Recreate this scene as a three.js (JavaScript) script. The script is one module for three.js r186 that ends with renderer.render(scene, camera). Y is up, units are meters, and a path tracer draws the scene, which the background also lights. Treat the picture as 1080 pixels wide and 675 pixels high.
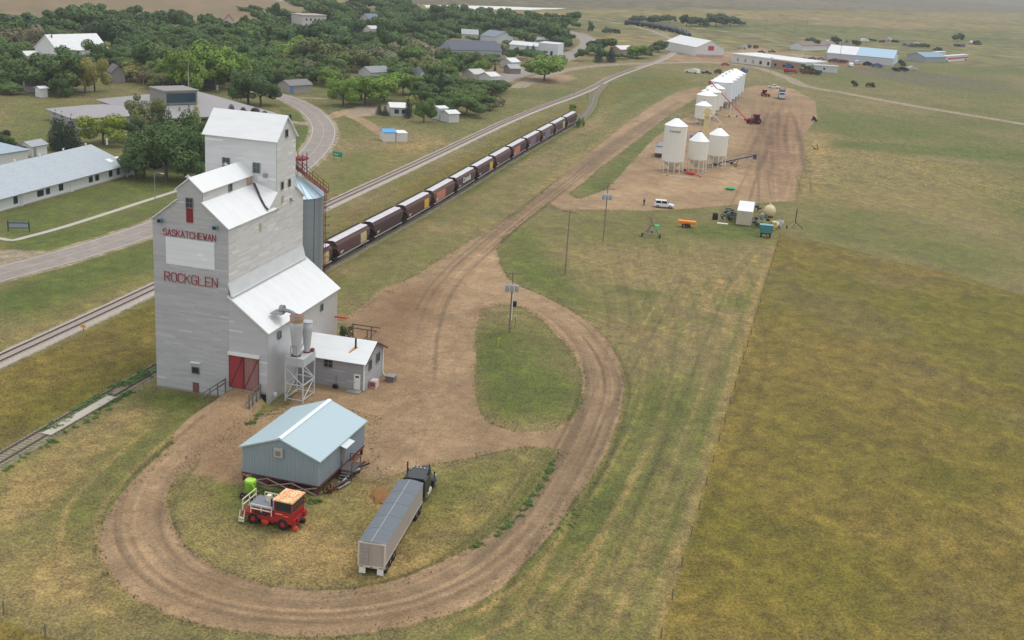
import * as THREE from 'three';
import { mergeGeometries } from 'three/addons/utils/BufferGeometryUtils.js';
import { MarchingCubes } from 'three/addons/objects/MarchingCubes.js';
import { TextGeometry } from 'three/addons/geometries/TextGeometry.js';
import { FontLoader } from 'three/addons/loaders/FontLoader.js';

// ---------------------------------------------------------------- camera, sky, sun, exposure
const scene = new THREE.Scene();
const RAD = Math.PI / 180;
const camera = new THREE.PerspectiveCamera(2 * Math.atan(337.5 / 1250) / RAD, 1.6, 1, 14000);
camera.position.set(0, 57, 0);                                   // a drone 57 m above the yard
camera.rotation.set(-17.41 * RAD, 0, 3.83 * RAD);
const renderer = new THREE.WebGLRenderer({ antialias: true });
renderer.toneMapping = THREE.LinearToneMapping;
renderer.toneMappingExposure = 1.25;
renderer.shadowMap.enabled = true;
const sunDir = new THREE.Vector3(0.55, 1.25, -0.28).normalize();
{ // bright even overcast
  const W = 256, H = 128, d = new Float32Array(W * H * 4);
  for (let j = 0; j < H; j++) for (let i = 0; i < W; i++) {
    const e = ((j + 0.5) / H - 0.5) * Math.PI, a = ((i + 0.5) / W - 0.5) * 2 * Math.PI;
    const x = Math.cos(a) * Math.cos(e), y = Math.sin(e), z = Math.sin(a) * Math.cos(e);
    const s = Math.max(0, x * sunDir.x + y * sunDir.y + z * sunDir.z);
    const b = (0.62 + 0.22 * Math.max(0, y)) * (1 + 0.22 * s * s * s), o = (j * W + i) * 4;
    d[o] = b * 0.975; d[o + 1] = b * 0.995; d[o + 2] = b * 1.035; d[o + 3] = 1;
  }
  const t = new THREE.DataTexture(d, W, H, THREE.RGBAFormat, THREE.FloatType);
  t.mapping = THREE.EquirectangularReflectionMapping; t.magFilter = THREE.LinearFilter; t.needsUpdate = true;
  scene.background = t; scene.environment = t;
}
const sun = new THREE.DirectionalLight(new THREE.Color(1, 0.97, 0.92), 0.9);
sun.position.copy(sunDir).multiplyScalar(600).add(new THREE.Vector3(0, 0, -250));
sun.target.position.set(0, 0, -250); sun.castShadow = true; sun.shadow.radius = 34;
sun.shadow.mapSize.set(4096, 4096); Object.assign(sun.shadow.camera, { left: -400, right: 400, top: 400, bottom: -400, near: 1, far: 2000 });
scene.add(sun, sun.target);
scene.fog = new THREE.FogExp2(new THREE.Color(0.60, 0.64, 0.68), 0.00012);

// ---------------------------------------------------------------- helpers
function rng(seed) { let s = seed >>> 0; return () => { s = (s + 0x6d2b79f5) | 0; let t = Math.imul(s ^ (s >>> 15), 1 | s); t = (t + Math.imul(t ^ (t >>> 7), 61 | t)) ^ t; return ((t ^ (t >>> 14)) >>> 0) / 4294967296; }; }
const lerp = (a, b, t) => a + (b - a) * t, clamp = (v, a = 0, b = 1) => Math.min(b, Math.max(a, v)), sstep = (a, b, v) => { const t = clamp((v - a) / (b - a)); return t * t * (3 - 2 * t); };
const ORD = ['first', 'second', 'third', 'fourth', 'fifth', 'sixth', 'seventh', 'eighth', 'ninth', 'tenth', 'eleventh', 'twelfth', 'thirteenth', 'fourteenth', 'fifteenth', 'sixteenth', 'seventeenth', 'eighteenth', 'nineteenth', 'twentieth', 'twenty-first', 'twenty-second', 'twenty-third', 'twenty-fourth', 'twenty-fifth', 'twenty-sixth'];
const V = (x, y, z) => new THREE.Vector3(x, y, z);
const sr = (r, g, b) => new THREE.Color().setRGB(r / 255, g / 255, b / 255, THREE.SRGBColorSpace);
function mat(c, roughness = 0.8, extra = {}) { return new THREE.MeshStandardMaterial({ color: c, roughness, metalness: 0, side: THREE.DoubleSide, ...extra }); }
const used = new Map();
function numbered(name) { const n = used.get(name) ?? 0; used.set(name, n + 1); return n ? name + '_' + String(n).padStart(3, '0') : name; }
function mark(o, label, category, group, kind) { o.userData.label = label; if (category) o.userData.category = category; if (group) o.userData.group = group; if (kind) o.userData.kind = kind; return o; }
function shade(o) { o.castShadow = o.receiveShadow = true; return o; }
// a Group at a thing's base: [x, z] in metres, yaw in degrees (0: its local -z points away from the camera; positive turns to the right)
function thing(name, label, category, [x, z, y = 0], yaw = 0, group) {
  const g = new THREE.Group(); g.name = numbered(name); g.position.set(x, y, z); g.rotation.y = -yaw * RAD; scene.add(g);
  return mark(g, label, category, group);
}
function flat(gs) { gs = [gs].flat(9).filter(Boolean).map((g) => { const n = g.index ? g.toNonIndexed() : g; for (const k of Object.keys(n.attributes)) if (!['position', 'normal', 'uv', 'color'].includes(k)) n.deleteAttribute(k); return n; });
  const col = gs.some((g) => g.attributes.color);
  for (const g of gs) { if (!g.attributes.uv) g.setAttribute('uv', new THREE.BufferAttribute(new Float32Array(g.attributes.position.count * 2), 2)); if (!g.attributes.normal) g.computeVertexNormals(); if (col && !g.attributes.color) g.setAttribute('color', new THREE.BufferAttribute(new Float32Array(g.attributes.position.count * 3).fill(1), 3)); }
  return gs.length > 1 ? mergeGeometries(gs) : gs[0]; }
function part(name, gs, m, parent) { const o = shade(new THREE.Mesh(flat(gs), m)); o.name = name; parent.add(o); return o; }
function solo(name, gs, m, label, category, group) { const o = shade(new THREE.Mesh(flat(gs), m)); o.name = numbered(name); scene.add(o); return mark(o, label, category, group); }
function ground(name, g, m) { const o = shade(new THREE.Mesh(g, m)); o.name = numbered(name); o.userData.kind = 'structure'; scene.add(o); return o; }
// geometry makers; sizes in metres
function bx(x0, x1, y0, y1, z0, z1) { const g = new THREE.BoxGeometry(Math.abs(x1 - x0), Math.abs(y1 - y0), Math.abs(z1 - z0)); g.translate((x0 + x1) / 2, (y0 + y1) / 2, (z0 + z1) / 2); return g; }
function bar(a, b, w = 0.1, h = w) { a = V(...a); b = V(...b); const L = a.distanceTo(b), g = new THREE.BoxGeometry(w, h, L); const m = new THREE.Matrix4().lookAt(a, b, Math.abs(b.y - a.y) > 0.98 * L ? V(1, 0, 0) : V(0, 1, 0)); g.applyMatrix4(m); g.translate((a.x + b.x) / 2, (a.y + b.y) / 2, (a.z + b.z) / 2); return g; }
function rod(a, b, r0 = 0.05, r1 = r0, seg = 7) { a = V(...a); b = V(...b); const L = a.distanceTo(b), g = new THREE.CylinderGeometry(r1, r0, L, seg); g.applyQuaternion(new THREE.Quaternion().setFromUnitVectors(V(0, 1, 0), b.clone().sub(a).normalize())); g.translate((a.x + b.x) / 2, (a.y + b.y) / 2, (a.z + b.z) / 2); return g; }
function pipe(pts, r, seg = 24, rad = 7) { return new THREE.TubeGeometry(new THREE.CatmullRomCurve3(pts.map((p) => V(...p))), seg, r, rad); }
function poly3(pts) { const p = [], uv = []; for (let i = 1; i < pts.length - 1; i++) for (const q of [pts[0], pts[i], pts[i + 1]]) { p.push(...q); uv.push(q[0], q[2]); } const g = new THREE.BufferGeometry(); g.setAttribute('position', new THREE.Float32BufferAttribute(p, 3)); g.setAttribute('uv', new THREE.Float32BufferAttribute(uv, 2)); g.computeVertexNormals(); return g; }
// a flat convex panel with thickness t on the side away from its normal
function slab(pts, t = 0.12) {
  const a = V(...pts[0]), n = V(...pts[1]).sub(a).cross(V(...pts[2]).sub(a)).normalize(), top = pts, bot = pts.map((p) => [p[0] - n.x * t, p[1] - n.y * t, p[2] - n.z * t]), gs = [poly3(top), poly3([...bot].reverse())];
  for (let i = 0; i < pts.length; i++) { const j = (i + 1) % pts.length; gs.push(poly3([top[i], bot[i], bot[j], top[j]])); }
  return flat(gs);
}
function prism(pts, z0, z1, bevel = 0) { // outline in x,y drawn out along z
  const g = new THREE.ExtrudeGeometry(new THREE.Shape(pts.map((p) => new THREE.Vector2(...p))), { depth: Math.abs(z1 - z0) - 2 * bevel, bevelEnabled: bevel > 0, bevelSize: bevel, bevelThickness: bevel, bevelOffset: -bevel, bevelSegments: 2 });
  g.translate(0, 0, Math.min(z0, z1) + bevel); return g;
}
function lathe(pts, seg = 24) { return new THREE.LatheGeometry(pts.map((p) => new THREE.Vector2(...p)), seg); }
const move = (g, x, y, z) => (g.translate(x, y, z), g), turnY = (g, a) => (g.rotateY(a), g);
function tint(g, c) { const n = g.attributes.position.count, a = new Float32Array(n * 3); for (let i = 0; i < n; i++) { a[i * 3] = c.r; a[i * 3 + 1] = c.g; a[i * 3 + 2] = c.b; } g.setAttribute('color', new THREE.BufferAttribute(a, 3)); return g; }
function smooth(pts, n = 60) { return new THREE.CatmullRomCurve3(pts.map((p) => V(p[0], 0, p[1])), false, 'centripetal').getSpacedPoints(n).map((p) => [p.x, p.z]); }
function offsetLine(line, d) { return line.map((p, i) => { const a = line[Math.max(0, i - 1)], b = line[Math.min(line.length - 1, i + 1)], l = Math.hypot(b[0] - a[0], b[1] - a[1]) || 1; return [p[0] - (b[1] - a[1]) / l * d, p[1] + (b[0] - a[0]) / l * d]; }); }
function ribbon(line, w, y, off = 0) { // strip along a line, uv in metres; w may be a function of the index
  const p = [], uv = [], ix = []; let s = 0; const W = typeof w === 'function' ? w : () => w;
  const L = line.map((_, i) => 0); line.forEach((q, i) => { if (i) s += Math.hypot(q[0] - line[i - 1][0], q[1] - line[i - 1][1]); L[i] = s; });
  line.forEach((q, i) => { for (const k of [-1, 1]) { const o = offsetLine(line.slice(Math.max(0, i - 1), i + 2), off + k * W(i) / 2)[i ? 1 : 0]; p.push(o[0], y, o[1]); uv.push(o[0], o[1]); } if (i) { const b = i * 2; ix.push(b - 2, b - 1, b, b, b - 1, b + 1); } });
  const g = new THREE.BufferGeometry(); g.setAttribute('position', new THREE.Float32BufferAttribute(p, 3)); g.setAttribute('uv', new THREE.Float32BufferAttribute(uv, 2)); g.setIndex(ix); g.computeVertexNormals(); return g;
}
// noise: one periodic fractal field, sampled at any scale
const NS = 512, NF = new Float32Array(NS * NS);
{ const r = rng(77), oct = [8, 16, 32, 64, 128, 256]; let amp = 1, tot = 0;
  for (const o of oct) { const g = new Float32Array(o * o).map(() => r()); tot += amp;
    for (let j = 0; j < NS; j++) for (let i = 0; i < NS; i++) { const x = i * o / NS, y = j * o / NS, x0 = x | 0, y0 = y | 0, fx = x - x0, fy = y - y0, sx = fx * fx * (3 - 2 * fx), sy = fy * fy * (3 - 2 * fy), x1 = (x0 + 1) % o, y1 = (y0 + 1) % o;
      NF[j * NS + i] += amp * lerp(lerp(g[y0 * o + x0], g[y0 * o + x1], sx), lerp(g[y1 * o + x0], g[y1 * o + x1], sx), sy); }
    amp *= 0.62; }
  let lo = 9, hi = -9; for (const v of NF) { lo = Math.min(lo, v); hi = Math.max(hi, v); } for (let i = 0; i < NF.length; i++) NF[i] = clamp((NF[i] - lo) / (hi - lo)); }
function noise(x, y) { // one unit = one cell of the field
  const xf = Math.floor(x), yf = Math.floor(y), fx = x - xf, fy = y - yf, x0 = xf & 511, y0 = yf & 511, x1 = (x0 + 1) & 511, y1 = (y0 + 1) & 511;
  const a = NF[y0 * NS + x0], b = NF[y0 * NS + x1], c = NF[y1 * NS + x0], d = NF[y1 * NS + x1];
  return a + (b - a) * fx + (c - a) * fy + (a - b - c + d) * fx * fy;
}
function hash(i, j) { let h = Math.imul(i, 374761393) + Math.imul(j, 668265263); h = Math.imul(h ^ (h >>> 13), 1274126177); return ((h ^ (h >>> 16)) >>> 0) / 4294967296; }
// small repeating texture computed from a function of u, v in 0..1 that gives sRGB bytes
function tex(n, f, size, srgb = true) { const d = new Uint8Array(n * n * 4); for (let j = 0; j < n; j++) for (let i = 0; i < n; i++) { const c = f(i / n, j / n, i, j), o = (j * n + i) * 4; d[o] = c[0]; d[o + 1] = c[1]; d[o + 2] = c[2]; d[o + 3] = 255; }
  const t = new THREE.DataTexture(d, n, n); t.wrapS = t.wrapT = THREE.RepeatWrapping; t.magFilter = THREE.LinearFilter; if (srgb) t.colorSpace = THREE.SRGBColorSpace; t.repeat.set(1 / size, 1 / size); t.needsUpdate = true; return t; }

// ---------------------------------------------------------------- the land: outlines in metres on the ground plane
const OUT = {
  loop: [[79.84,-562.43],[67.95,-543.84],[51.84,-487.15],[35.57,-421.98],[22.74,-365.99],[12.77,-321.18],[4.89,-285.73],[-0.52,-261.23],[-5.34,-246.49],[-8.81,-235.11],[-13.49,-219.77],[-17.51,-204.92],[-21.19,-192.94],[-24.04,-184.41],[-25.67,-177.78],[-25.92,-169.97],[-26.14,-160.22],[-27.73,-137.93],[-30.62,-134.89],[-34.57,-136.69],[-36.91,-130.17],[-38.39,-123.76],[-39.25,-117.95],[-39.61,-112.21],[-39.47,-107.22],[-38.63,-102.69],[-36.98,-98.78],[-34.89,-95.53],[-31.91,-92.26],[-28.25,-89.89],[-24.55,-88.39],[-20.33,-87.72],[-15.09,-87.77],[-10.8,-88.88],[-7.29,-90.5],[-3.73,-92.95],[-0.73,-96.25],[2.07,-101.32],[4.56,-107.38],[7.45,-115.44],[10.04,-123.48],[12.62,-132.79],[14.68,-142.92],[16.1,-154.33],[16.18,-165.47],[14.92,-175.47],[12.59,-183.31],[9.38,-189.99],[5.44,-196.42],[1.28,-201.41],[-1.55,-207.67],[-3.21,-216.75],[-3.9,-226.91],[-2.71,-238.54],[0.66,-251.95],[7.11,-276.24],[9.22,-268.38],[15.87,-270.49],[20.37,-271.92],[34.11,-276.28],[54.26,-289.37],[69.93,-299.16],[82.15,-347.16],[91.52,-385.18],[97.35,-418.2],[116.5,-479.2],[130,-542.67],[129.43,-592.04],[113.66,-595.17],[100.27,-570.61],[83.32,-517.07],[67.2,-471.44],[56.03,-439.11],[42.84,-392.11],[28.98,-330.23],[21.81,-297.56],[14.09,-283.02],[11.95,-289.31],[24.07,-337.58],[40.53,-401.61],[54.09,-453.76],[68.84,-505.85],[79.45,-543.07]],
  inner: [[-31.51,-134.73],[-33.49,-127.88],[-35.02,-121.41],[-35.45,-115.64],[-34.4,-110.76],[-32.55,-106.15],[-29.98,-101.79],[-26.01,-98.11],[-20.93,-96],[-15.59,-95.35],[-11.43,-96.56],[-7.33,-99.53],[-3.14,-104.54],[0.44,-110.7],[3.36,-117.82],[5.52,-125.6],[6.72,-131.24],[4.21,-131.96],[0.47,-130.2],[-3.35,-127.36],[-6.53,-125.24],[-9.67,-123.69],[-13.66,-121.01],[-15.53,-128.66],[-15.99,-137.48],[-20.87,-139.81],[-27.35,-136.09]],
  island: [[-5.1,-186.65],[-1.76,-190.16],[1.75,-189.32],[5.35,-181.7],[7.78,-173.49],[9.6,-165.84],[10.5,-156.29],[10.05,-147.46],[8.6,-141.2],[6.24,-137.64],[3.27,-135.91],[-0.27,-136.51],[-2.49,-138.61],[-3.8,-143.57],[-4.73,-157.21],[-5.4,-173.47]],
  field: [[58.15,-258.81],[46.63,-214.49],[37.38,-178.82],[27.86,-141.38],[21.25,-115.67],[14.9,-91.08],[13.97,-87.36],[50.38,-91.59],[102.17,-213.82],[97.09,-218.94],[87.29,-233.07],[77.89,-240.49],[71.84,-247.78],[65.23,-254.53]],
};
const mainTrack = smooth([[-70.62,-137.89],[-68.06,-148.47],[-63.98,-164.89],[-58.91,-186.06],[-52.34,-215.03],[-42.5,-256.94],[-28.21,-315.82],[-4.66,-414.63],[7.21,-457.47],[17.15,-490.34],[27.28,-527.34],[40.29,-583.99],[57.58,-643.96],[74.94,-701.9],[90.33,-766.73],[100.08,-820.42],[105.14,-876.49],[102.36,-942.92],[93.9,-1014.51],[73.87,-1071.76],[41.75,-1108.09],[-1.38,-1118.74]], 400);
const siding = smooth([[-56.85,-109.14],[-54.83,-117.94],[-51.55,-131.48],[-47.3,-148.44],[-41.74,-171.23],[-34.48,-204.48],[-22.11,-252.54],[-3.04,-333.29],[9.81,-385.72],[17.62,-418.2],[22.28,-443.16],[25.59,-470.12],[28.82,-506.92],[36.9,-564.61]], 300);
const highway = smooth([[-93.68,-168.19],[-89.58,-177.47],[-85.29,-188.26],[-80.26,-199.7],[-76.01,-211.37],[-71.74,-225.87],[-66.23,-247.31],[-61.24,-270.03],[-57.93,-292.04],[-57.39,-314.83],[-58.56,-340.48],[-62.34,-367.22],[-69.85,-394.34],[-79.24,-417.03],[-87.58,-431.82],[-97.16,-444.17],[-109.77,-452.46]], 200);
const farHighway = smooth([[-15.42,-531.82],[1.08,-599.67],[17.61,-670.95],[30.3,-732.5],[38.94,-800.36],[38.5,-852.41],[31.81,-894.91],[21.22,-927.12]], 80);
const crossRoad = smooth([[-4.65,-515.64],[10.34,-582.37],[28.14,-628.59],[47.36,-658.38],[76.25,-687.87],[106.81,-713.18],[127.66,-704.28],[138.23,-647.2],[139.6,-606.63],[153.57,-585.85],[174.96,-549.54],[209.28,-504.33],[226.92,-472.82]], 200);
const farRoads = [[[161.98,-1047.55],[181.63,-1019.48],[189.88,-962.51],[187.77,-885.76],[181,-808.95]], [[116.1,-1077.04],[164.16,-1062.22],[230.26,-988.68],[306.08,-984.75],[469.78,-1167.02],[777.65,-1577.58]], [[-229.02,-770.82],[-229.62,-827.56],[-227.51,-869.04]], [[-64.12,-390.2],[-62.13,-405.48],[-59.81,-411.67],[-54.64,-422.13],[-46.3,-431.91]], [[-61.78,-403.21],[-54.17,-390.51],[-43.37,-363.88]], [[-82.92,-434.42],[-74.57,-436.19]], [[-76.1,-375.44],[-69.83,-374.14],[-63.49,-368.74]], [[-174.52,-396.46],[-165.92,-404.22],[-152.96,-417.53]]].map((l) => smooth(l, 30));
const sidewalk = smooth([[-102.61,-212.01],[-95.05,-210.79],[-92.61,-210],[-90.91,-213.5],[-88.33,-220.54],[-84.26,-235.02],[-80.81,-248.49],[-75.87,-267.22]], 60);

// ---------------------------------------------------------------- what grows and lies where: soft outlines painted into masks, then turned into colours with noise
const tiles = [{ x0: -128, z0: -332, s: 256, n: 2048 }, { x0: -380, z0: -840, s: 780, n: 2048 }, { x0: -3000, z0: -6600, s: 6800, n: 1024 }];
const P_ = (ctx, t, l, close) => { ctx.beginPath(); l.forEach((p, i) => ctx[i ? 'lineTo' : 'moveTo']((p[0] - t.x0) / t.s * t.n, (p[1] - t.z0) / t.s * t.n)); if (close) ctx.closePath(); };
const CH = { dirt: [0, 0], lush: [0, 1], tall: [0, 2], dry: [1, 0], gravel: [1, 1], dark: [1, 2], pale: [2, 0], damp: [2, 1], far: [2, 2] };
const marks = []; // { ch, poly | line, w, blur, a }
const P = (ch, poly, blur = 1, a = 1) => marks.push({ ch, poly, blur, a }), S = (ch, line, w, blur = 0.5, a = 1) => marks.push({ ch, line, w, blur, a });
marks.push({ ch: 'dirt', poly: OUT.loop, holes: [OUT.inner, OUT.island], blur: 0.7, a: 1 });
// bare rough soil by the shed and where the truck crosses
P('dirt', [[-34.57,-136.69],[-29.49,-135.09],[-24.04,-137.31],[-15.76,-137.52],[-13.45,-121.05],[-9.62,-123.18],[-8.31,-120.61],[-13.05,-116.26],[-18.84,-120.19],[-26.73,-114.18],[-29.93,-116.02],[-33.24,-115.04],[-35.26,-116.39]], 2, 0.62);
P('damp', [[-35.09,-134.1],[-31.51,-134.73],[-27.65,-116.38],[-33.68,-116.63]], 2.5, 0.7); P('damp', [[-14.88,-118.36],[-12.9,-119.15],[-11.32,-112],[-12.84,-110.69]], 1.2, 1);
P('dry', [[-14.51,-117.93],[-12.94,-118.66],[-11.84,-113.02],[-13.07,-111.74]], 0.8, 1);
P('dirt', [[-21.74,-197.57],[-12.03,-199.97],[-10,-194.47],[-13.16,-175.13],[-15.78,-159.02],[-18.94,-162.55],[-23.51,-175.28]], 3, 1); P('damp', [[-22.82,-186.88],[-18.53,-198.36],[-11.13,-198.97],[-13.06,-182.7],[-17.22,-171.86],[-18.17,-156.53],[-19.63,-173.71]], 3, 0.9);
P('damp', [[-25.64,-170.03],[-19.78,-181.17],[-16.72,-167.38],[-17.46,-150.9],[-14.83,-137.69],[-18.52,-140.24],[-20.69,-146.65]], 4, 0.7);
P('pale', [[-7.63,-230.57],[-0.83,-223.2],[7.84,-192.96],[14.71,-171.73],[14.98,-153.38],[12.88,-139.41],[7.55,-119.41],[3.39,-109.86],[11.67,-139.2],[13.33,-156.84],[9.12,-180.02],[-0.36,-199.78],[-7.09,-201.19],[-11.39,-141.53],[-16.16,-140.66],[-10.8,-183.22]], 3, 0.5);
P('pale', [[-3.74,-135.01],[3.28,-134.12],[10.39,-137.44],[7.89,-132.57],[-1.26,-131.04],[-6.93,-130.66]], 2, 0.5);
P('pale', [[36.98,-330.24],[55.55,-329.76],[105.52,-485.12],[119.44,-523.31],[116.35,-490.58],[62.96,-311.76],[35.53,-290.14],[21.26,-287.72]], 6, 0.5);
P('damp', [[83.65,-447.3],[105.52,-485.12],[100.78,-431.01],[82.77,-363.74],[71.47,-359.31]], 5, 0.5);
P('dirt', [[-36.3, -140.7], [-30.6, -139.3], [-32.2, -133.5], [-34.6, -124.8], [-38.6, -127.2], [-37.6, -134.9]], 0.7, 1);
// mown grass: lush stretches and dry ones
for (const [pl, b, a] of [
  [[[-79.58,-175.07],[-67.88,-215.15],[-61.28,-193.77],[-68.75,-170],[-72.6,-158.97]], 3, 1], [[[-80.2,-176.51],[-69.18,-219.38],[-66.62,-211.07],[-76.6,-168.2]], 2, 1], [[[-94.05,-208.48],[-87.35,-218.03],[-76.11,-260.47],[-74.89,-275.76],[-68.14,-250.63],[-73.92,-232.88],[-82.91,-206.55],[-87.51,-201.11]], 2, 1.1], [[[-103.34,-229.94],[-92.06,-271.98],[-83.23,-285.21],[-77.56,-265.5],[-88.75,-221.63],[-93.92,-212.25],[-96.07,-213.15]], 2.5, 1.1],
  [[[-83.14,-402.12],[-75.13,-398.86],[-70.58,-378.1],[-76.1,-375.44]], 0.8, 1.3], [[[-72.36,-368.72],[-66.76,-367.22],[-63.56,-352.9],[-61.26,-325.81],[-61.68,-314.64]], 0.8, 1.3], [[[-162.95,-367.55],[-153.8,-389.61],[-135.84,-391.77],[-118.13,-332.06],[-123.9,-312.39],[-136.68,-306.9]], 3, 0.45], [[[-43.67,-263.85],[-32.8,-311.15],[-16.06,-378.2],[1.76,-454.59],[17.59,-507.36],[38.43,-591.78],[18.36,-537.09],[-5.39,-450.81],[-31.71,-352.02],[-42.35,-307.49],[-47.36,-285.65]], 5, 0.35],
  [[[-47.42,-328.26],[-40.38,-331.15],[-34.54,-278.11],[-41.1,-262.58],[-48.29,-298.3]], 3, 0.7], [[[-3.76,-228.5],[-2.2,-242.11],[2.73,-250.72],[3.96,-236.28],[9.78,-205.37],[15.7,-189.26],[9.49,-194.49],[0.38,-205.57]], 2, 0.85], [[[-0.46,-257.31],[20.01,-265.63],[38.27,-273.37],[40.35,-255.45],[30.19,-237.91],[10.6,-237.33],[2.83,-230.32]], 5, 0.45], [[[7.02,-267.68],[45.25,-385.1],[39.33,-355.07],[16.33,-281.5]], 3, 0.8],
  [[[17.18,-302.27],[46.38,-429.53],[48.7,-418.75],[21.46,-291.34]], 2.5, 0.7], [[[-26.44,-184.94],[-13.92,-225.68],[-1.81,-272.24],[13.17,-336.49],[27.48,-397.88],[20.15,-374.31],[-6.02,-265.6],[-20.2,-214.37],[-28.02,-190.13]], 2.5, 0.45], [[[5.78,-106.16],[12.07,-125.08],[20.68,-158.26],[25.8,-167.41],[23.1,-144.41],[16.51,-125.78],[11.05,-106.89],[7.11,-102.54]], 4, 0.6], [[[6.28,-107.22],[10.14,-118.61],[12.07,-125.08],[13.09,-123.96],[9.29,-110.7],[7.19,-105.38]], 1.6, 1],
  [[[14.93,-142.96],[20.5,-156.3],[25.06,-161.07],[23.6,-144.5],[18.42,-134.33],[15.25,-130.96]], 4, 0.6], [[[21.37,-205.08],[26.77,-204.54],[26.61,-199.69],[21.37,-200.82]], 0.8, 0.9], [[[36.28,-204.38],[42.3,-205.83],[40.63,-196.06],[35.72,-196.06]], 1.5, 0.9], [[[30.85,-190.01],[34.38,-192.43],[33.91,-187.01],[30.84,-186.33]], 1, 0.8], [[[46.04,-265.66],[58,-269.28],[55.37,-255.28],[45.89,-250.78],[33.76,-252.61]], 2, 1], [[[16.49,-203.28],[20.21,-207.95],[21.32,-204.45],[17.97,-200]], 1, 0.7],
  [[[-46.43,-136.79],[-40.83,-142.16],[-35.19,-139.17],[-38.69,-130.45],[-41.29,-124.35],[-42.86,-116.4],[-41.96,-109.63],[-42.91,-103.26],[-37.45,-98.36],[-39.99,-98.01],[-45.54,-102.89],[-45.77,-115.94]], 3.5, 0.5], [[[-46.61,-141.07],[-40.47,-140.86],[-37.82,-140.01],[-40.19,-135.68],[-45.02,-136.08]], 1.2, 1], [[[-30.91,-117.07],[-27.53,-117.6],[-22.34,-111.46],[-20.9,-104.41],[-24.06,-105.95],[-28.56,-109.46]], 1.5, 0.9], [[[-9.01,-116.88],[-3.25,-125.24],[3.3,-130.11],[2.25,-123.53],[-0.81,-118.13],[-5.31,-108.62],[-6.92,-110.48]], 2.5, 0.75], [[[-2.27,-106.03],[1.4,-112.12],[4.4,-120.86],[6.12,-129.46],[6.67,-128.45],[4.4,-117.74],[0.98,-108.49],[-1.71,-104.16]], 0.9, 1],
  [[[-3.71,-161.46],[0.31,-166.52],[3.16,-158.77],[8.5,-155.91],[8.26,-146.78],[4.47,-144.4],[0.83,-140.46],[-2.31,-143.17]], 2.5, 0.9], [[[-5.12,-176.9],[-1.35,-175.3],[-0.3,-162.15],[-3.8,-157.4]], 2, 0.8], [[[-32.24,-104.78],[-27.15,-99.76],[-23.06,-97.62],[-27.12,-97.96],[-30.97,-102.03]], 1.5, 0.5], [[[112.48,-519.59],[138.21,-507.65],[186.23,-445.69],[168.7,-401.11],[137.34,-424.67],[111.86,-431.38],[111.55,-460.6]], 5, 0.6], [[[108.28,-416.45],[135.85,-419.74],[174.16,-414.99],[165.26,-392.35],[125.28,-395.15],[104.38,-400.24]], 2.5, 0.9],
  [[[61.81,-248.36],[66.35,-226.28],[81.81,-216.57],[84.8,-205.02],[68.35,-195.7],[61.03,-205.42],[54.51,-223.26]], 6, 0.3], [[[27.79,-127.56],[34.06,-136.95],[38.84,-132.02],[33.07,-120.88],[28.28,-117.83]], 6, 0.35], [[[52.82,-662.3],[82.02,-645.15],[73.24,-570.54],[56.95,-541.14],[31.92,-476.5],[18.97,-428.63],[15.98,-445.32],[35.95,-547.81]], 4, 0.35], [[[48.22,-598.19],[62.36,-598.23],[72.22,-561.84],[47.23,-478.62],[28.12,-409.2],[35.84,-478.59]], 3, 0.6],
]) P('lush', pl, b, a);
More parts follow.
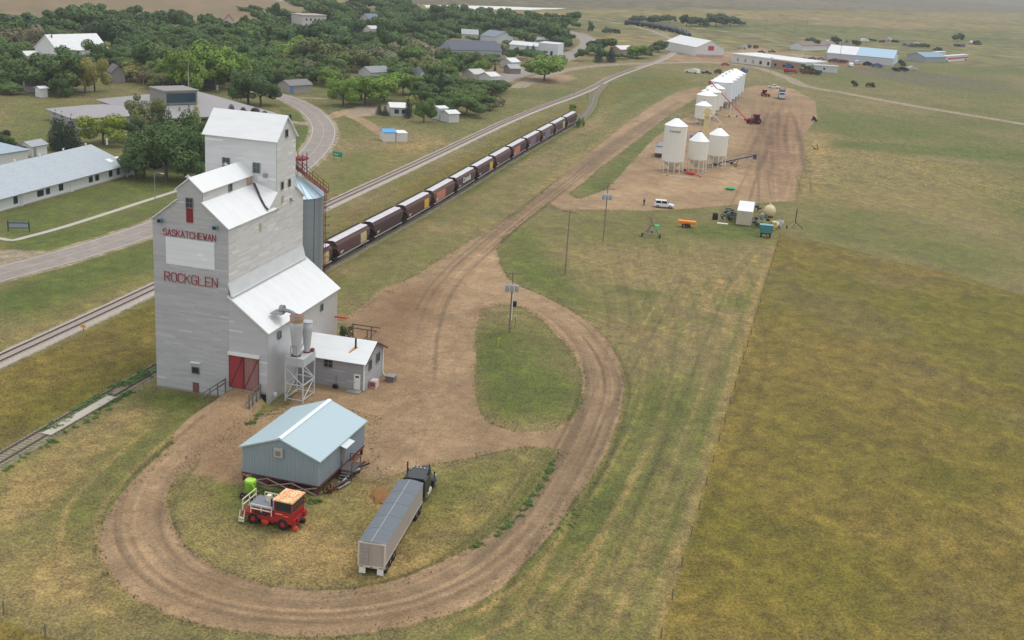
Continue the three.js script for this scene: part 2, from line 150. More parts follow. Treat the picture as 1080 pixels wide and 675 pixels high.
for (const [pl, b, a] of [
  [[[-53.44,-114.72],[-50.48,-122.82],[-47.04,-135.08],[-44.67,-138.74],[-42.99,-129.71],[-46.53,-120.83],[-46,-111.24],[-48.15,-102.51]], 2.5, 0.9], [[[-48.15,-102.51],[-44.41,-107.12],[-36.85,-96.66],[-30.93,-89.25],[-34.33,-85.17],[-40.32,-84.45]], 4, 0.5], [[[-72.95,-159.78],[-67.39,-166.46],[-60.93,-192.63],[-59.57,-188.21],[-65.43,-161.41],[-69.3,-151.34]], 2, 0.8], [[[-74,-168.8],[-69.64,-180.12],[-63.18,-198.32],[-61.38,-192.52],[-67.89,-167.77],[-71.71,-160.05]], 2, 0.6],
  [[[-23.26,-98.48],[-17.17,-99.29],[-11,-100.12],[-4.95,-103.72],[-6.54,-100.72],[-11.56,-97.57],[-19.37,-96.89]], 2, 0.6], [[[4.73,-232.44],[14.76,-243.57],[30.36,-239.59],[49.56,-236.82],[40.43,-194.9],[32.32,-173.13],[32.04,-192.99],[20.21,-207.95],[9.94,-211.91]], 8, 0.5], [[[9.18,-182.55],[16.96,-184.28],[24.35,-180.87],[22.33,-175.64],[14.95,-175.95]], 2.5, 0.6], [[[30.61,-182.23],[44.32,-207.54],[30.59,-152.65],[22.56,-121.69],[15.73,-96.69],[14.53,-93.33],[20.38,-121.36]], 5, 0.55],
  [[[11.28,-110.99],[18.22,-121.03],[16.46,-103.79],[13.47,-90.91],[3.49,-89.71],[6.98,-97.24]], 5, 0.5], [[[2.54,-290.9],[-9.33,-245.3],[-18.47,-214.83],[-23.34,-197.17],[-14.62,-235.11],[-2.04,-283.39],[13.25,-339.73]], 3, 0.4], [[[99.64,-430.5],[111.16,-435.7],[86.24,-333.65],[72.23,-296.37],[69.14,-295.36]], 3, 0.8], [[[93.83,-395.81],[126.93,-390.14],[151.38,-357.05],[118.53,-273.48],[95.87,-287.04],[73.63,-302.79]], 8, 0.35], [[[-38.8,-240.92],[-18.55,-324.08],[16.2,-453.68],[21.04,-447.9],[-16.74,-296.66],[-36.17,-219.51]], 1.5, 0.35],
  [[[-46.01,-299.16],[-37.11,-349.7],[-21.94,-375.54],[-30.1,-335.36],[-43.51,-269.35]], 4, 0.75], [[[-34.06,-347.42],[-23.88,-360.97],[-20.7,-356.75],[-32.69,-334.3]], 2, 0.7], [[[-10.57,-93.37],[-0.22,-101.56],[2.07,-100.96],[-1.69,-94.49],[-7.15,-89.17]], 3, 0.4], [[[-40.18,-96.21],[-39.38,-103.76],[-35.17,-96.88],[-30.62,-90.84],[-34.59,-90.34]], 3, 0.4],
]) P('dry', pl, b, a);
P('tall', OUT.field, 1.0, 1.05);
P('tall', [[-68.15,-137.69],[-62.98,-155.08],[-56.7,-178.9],[-47.63,-149.51],[-53.8,-131.38],[-57.22,-114.13]], 0.9, 1.05); P('tall', [[-40.18,-243.22],[-26.53,-298.33],[-4.21,-392.02],[16.58,-468.29],[24.17,-491.02],[21.77,-448.27],[15.31,-419.49],[-3.3,-346.34],[-22.66,-258.26],[-34.99,-212.54]], 1.2, 0.45); P('tall', [[25.82,-512.11],[41.54,-567.52],[68.43,-611.43],[86.81,-604.82],[72.22,-561.84],[52.79,-542.46],[31.57,-470.34],[23.26,-433.26],[19.91,-416.91]], 4, 0.5);
P('tall', [[-41.51,-87.19],[-35.84,-84.99],[-34.57,-81.72],[-40.37,-81.05],[-43.35,-87.71]], 0.6, 1);
P('lush', [[-59.92,-129.69],[-57.06,-139.78],[-53.15,-149.55],[-50.3,-158.15],[-47.63,-149.51],[-51.41,-137.5],[-54.38,-127.15],[-55.97,-120.58]], 1.5, 0.5); P('lush', [[-65.12,-141.7],[-61.46,-147.89],[-58.34,-160.73],[-54.92,-173.15],[-52.85,-166.42],[-57.39,-150.63],[-62.42,-135.46]], 2.5, 0.25); P('lush', [[-37.68,-228.46],[-25.46,-287.26],[-3.84,-373.61],[15.98,-445.32],[15.44,-424.42],[-3.36,-349.75],[-23.33,-265.23],[-35.45,-215.28]], 1.5, 0.5); P('dry', [[-54.02,-131.95],[-51.64,-138.12],[-47.85,-150.22],[-47.19,-148.09],[-50.55,-135.07],[-52.94,-129.14]], 0.8, 0.8);
P('gravel', [[-95.13,-203.16],[-85.49,-204.43],[-83.27,-202.26],[-84.03,-196.72],[-89.09,-189.71]], 0.8, 0.7);
S('gravel', mainTrack, 4.6, 0.5, 1); S('gravel', siding.slice(0, 110), 3.2, 0.6, 0.75); S('lush', offsetLine(siding, 2.2).slice(110), 1.6, 0.6, 0.8);
S('pale', highway, 9.5, 0.6, 0.6); S('gravel', highway, 9.6, 0.5, 0.7);
S('dirt', crossRoad, 8, 0.8, 0.5); S('gravel', crossRoad, 7, 0.8, 0.75); S('gravel', farHighway, 13, 0.8, 1); for (const [i, l] of farRoads.entries()) S(i === 4 || i === 3 ? 'dirt' : 'gravel', l, i < 2 ? 9 : 4.5, 0.8, 0.9);
P('gravel', [[-62.73,-405.18],[-60.31,-421.79],[-48.89,-430.53],[-46.2,-416.14],[-53.3,-395.53]], 2, 0.8); P('dirt', [[-62.73,-405.18],[-60.31,-421.79],[-48.89,-430.53],[-46.2,-416.14],[-53.3,-395.53]], 2, 0.8);
P('dirt', [[75.92,-741.37],[160,-854.19],[151.38,-772.22],[111.07,-704.23],[77.92,-704.12]], 4, 0.7); P('dirt', [[156.24,-912.77],[187.93,-829.21],[218.82,-823.28],[247.05,-788.81],[198.01,-741.8],[166.26,-756.68],[144.56,-841.4]], 4, 0.6); P('dirt', [[-1,-565.96],[19.81,-593.31],[23.52,-564.58],[14.06,-534.47],[1.39,-534.44]], 3, 0.7);
P('damp', [[195.39,-805.54],[236.29,-794.34],[247.05,-788.81],[224.85,-754.35],[180.56,-741.74]], 4, 0.8); P('damp', [[35.95,-547.81],[52.45,-538.49],[71.72,-557.59],[76.72,-545.21],[55.13,-521.91]], 4, 0.5);
P('dry', [[56.66,-251.22],[70.94,-244.22],[96.26,-216.81],[77.55,-169.23],[62.03,-174.72],[48.28,-186.06],[42.13,-195.29]], 8, 0.45); P('dry', [[17.51,-96.91],[27.46,-113.3],[31.81,-105.85],[25.4,-92.34],[16,-91.22]], 6, 0.4); P('dry', [[42.11,-115.38],[63.38,-133.19],[50.77,-101.11],[40.2,-96.48]], 8, 0.35); P('lush', [[33.35,-146.23],[47.43,-152.17],[51.52,-139.86],[39.36,-129.39],[33.48,-133.95]], 6, 0.5);
P('dry', [[-31.34,-104.91],[-25.41,-99.99],[-16.8,-97.23],[-10.89,-99.24],[-4.15,-105.76],[-0.61,-112.48],[-5.31,-108.62],[-11.59,-104.73],[-17.49,-101.07],[-24.09,-102.04],[-28.62,-105.3]], 2.5, 0.6); P('dry', [[-18.52,-106.74],[-14.43,-111.54],[-14.54,-99.64],[-18.05,-99.18]], 2, 0.5); P('dry', [[-21.91,-109.36],[-18.23,-107.8],[-17.82,-102.9],[-22.06,-103.27]], 1.5, 0.7); P('dry', [[-7.01,-111.54],[-2.87,-117.82],[1.71,-123.44],[-0.68,-114.68],[-4.35,-108.76]], 2, 0.5);
P('dry', [[-50.23,-107.32],[-48.34,-120.01],[-46.57,-130.26],[-45.41,-137.3],[-43.49,-135.72],[-44.73,-124.87],[-46.06,-113.99],[-47.04,-104.26],[-48.15,-102.51]], 1.5, 1); P('dry', [[-45.13,-95.55],[-42.71,-100.4],[-37.68,-96.55],[-31.72,-89.16],[-36.64,-87.05],[-42.44,-89.35]], 3, 0.5); P('dry', [[3.46,-95.14],[8.97,-102.79],[15.27,-111.56],[15.17,-100.01],[12.63,-90.81],[1.85,-89.52]], 4, 0.4); P('dry', [[97.32,-397.28],[126.93,-390.14],[148.17,-363.73],[129.81,-315.12],[96.16,-295.98],[75.69,-301.05]], 9, 0.25); P('lush', [[72.89,-288.59],[95.16,-284.68],[116.44,-268.17],[100.59,-227.84],[82.97,-244.24],[68.36,-259.02]], 6, 0.45); P('dry', [[-3.97,-139.61],[3.26,-137.74],[8.13,-141.76],[6.83,-137.74],[0.93,-135.51],[-2.67,-137.33]], 1, 0.5);
P('dry', OUT.inner, 1.5, 0.4); P('lush', [[-5.23,-179.34],[0.74,-183.23],[7.39,-167.98],[9.3,-156.06],[8.16,-143.07],[3.26,-138.99],[-2.23,-141.21],[-4.07,-157.34]], 2, 0.5);
// wheel ruts and mowing lines
const loopRoad = smooth([[-34.27,-135.48],[-37.13,-125.05],[-38.39,-115.9],[-36.96,-107.16],[-33.99,-100.3],[-29.37,-95.07],[-23.44,-92.06],[-15.76,-91.45],[-8.51,-93.95],[-2.82,-99.07],[1.97,-107.61],[6.54,-121.68],[10.7,-139.03],[12.96,-154.86],[11.98,-168.93],[7.69,-184.79],[0.52,-197],[-4.6,-201.81]], 160);
const mainRoad = smooth([[-11.11,-152.12],[-12.23,-172.94],[-11.6,-194.09],[-9.3,-210.33],[-5.63,-227.98],[1.62,-259.92],[12.3,-303.14],[29.02,-372.37],[53.07,-461.44],[75.7,-537.24]], 100);
for (const [l, w] of [[loopRoad, 5.2], [mainRoad, 4.2]]) { const r = rng(5); for (let k = 0; k < 70; k++) { const o = (r() - 0.5) * w * 1.7, a = Math.floor(r() * l.length * 0.6), b = a + Math.floor(l.length * (0.2 + r() * 0.4)); S(r() < 0.55 ? 'dark' : 'pale', offsetLine(l, o).slice(a, b), 0.16 + r() * 0.3, 0.1, 0.2 + r() * 0.45); } }
{ const r = rng(9), yard = [[-7.54,-138.98],[-13.66,-151.63],[-9.28,-183.56],[-13.43,-137.94],[-9.12,-129.73],[-7.09,-201.19],[26.76,-299.26],[56.52,-303.2],[92.69,-405.48],[36.82,-302.73]];
  for (let k = 0; k < 120; k++) { const i = Math.floor(r() * 9), a = yard[i], b = yard[i + 1], x = lerp(a[0], b[0], r()), z = lerp(a[1], b[1], r()), th = r() * 6.28, R = 12 + r() * 25, l = []; for (let q = 0; q < 14; q++) l.push([x + R * Math.cos(th + q * 0.07) - R * Math.cos(th), z + R * Math.sin(th + q * 0.07) - R * Math.sin(th)]); S(r() < 0.6 ? 'dark' : 'pale', l, 0.25, 0.2, 0.3); S('dark', offsetLine(l, 1.9), 0.25, 0.2, 0.25); } }
{ const r = rng(41), A = [[51.78,-288.56],[71.75,-299.76]], B = [[108.14,-552.11],[123.43,-532.17]]; for (let k = 0; k < 60; k++) { const t = r(), o = r() * 0.5, p0 = [lerp(A[0][0], A[1][0], t), A[0][1]], p1 = [lerp(B[0][0], B[1][0], t) + (r() - 0.5) * 8, B[0][1]], f = (q) => [lerp(p0[0], p1[0], q) + Math.sin(q * 5 + k) * 2, lerp(p0[1], p1[1], q)]; S(r() < 0.6 ? 'dark' : 'pale', smooth([f(o), f(o + 0.15), f(o + 0.3), f(o + 0.45)], 20), 0.4 + r() * 0.5, 0.3, 0.35 + r() * 0.4); } }
P('damp', [[102.15,-530.84],[119.44,-523.31],[110.71,-473.58],[91.98,-405.18],[82.15,-347.16],[69.68,-301.48],[61.75,-304.97],[71.62,-377.03]], 5, 0.45);
for (const pl of [[[2.57,-284.94],[19.38,-355.63],[51.23,-480.73],[79.43,-566.17]], [[17.79,-393.5],[40.25,-487.12],[63.64,-564.69],[86.81,-604.82]]]) S('dry', smooth(pl, 40), 3, 1.2, 0.6);
for (const [pl, w, a] of [[[[-0.85,-185.49],[12.5,-188.53],[20.82,-175.32],[19.97,-150.69],[14.48,-128.1],[8.24,-108.49],[1.74,-94.92],[-3.85,-88.83]], 1.6, 0.4], [[[16.96,-184.28],[22.79,-180.53],[31.21,-192.8],[51.09,-245.37]], 1.2, 0.25], [[[-40.43,-128.7],[-41.69,-119.05],[-42.05,-108.53],[-39.37,-99.93],[-34.6,-92.73],[-28.12,-88.1]], 1.7, 0.45]]) { const l = smooth(pl, 80); S('dry', offsetLine(l, -w), 0.6, 0.3, a * 1.5); S('dry', offsetLine(l, w), 0.6, 0.3, a * 1.5); S('dark', l, 0.6, 0.4, a * 0.6); }
for (let k = 0; k < 14; k++) { const c = [[2.8,-235.94],[0.69,-219.93],[2.95,-203.68],[9.32,-187.81],[15.25,-181.37]], l = smooth(c.map(([x, z]) => [x + 2 + k * 2.6, z - k * 0.5 + (k % 3)]), 40); S(k % 2 ? 'dry' : 'dark', l, 0.3, 0.2, 0.22); }
for (let k = 0; k < 16; k++) { const a = [[16.01,-194.88],[14.39,-91.77]], b = [[51.83,-243.91],[14.41,-92.08]]; S(k % 2 ? 'dry' : 'dark', smooth([[lerp(a[0][0], b[0][0], k / 16), b[0][1]], [lerp(a[1][0], b[0][0], k / 22) , lerp(b[0][1], a[1][1], 0.5)], [lerp(-2, 16, k / 16), a[1][1]]], 30), 0.5, 0.3, 0.3); }
{ const a = [[46.63,-214.49],[15.01,-92.15]], d = [a[1][0] - a[0][0], a[1][1] - a[0][1]]; for (let k = 1; k < 10; k++) { const o = -k * 2.1, l = offsetLine([a[0], [a[0][0] + d[0] * 0.5, a[0][1] + d[1] * 0.5], a[1]], -o); S(['dry', 'lush', 'dry', 'dark'][k % 4], l, 0.5, 0.3, 0.35 + 0.25 * hash(k, 2)); } }
S('pale', [[55.27,-248.24],[15.01,-92.15]], 1.2, 0.5, 0.55); S('dry', [[55.27,-248.24],[15.01,-92.15]], 1.6, 0.5, 0.8);
// far fields
P('far', [...[[-20.23,-1191.67],[103.97,-1374.98],[296.68,-1618.24],[570.93,-1964.47],[961.72,-2418.44]], [3700, -4200], [3700, -6700], [-2900, -6700], [-2900, -1400], [-300, -1150]], 10, 1);
P('dry', [[-1.8,-1207.53],[290.69,-1584.81],[932.86,-2345.04],[752.47,-1886.14],[465.3,-1513.21],[246.16,-1335.85],[69.48,-1141.51],[-1.23,-1086.72]], 8, 0.4); P('dry', [[319.27,-1384.67],[501.74,-1554.3],[657.31,-1644.07],[606.26,-1514.21],[393.66,-1344.61],[298.23,-1291.04]], 4, 0.5); P('lush', [[-1.08,-1056.46],[121,-1124.9],[272.21,-1262.43],[562.61,-1403.17],[484.29,-1203.94],[296.96,-1006.5],[213.79,-1062.47],[29.58,-970.84]], 8, 0.4); P('far', [[201.85,-756.81],[237.45,-756.94],[282.14,-718.35],[262.67,-640.15],[219.94,-632.75],[196.79,-674.77]], 5, 0.5); P('dry', [[44.37,-962.67],[98.88,-908.86],[155.8,-1005.83],[184.04,-811.29],[155.57,-867.28],[93.35,-741.43],[44.77,-704],[25.07,-796.35]], 6, 0.25); P('lush', [[195.01,-777.72],[273.62,-794.48],[349.67,-861.47],[242.65,-589.21],[195.77,-618.61],[165.52,-654.88]], 6, 0.45);
P('far', [[177.42,-704.45],[201.85,-756.81],[250.38,-741.99],[272.08,-691.71],[218.27,-658.91]], 4, 0.5);

// two turned samples of the field, so that its period does not show
function nz(x, z, f) { return clamp(0.5 + (noise(x * f, z * f) + noise((x * 0.8 - z * 0.6) * f * 0.711 + 37, (x * 0.6 + z * 0.8) * f * 0.711 + 11) - 1) * 0.8); }
function groundTexture(t) {
  const mn = t.n / 2, k = mn / t.s, tm = { x0: t.x0, z0: t.z0, s: t.s, n: mn };
  const cv = [0, 1, 2].map(() => { const c = document.createElement('canvas'); c.width = c.height = mn; const x = c.getContext('2d'); x.fillStyle = '#000'; x.fillRect(0, 0, mn, mn); x.globalCompositeOperation = 'lighter'; x.lineCap = x.lineJoin = 'round'; return x; });
  for (const m of marks) {
    const pts = m.poly ?? m.line; let lox = 1e9, hix = -1e9, loz = 1e9, hiz = -1e9; for (const p of pts) { lox = Math.min(lox, p[0]); hix = Math.max(hix, p[0]); loz = Math.min(loz, p[1]); hiz = Math.max(hiz, p[1]); }
    if (hix < t.x0 - 9 || lox > t.x0 + t.s + 9 || hiz < t.z0 - 9 || loz > t.z0 + t.s + 9) continue;
    const [ci, c] = CH[m.ch], x = cv[ci], v = Math.min(255, Math.round(255 * m.a)), col = `rgb(${c === 0 ? v : 0},${c === 1 ? v : 0},${c === 2 ? v : 0})`, b = m.blur * k;
    x.filter = b > 1.2 ? `blur(${b.toFixed(1)}px)` : 'none';
    P_(x, tm, pts, !!m.poly);
    if (m.poly) { for (const h of m.holes ?? []) { h.forEach((p, i) => x[i ? 'lineTo' : 'moveTo']((p[0] - t.x0) * k, (p[1] - t.z0) * k)); x.closePath(); } x.fillStyle = col; x.fill('evenodd'); }
    else { x.strokeStyle = col; x.lineWidth = Math.max(0.6, m.w * k); x.stroke(); }
  }
  const M = cv.map((x) => x.getImageData(0, 0, mn, mn).data), out = new Uint8Array(t.n * t.n * 4), bump = t.n === 2048 && t.s < 300 ? new Uint8Array(t.n * t.n * 4) : null;
  const step = t.s / t.n;
  for (let j = 0; j < t.n; j++) for (let i = 0; i < t.n; i++) {
    const o = (j * t.n + i) * 4, x = t.x0 + (i + 0.5) * step, z = t.z0 + (j + 0.5) * step;
    const n1 = nz(x, z, 5.3), n2 = nz(x + 9, z + 4, 17), n3 = nz(x + 40, z + 9, 1.3), n4 = nz(x + 3, z + 55, 47), h = hash(i, j), e = (n2 - 0.5) * 0.6 + (n1 - 0.5) * 0.5 + (n4 - 0.5) * 0.35;
    const mi = clamp(i / 2 - 0.25, 0, mn - 1.01), mj = clamp(j / 2 - 0.25, 0, mn - 1.01), i0 = mi | 0, j0 = mj | 0, fi = mi - i0, fj = mj - j0, q0 = (j0 * mn + i0) * 4, w00 = (1 - fi) * (1 - fj) / 255, w10 = fi * (1 - fj) / 255, w01 = (1 - fi) * fj / 255, w11 = fi * fj / 255, mr = mn * 4;
    const get = (D, c) => D[q0 + c] * w00 + D[q0 + 4 + c] * w10 + D[q0 + mr + c] * w01 + D[q0 + mr + 4 + c] * w11;
    const mDirt = get(M[0], 0), mLush = get(M[0], 1), mTall = get(M[0], 2), mDry = get(M[1], 0), mGrav = get(M[1], 1), mDark = get(M[1], 2), mPale = get(M[2], 0), mDamp = get(M[2], 1), far = get(M[2], 2);
    const dirt = sstep(0.36, 0.6, mDirt + e * 0.5), lush = clamp(mLush * (0.95 + e * 1.1)), tall = sstep(0.25, 0.6, mTall + e * 0.35), dry = clamp(mDry * (0.9 + e * 1.5)), grav = sstep(0.25, 0.65, mGrav + e * 0.6);
    // mown grass
    const q = clamp(0.48 + (n3 - 0.5) * 1.2 + (n1 - 0.5) * 0.7 + (n2 - 0.5) * 0.5 + (n4 - 0.5) * 0.5);
    let r = lerp(134, 93, q), g = lerp(117, 97, q), b = lerp(78, 42, q);
    const lr = lerp(68, 98, n2), lg = lerp(86, 105, n2), lb = lerp(24, 40, n2), lw = lush * 0.9; r = lerp(r, lr, lw); g = lerp(g, lg, lw); b = lerp(b, lb, lw);
    const dw = dry * 0.72 * (1 - lush * 0.5), dc = n1; r = lerp(r, lerp(158, 172, dc), dw); g = lerp(g, lerp(130, 137, dc), dw); b = lerp(b, lerp(90, 84, dc), dw);
    // standing golden grass
    const w = clamp(0.48 + dry * 0.35 + (n3 - 0.5) * 0.9 + (n1 - 0.5) * 0.7 + (n4 - 0.5) * 0.4), gr = clamp(lush * 1.2 + sstep(0.46, 0.72, nz(x + 200, z, 1.1)) * 0.8), gy = sstep(0.55, 0.8, nz(x + 20, z + 77, 3.1));
    let tr = lerp(101, 124, w), tg = lerp(90, 106, w), tb = lerp(37, 51, w); tr = lerp(tr, 94, gr * 0.7); tg = lerp(tg, 93, gr * 0.7); tb = lerp(tb, 24, gr * 0.7); tr = lerp(tr, 108, gy * 0.5); tg = lerp(tg, 96, gy * 0.5); tb = lerp(tb, 62, gy * 0.5);
    r = lerp(r, tr, tall); g = lerp(g, tg, tall); b = lerp(b, tb, tall);
    // ploughed and stubble fields
    { const s1 = noise(x * 0.1 + 7, z * 0.3), fr = lerp(84, 126, s1), fg = lerp(80, 112, s1), fb = lerp(58, 90, s1), f = clamp(far * (0.8 + e * 0.6)); r = lerp(r, fr, f); g = lerp(g, fg, f); b = lerp(b, fb, f); }
    // bare soil and gravel
    const d0 = clamp(0.5 + (n1 - 0.5) * 1.5 + (n2 - 0.5) * 1.1), dm = mDamp;
    let dr = lerp(143, 165, d0), dg = lerp(117, 137, d0), db = lerp(86, 103, d0);
    dr = lerp(dr, 118, dm * 0.8 * (0.3 + n2 * 1.3)); dg = lerp(dg, 88, dm * 0.8 * (0.3 + n2 * 1.3)); db = lerp(db, 60, dm * 0.8 * (0.3 + n2 * 1.3));
    r = lerp(r, dr, dirt); g = lerp(g, dg, dirt); b = lerp(b, db, dirt);
    r = lerp(r, 168 - 26 * n2, grav * 0.85); g = lerp(g, 154 - 26 * n2, grav * 0.85); b = lerp(b, 134 - 26 * n2, grav * 0.85);
    const dk = mDark * (0.5 + n2), pl = mPale * (0.5 + n1) * Math.max(dirt, 0.25);
    let f = 1 - dk * 0.24 + pl * 0.14; f *= 1 + ((n4 - 0.5) * 0.42 + (h - 0.5) * 0.5 + (n2 - 0.5) * 0.1) * lerp(1, 0.5, dirt);
    { const L = (r + g + b) / 3, k = lerp(lerp(1.0, 1.08, tall), 0.98, dirt); r = (L + (r - L) * k) * 0.96; g = (L + (g - L) * k) * 0.96; b = (L + (b - L) * k) * 0.96; }
    out[o] = clamp(r * f, 0, 255); out[o + 1] = clamp(g * f, 0, 255); out[o + 2] = clamp(b * f, 0, 255); out[o + 3] = 255;
    if (bump) { bump[o] = bump[o + 1] = bump[o + 2] = 255 * clamp(lerp(n4 * 0.6 + h * 0.3, n2 * 0.35 + n4 * 0.15, dirt)); bump[o + 3] = 255; }
  }
  const T = new THREE.DataTexture(out, t.n, t.n); T.colorSpace = THREE.SRGBColorSpace; T.magFilter = THREE.LinearFilter; T.needsUpdate = true;
  const mt = mat(new THREE.Color(1, 1, 1), 1, { map: T });
  if (bump) { const B = new THREE.DataTexture(bump, t.n, t.n); B.magFilter = THREE.LinearFilter; B.needsUpdate = true; mt.bumpMap = B; mt.bumpScale = 0.1; }
  return mt;
}
const groundMats = tiles.map(groundTexture);
// a sheet cut along the tiles' edges, each piece with its tile's texture
function cut(tris, y) { // tris: list of [[x, z] x 3]
  const pos = [], uv = [], groups = []; let at = 0;
  const clip = (pg, f) => { const o = []; for (let i = 0; i < pg.length; i++) { const a = pg[i], b = pg[(i + 1) % pg.length], fa = f(a), fb = f(b); if (fa >= 0) o.push(a); if ((fa >= 0) !== (fb >= 0)) { const t = fa / (fa - fb); o.push([lerp(a[0], b[0], t), lerp(a[1], b[1], t)]); } } return o; };
  const inside = (pg, t) => { for (const f of [(p) => p[0] - t.x0, (p) => t.x0 + t.s - p[0], (p) => p[1] - t.z0, (p) => t.z0 + t.s - p[1]]) { pg = clip(pg, f); if (pg.length < 3) return []; } return pg; };
  const outside = (pg, t) => { const res = []; for (const f of [(p) => p[0] - t.x0, (p) => t.x0 + t.s - p[0], (p) => p[1] - t.z0, (p) => t.z0 + t.s - p[1]]) { const rem = clip(pg, (p) => -f(p)); if (rem.length > 2) res.push(rem); pg = clip(pg, f); if (pg.length < 3) break; } return res; };
  let rest = tris;
  tiles.forEach((t, k) => { const next = [], start = at; for (const pg of rest) { const a = inside(pg, t); for (let i = 1; i < a.length - 1; i++) for (const p of [a[0], a[i + 1], a[i]]) { pos.push(p[0], y, p[1]); uv.push((p[0] - t.x0) / t.s, (p[1] - t.z0) / t.s); at++; } next.push(...outside(pg, t)); } rest = next; if (at > start) groups.push([start, at - start, k]); });
  const g = new THREE.BufferGeometry(); g.setAttribute('position', new THREE.Float32BufferAttribute(pos, 3)); g.setAttribute('uv', new THREE.Float32BufferAttribute(uv, 2)); for (const q of groups) g.addGroup(...q);
  const nn = new Float32Array(pos.length); for (let i = 1; i < nn.length; i += 3) nn[i] = 1; g.setAttribute('normal', new THREE.BufferAttribute(nn, 3)); return g;
}
function shapeTris(outline, holes = []) { const s = new THREE.Shape(outline.map((p) => new THREE.Vector2(...p))); s.holes = holes.map((h) => new THREE.Path(h.map((p) => new THREE.Vector2(...p)))); const g = new THREE.ShapeGeometry(s), p = g.attributes.position, o = []; for (let i = 0; i < g.index.count; i += 3) { let t = [0, 1, 2].map((k) => { const q = g.index.getX(i + k); return [p.getX(q), p.getY(q)]; }); if ((t[1][0] - t[0][0]) * (t[2][1] - t[0][1]) - (t[2][0] - t[0][0]) * (t[1][1] - t[0][1]) < 0) t = [t[0], t[2], t[1]]; o.push(t); } return o; }
const far = tiles[2];
ground('ground', cut([[[far.x0, far.z0], [far.x0 + far.s, far.z0], [far.x0 + far.s, far.z0 + far.s], [far.x0, far.z0 + far.s]]], 0), groundMats);
// outline with a ragged, finely wandering edge
function ragged(l, amp, stepM = 1.2, seed = 1) { const r = rng(seed), o = []; l.forEach((p, i) => { const q = l[(i + 1) % l.length], d = Math.hypot(q[0] - p[0], q[1] - p[1]), n = Math.max(1, Math.round(d / stepM)); for (let k = 0; k < n; k++) { const t = k / n; o.push([lerp(p[0], q[0], t) + (r() - 0.5) * amp, lerp(p[1], q[1], t) + (r() - 0.5) * amp]); } }); return o; }
ground('dirt_road', cut(shapeTris(ragged(OUT.loop, 0.5, 1.5, 3), [ragged(OUT.inner, 0.5, 1.5, 4), ragged(OUT.island, 0.5, 1.5, 5)]), 0.012), groundMats);
{ const L = offsetLine(crossRoad, 3.6), R = offsetLine(crossRoad, -3.6).reverse(); ground('gravel_road', cut(shapeTris([...L, ...R]), 0.02), groundMats); }
// asphalt highway with pale shoulders lines
const asphaltTex = tex(256, (u, v, i, j) => { const n = noise(i * 2, j * 2), h = hash(i, j), k = 138 + (n - 0.5) * 30 + (h - 0.5) * 22; return [k * 1.05, k * 0.98, k * 0.93]; }, 12);
const asphalt = mat(new THREE.Color(1, 1, 1), 0.95, { map: asphaltTex }), lineWhite = mat(sr(196, 190, 178), 0.9), lineYellow = mat(sr(172, 158, 136), 0.9);
ground('highway', ribbon(highway, 7.4, 0.03), asphalt);
ground('lane_marking', ribbon(highway, 0.16, 0.036, 3.35), lineWhite); ground('lane_marking', ribbon(highway, 0.16, 0.036, -3.35), lineWhite); ground('lane_marking', ribbon(highway, 0.2, 0.036, 0), lineYellow);
ground('highway', ribbon(farHighway, 11, 0.04), asphalt);
const concrete = mat(sr(178, 174, 160), 0.95);
ground('sidewalk', ribbon(sidewalk, 1.3, 0.03), concrete);
{ // brown hill behind the wood
  const W = 70, H = 40, p = [], uv = [], ix = [], c = [-333.33,-789.4], cx = c[0], cz = c[1] - 120, t = tiles[2];
  const hillTex = tex(512, (u, v, i, j) => { const n = noise(i, j), m = noise(i * 3 + 50, j * 1.5), k = clamp(n * 0.6 + m * 0.5); return [lerp(104, 142, k), lerp(92, 122, k), lerp(70, 92, k)]; }, 260);
  for (let j = 0; j <= H; j++) for (let i = 0; i <= W; i++) { const a = (i / W - 0.5) * 2, b = (j / H - 0.5) * 2, x = cx + a * 420 - 150, z = cz + b * 230, r = Math.hypot(a, b); const y = 34 * Math.pow(sstep(1, 0, r), 1.1) * (0.8 + 0.4 * noise(i * 2.2, j * 2.2)) - 0.6; p.push(x, y, z); uv.push(x, z); if (i && j) { const q = j * (W + 1) + i; ix.push(q - W - 2, q - 1, q - W - 1, q - W - 1, q - 1, q); } }
  const g = new THREE.BufferGeometry(); g.setAttribute('position', new THREE.Float32BufferAttribute(p, 3)); g.setAttribute('uv', new THREE.Float32BufferAttribute(uv, 2)); g.setIndex(ix); g.computeVertexNormals();
  ground('hill', g, mat(new THREE.Color(1, 1, 1), 1, { map: hillTex }));
}
ground('salt_flat', cut(shapeTris(ragged([[-101.84,-1152.7],[-58.03,-1207.21],[0.91,-1251.17],[37.64,-1282.24],[-1.74,-1196.15],[-54.82,-1143.71],[-96.79,-1116.04]], 6, 20, 8)), 0.06), mat(sr(214, 214, 208), 0.9));

// ---------------------------------------------------------------- shared materials
const grimeCache = new Map();
const grime = (lo, hi, sx = 1, sy = 1, size = 6, tone = [1, 1, 1]) => { const key = [lo, hi, sx, sy, size, tone].join(); if (!grimeCache.has(key)) grimeCache.set(key, grimeTex(lo, hi, sx, sy, size, tone)); return grimeCache.get(key); };
const grimeTex = (lo, hi, sx, sy, size, tone) => tex(256, (u, v, i, j) => { const n = noise(i * 2 * sx, j * 2 * sy), m = noise(i * 4 * sx + 99, j * 4 * sy + 9), k = lerp(lo, hi, clamp(n * 0.55 + m * 0.45)); return [k * tone[0], k * tone[1], k * tone[2]]; }, size);
const mPaint = mat(new THREE.Color(1, 1, 1), 0.72, { vertexColors: true }), mRoofWhite = mat(sr(238, 240, 240), 0.5, { map: grime(232, 255, 0.3, 2, 9) }), mTrim = mat(sr(196, 198, 200), 0.6);
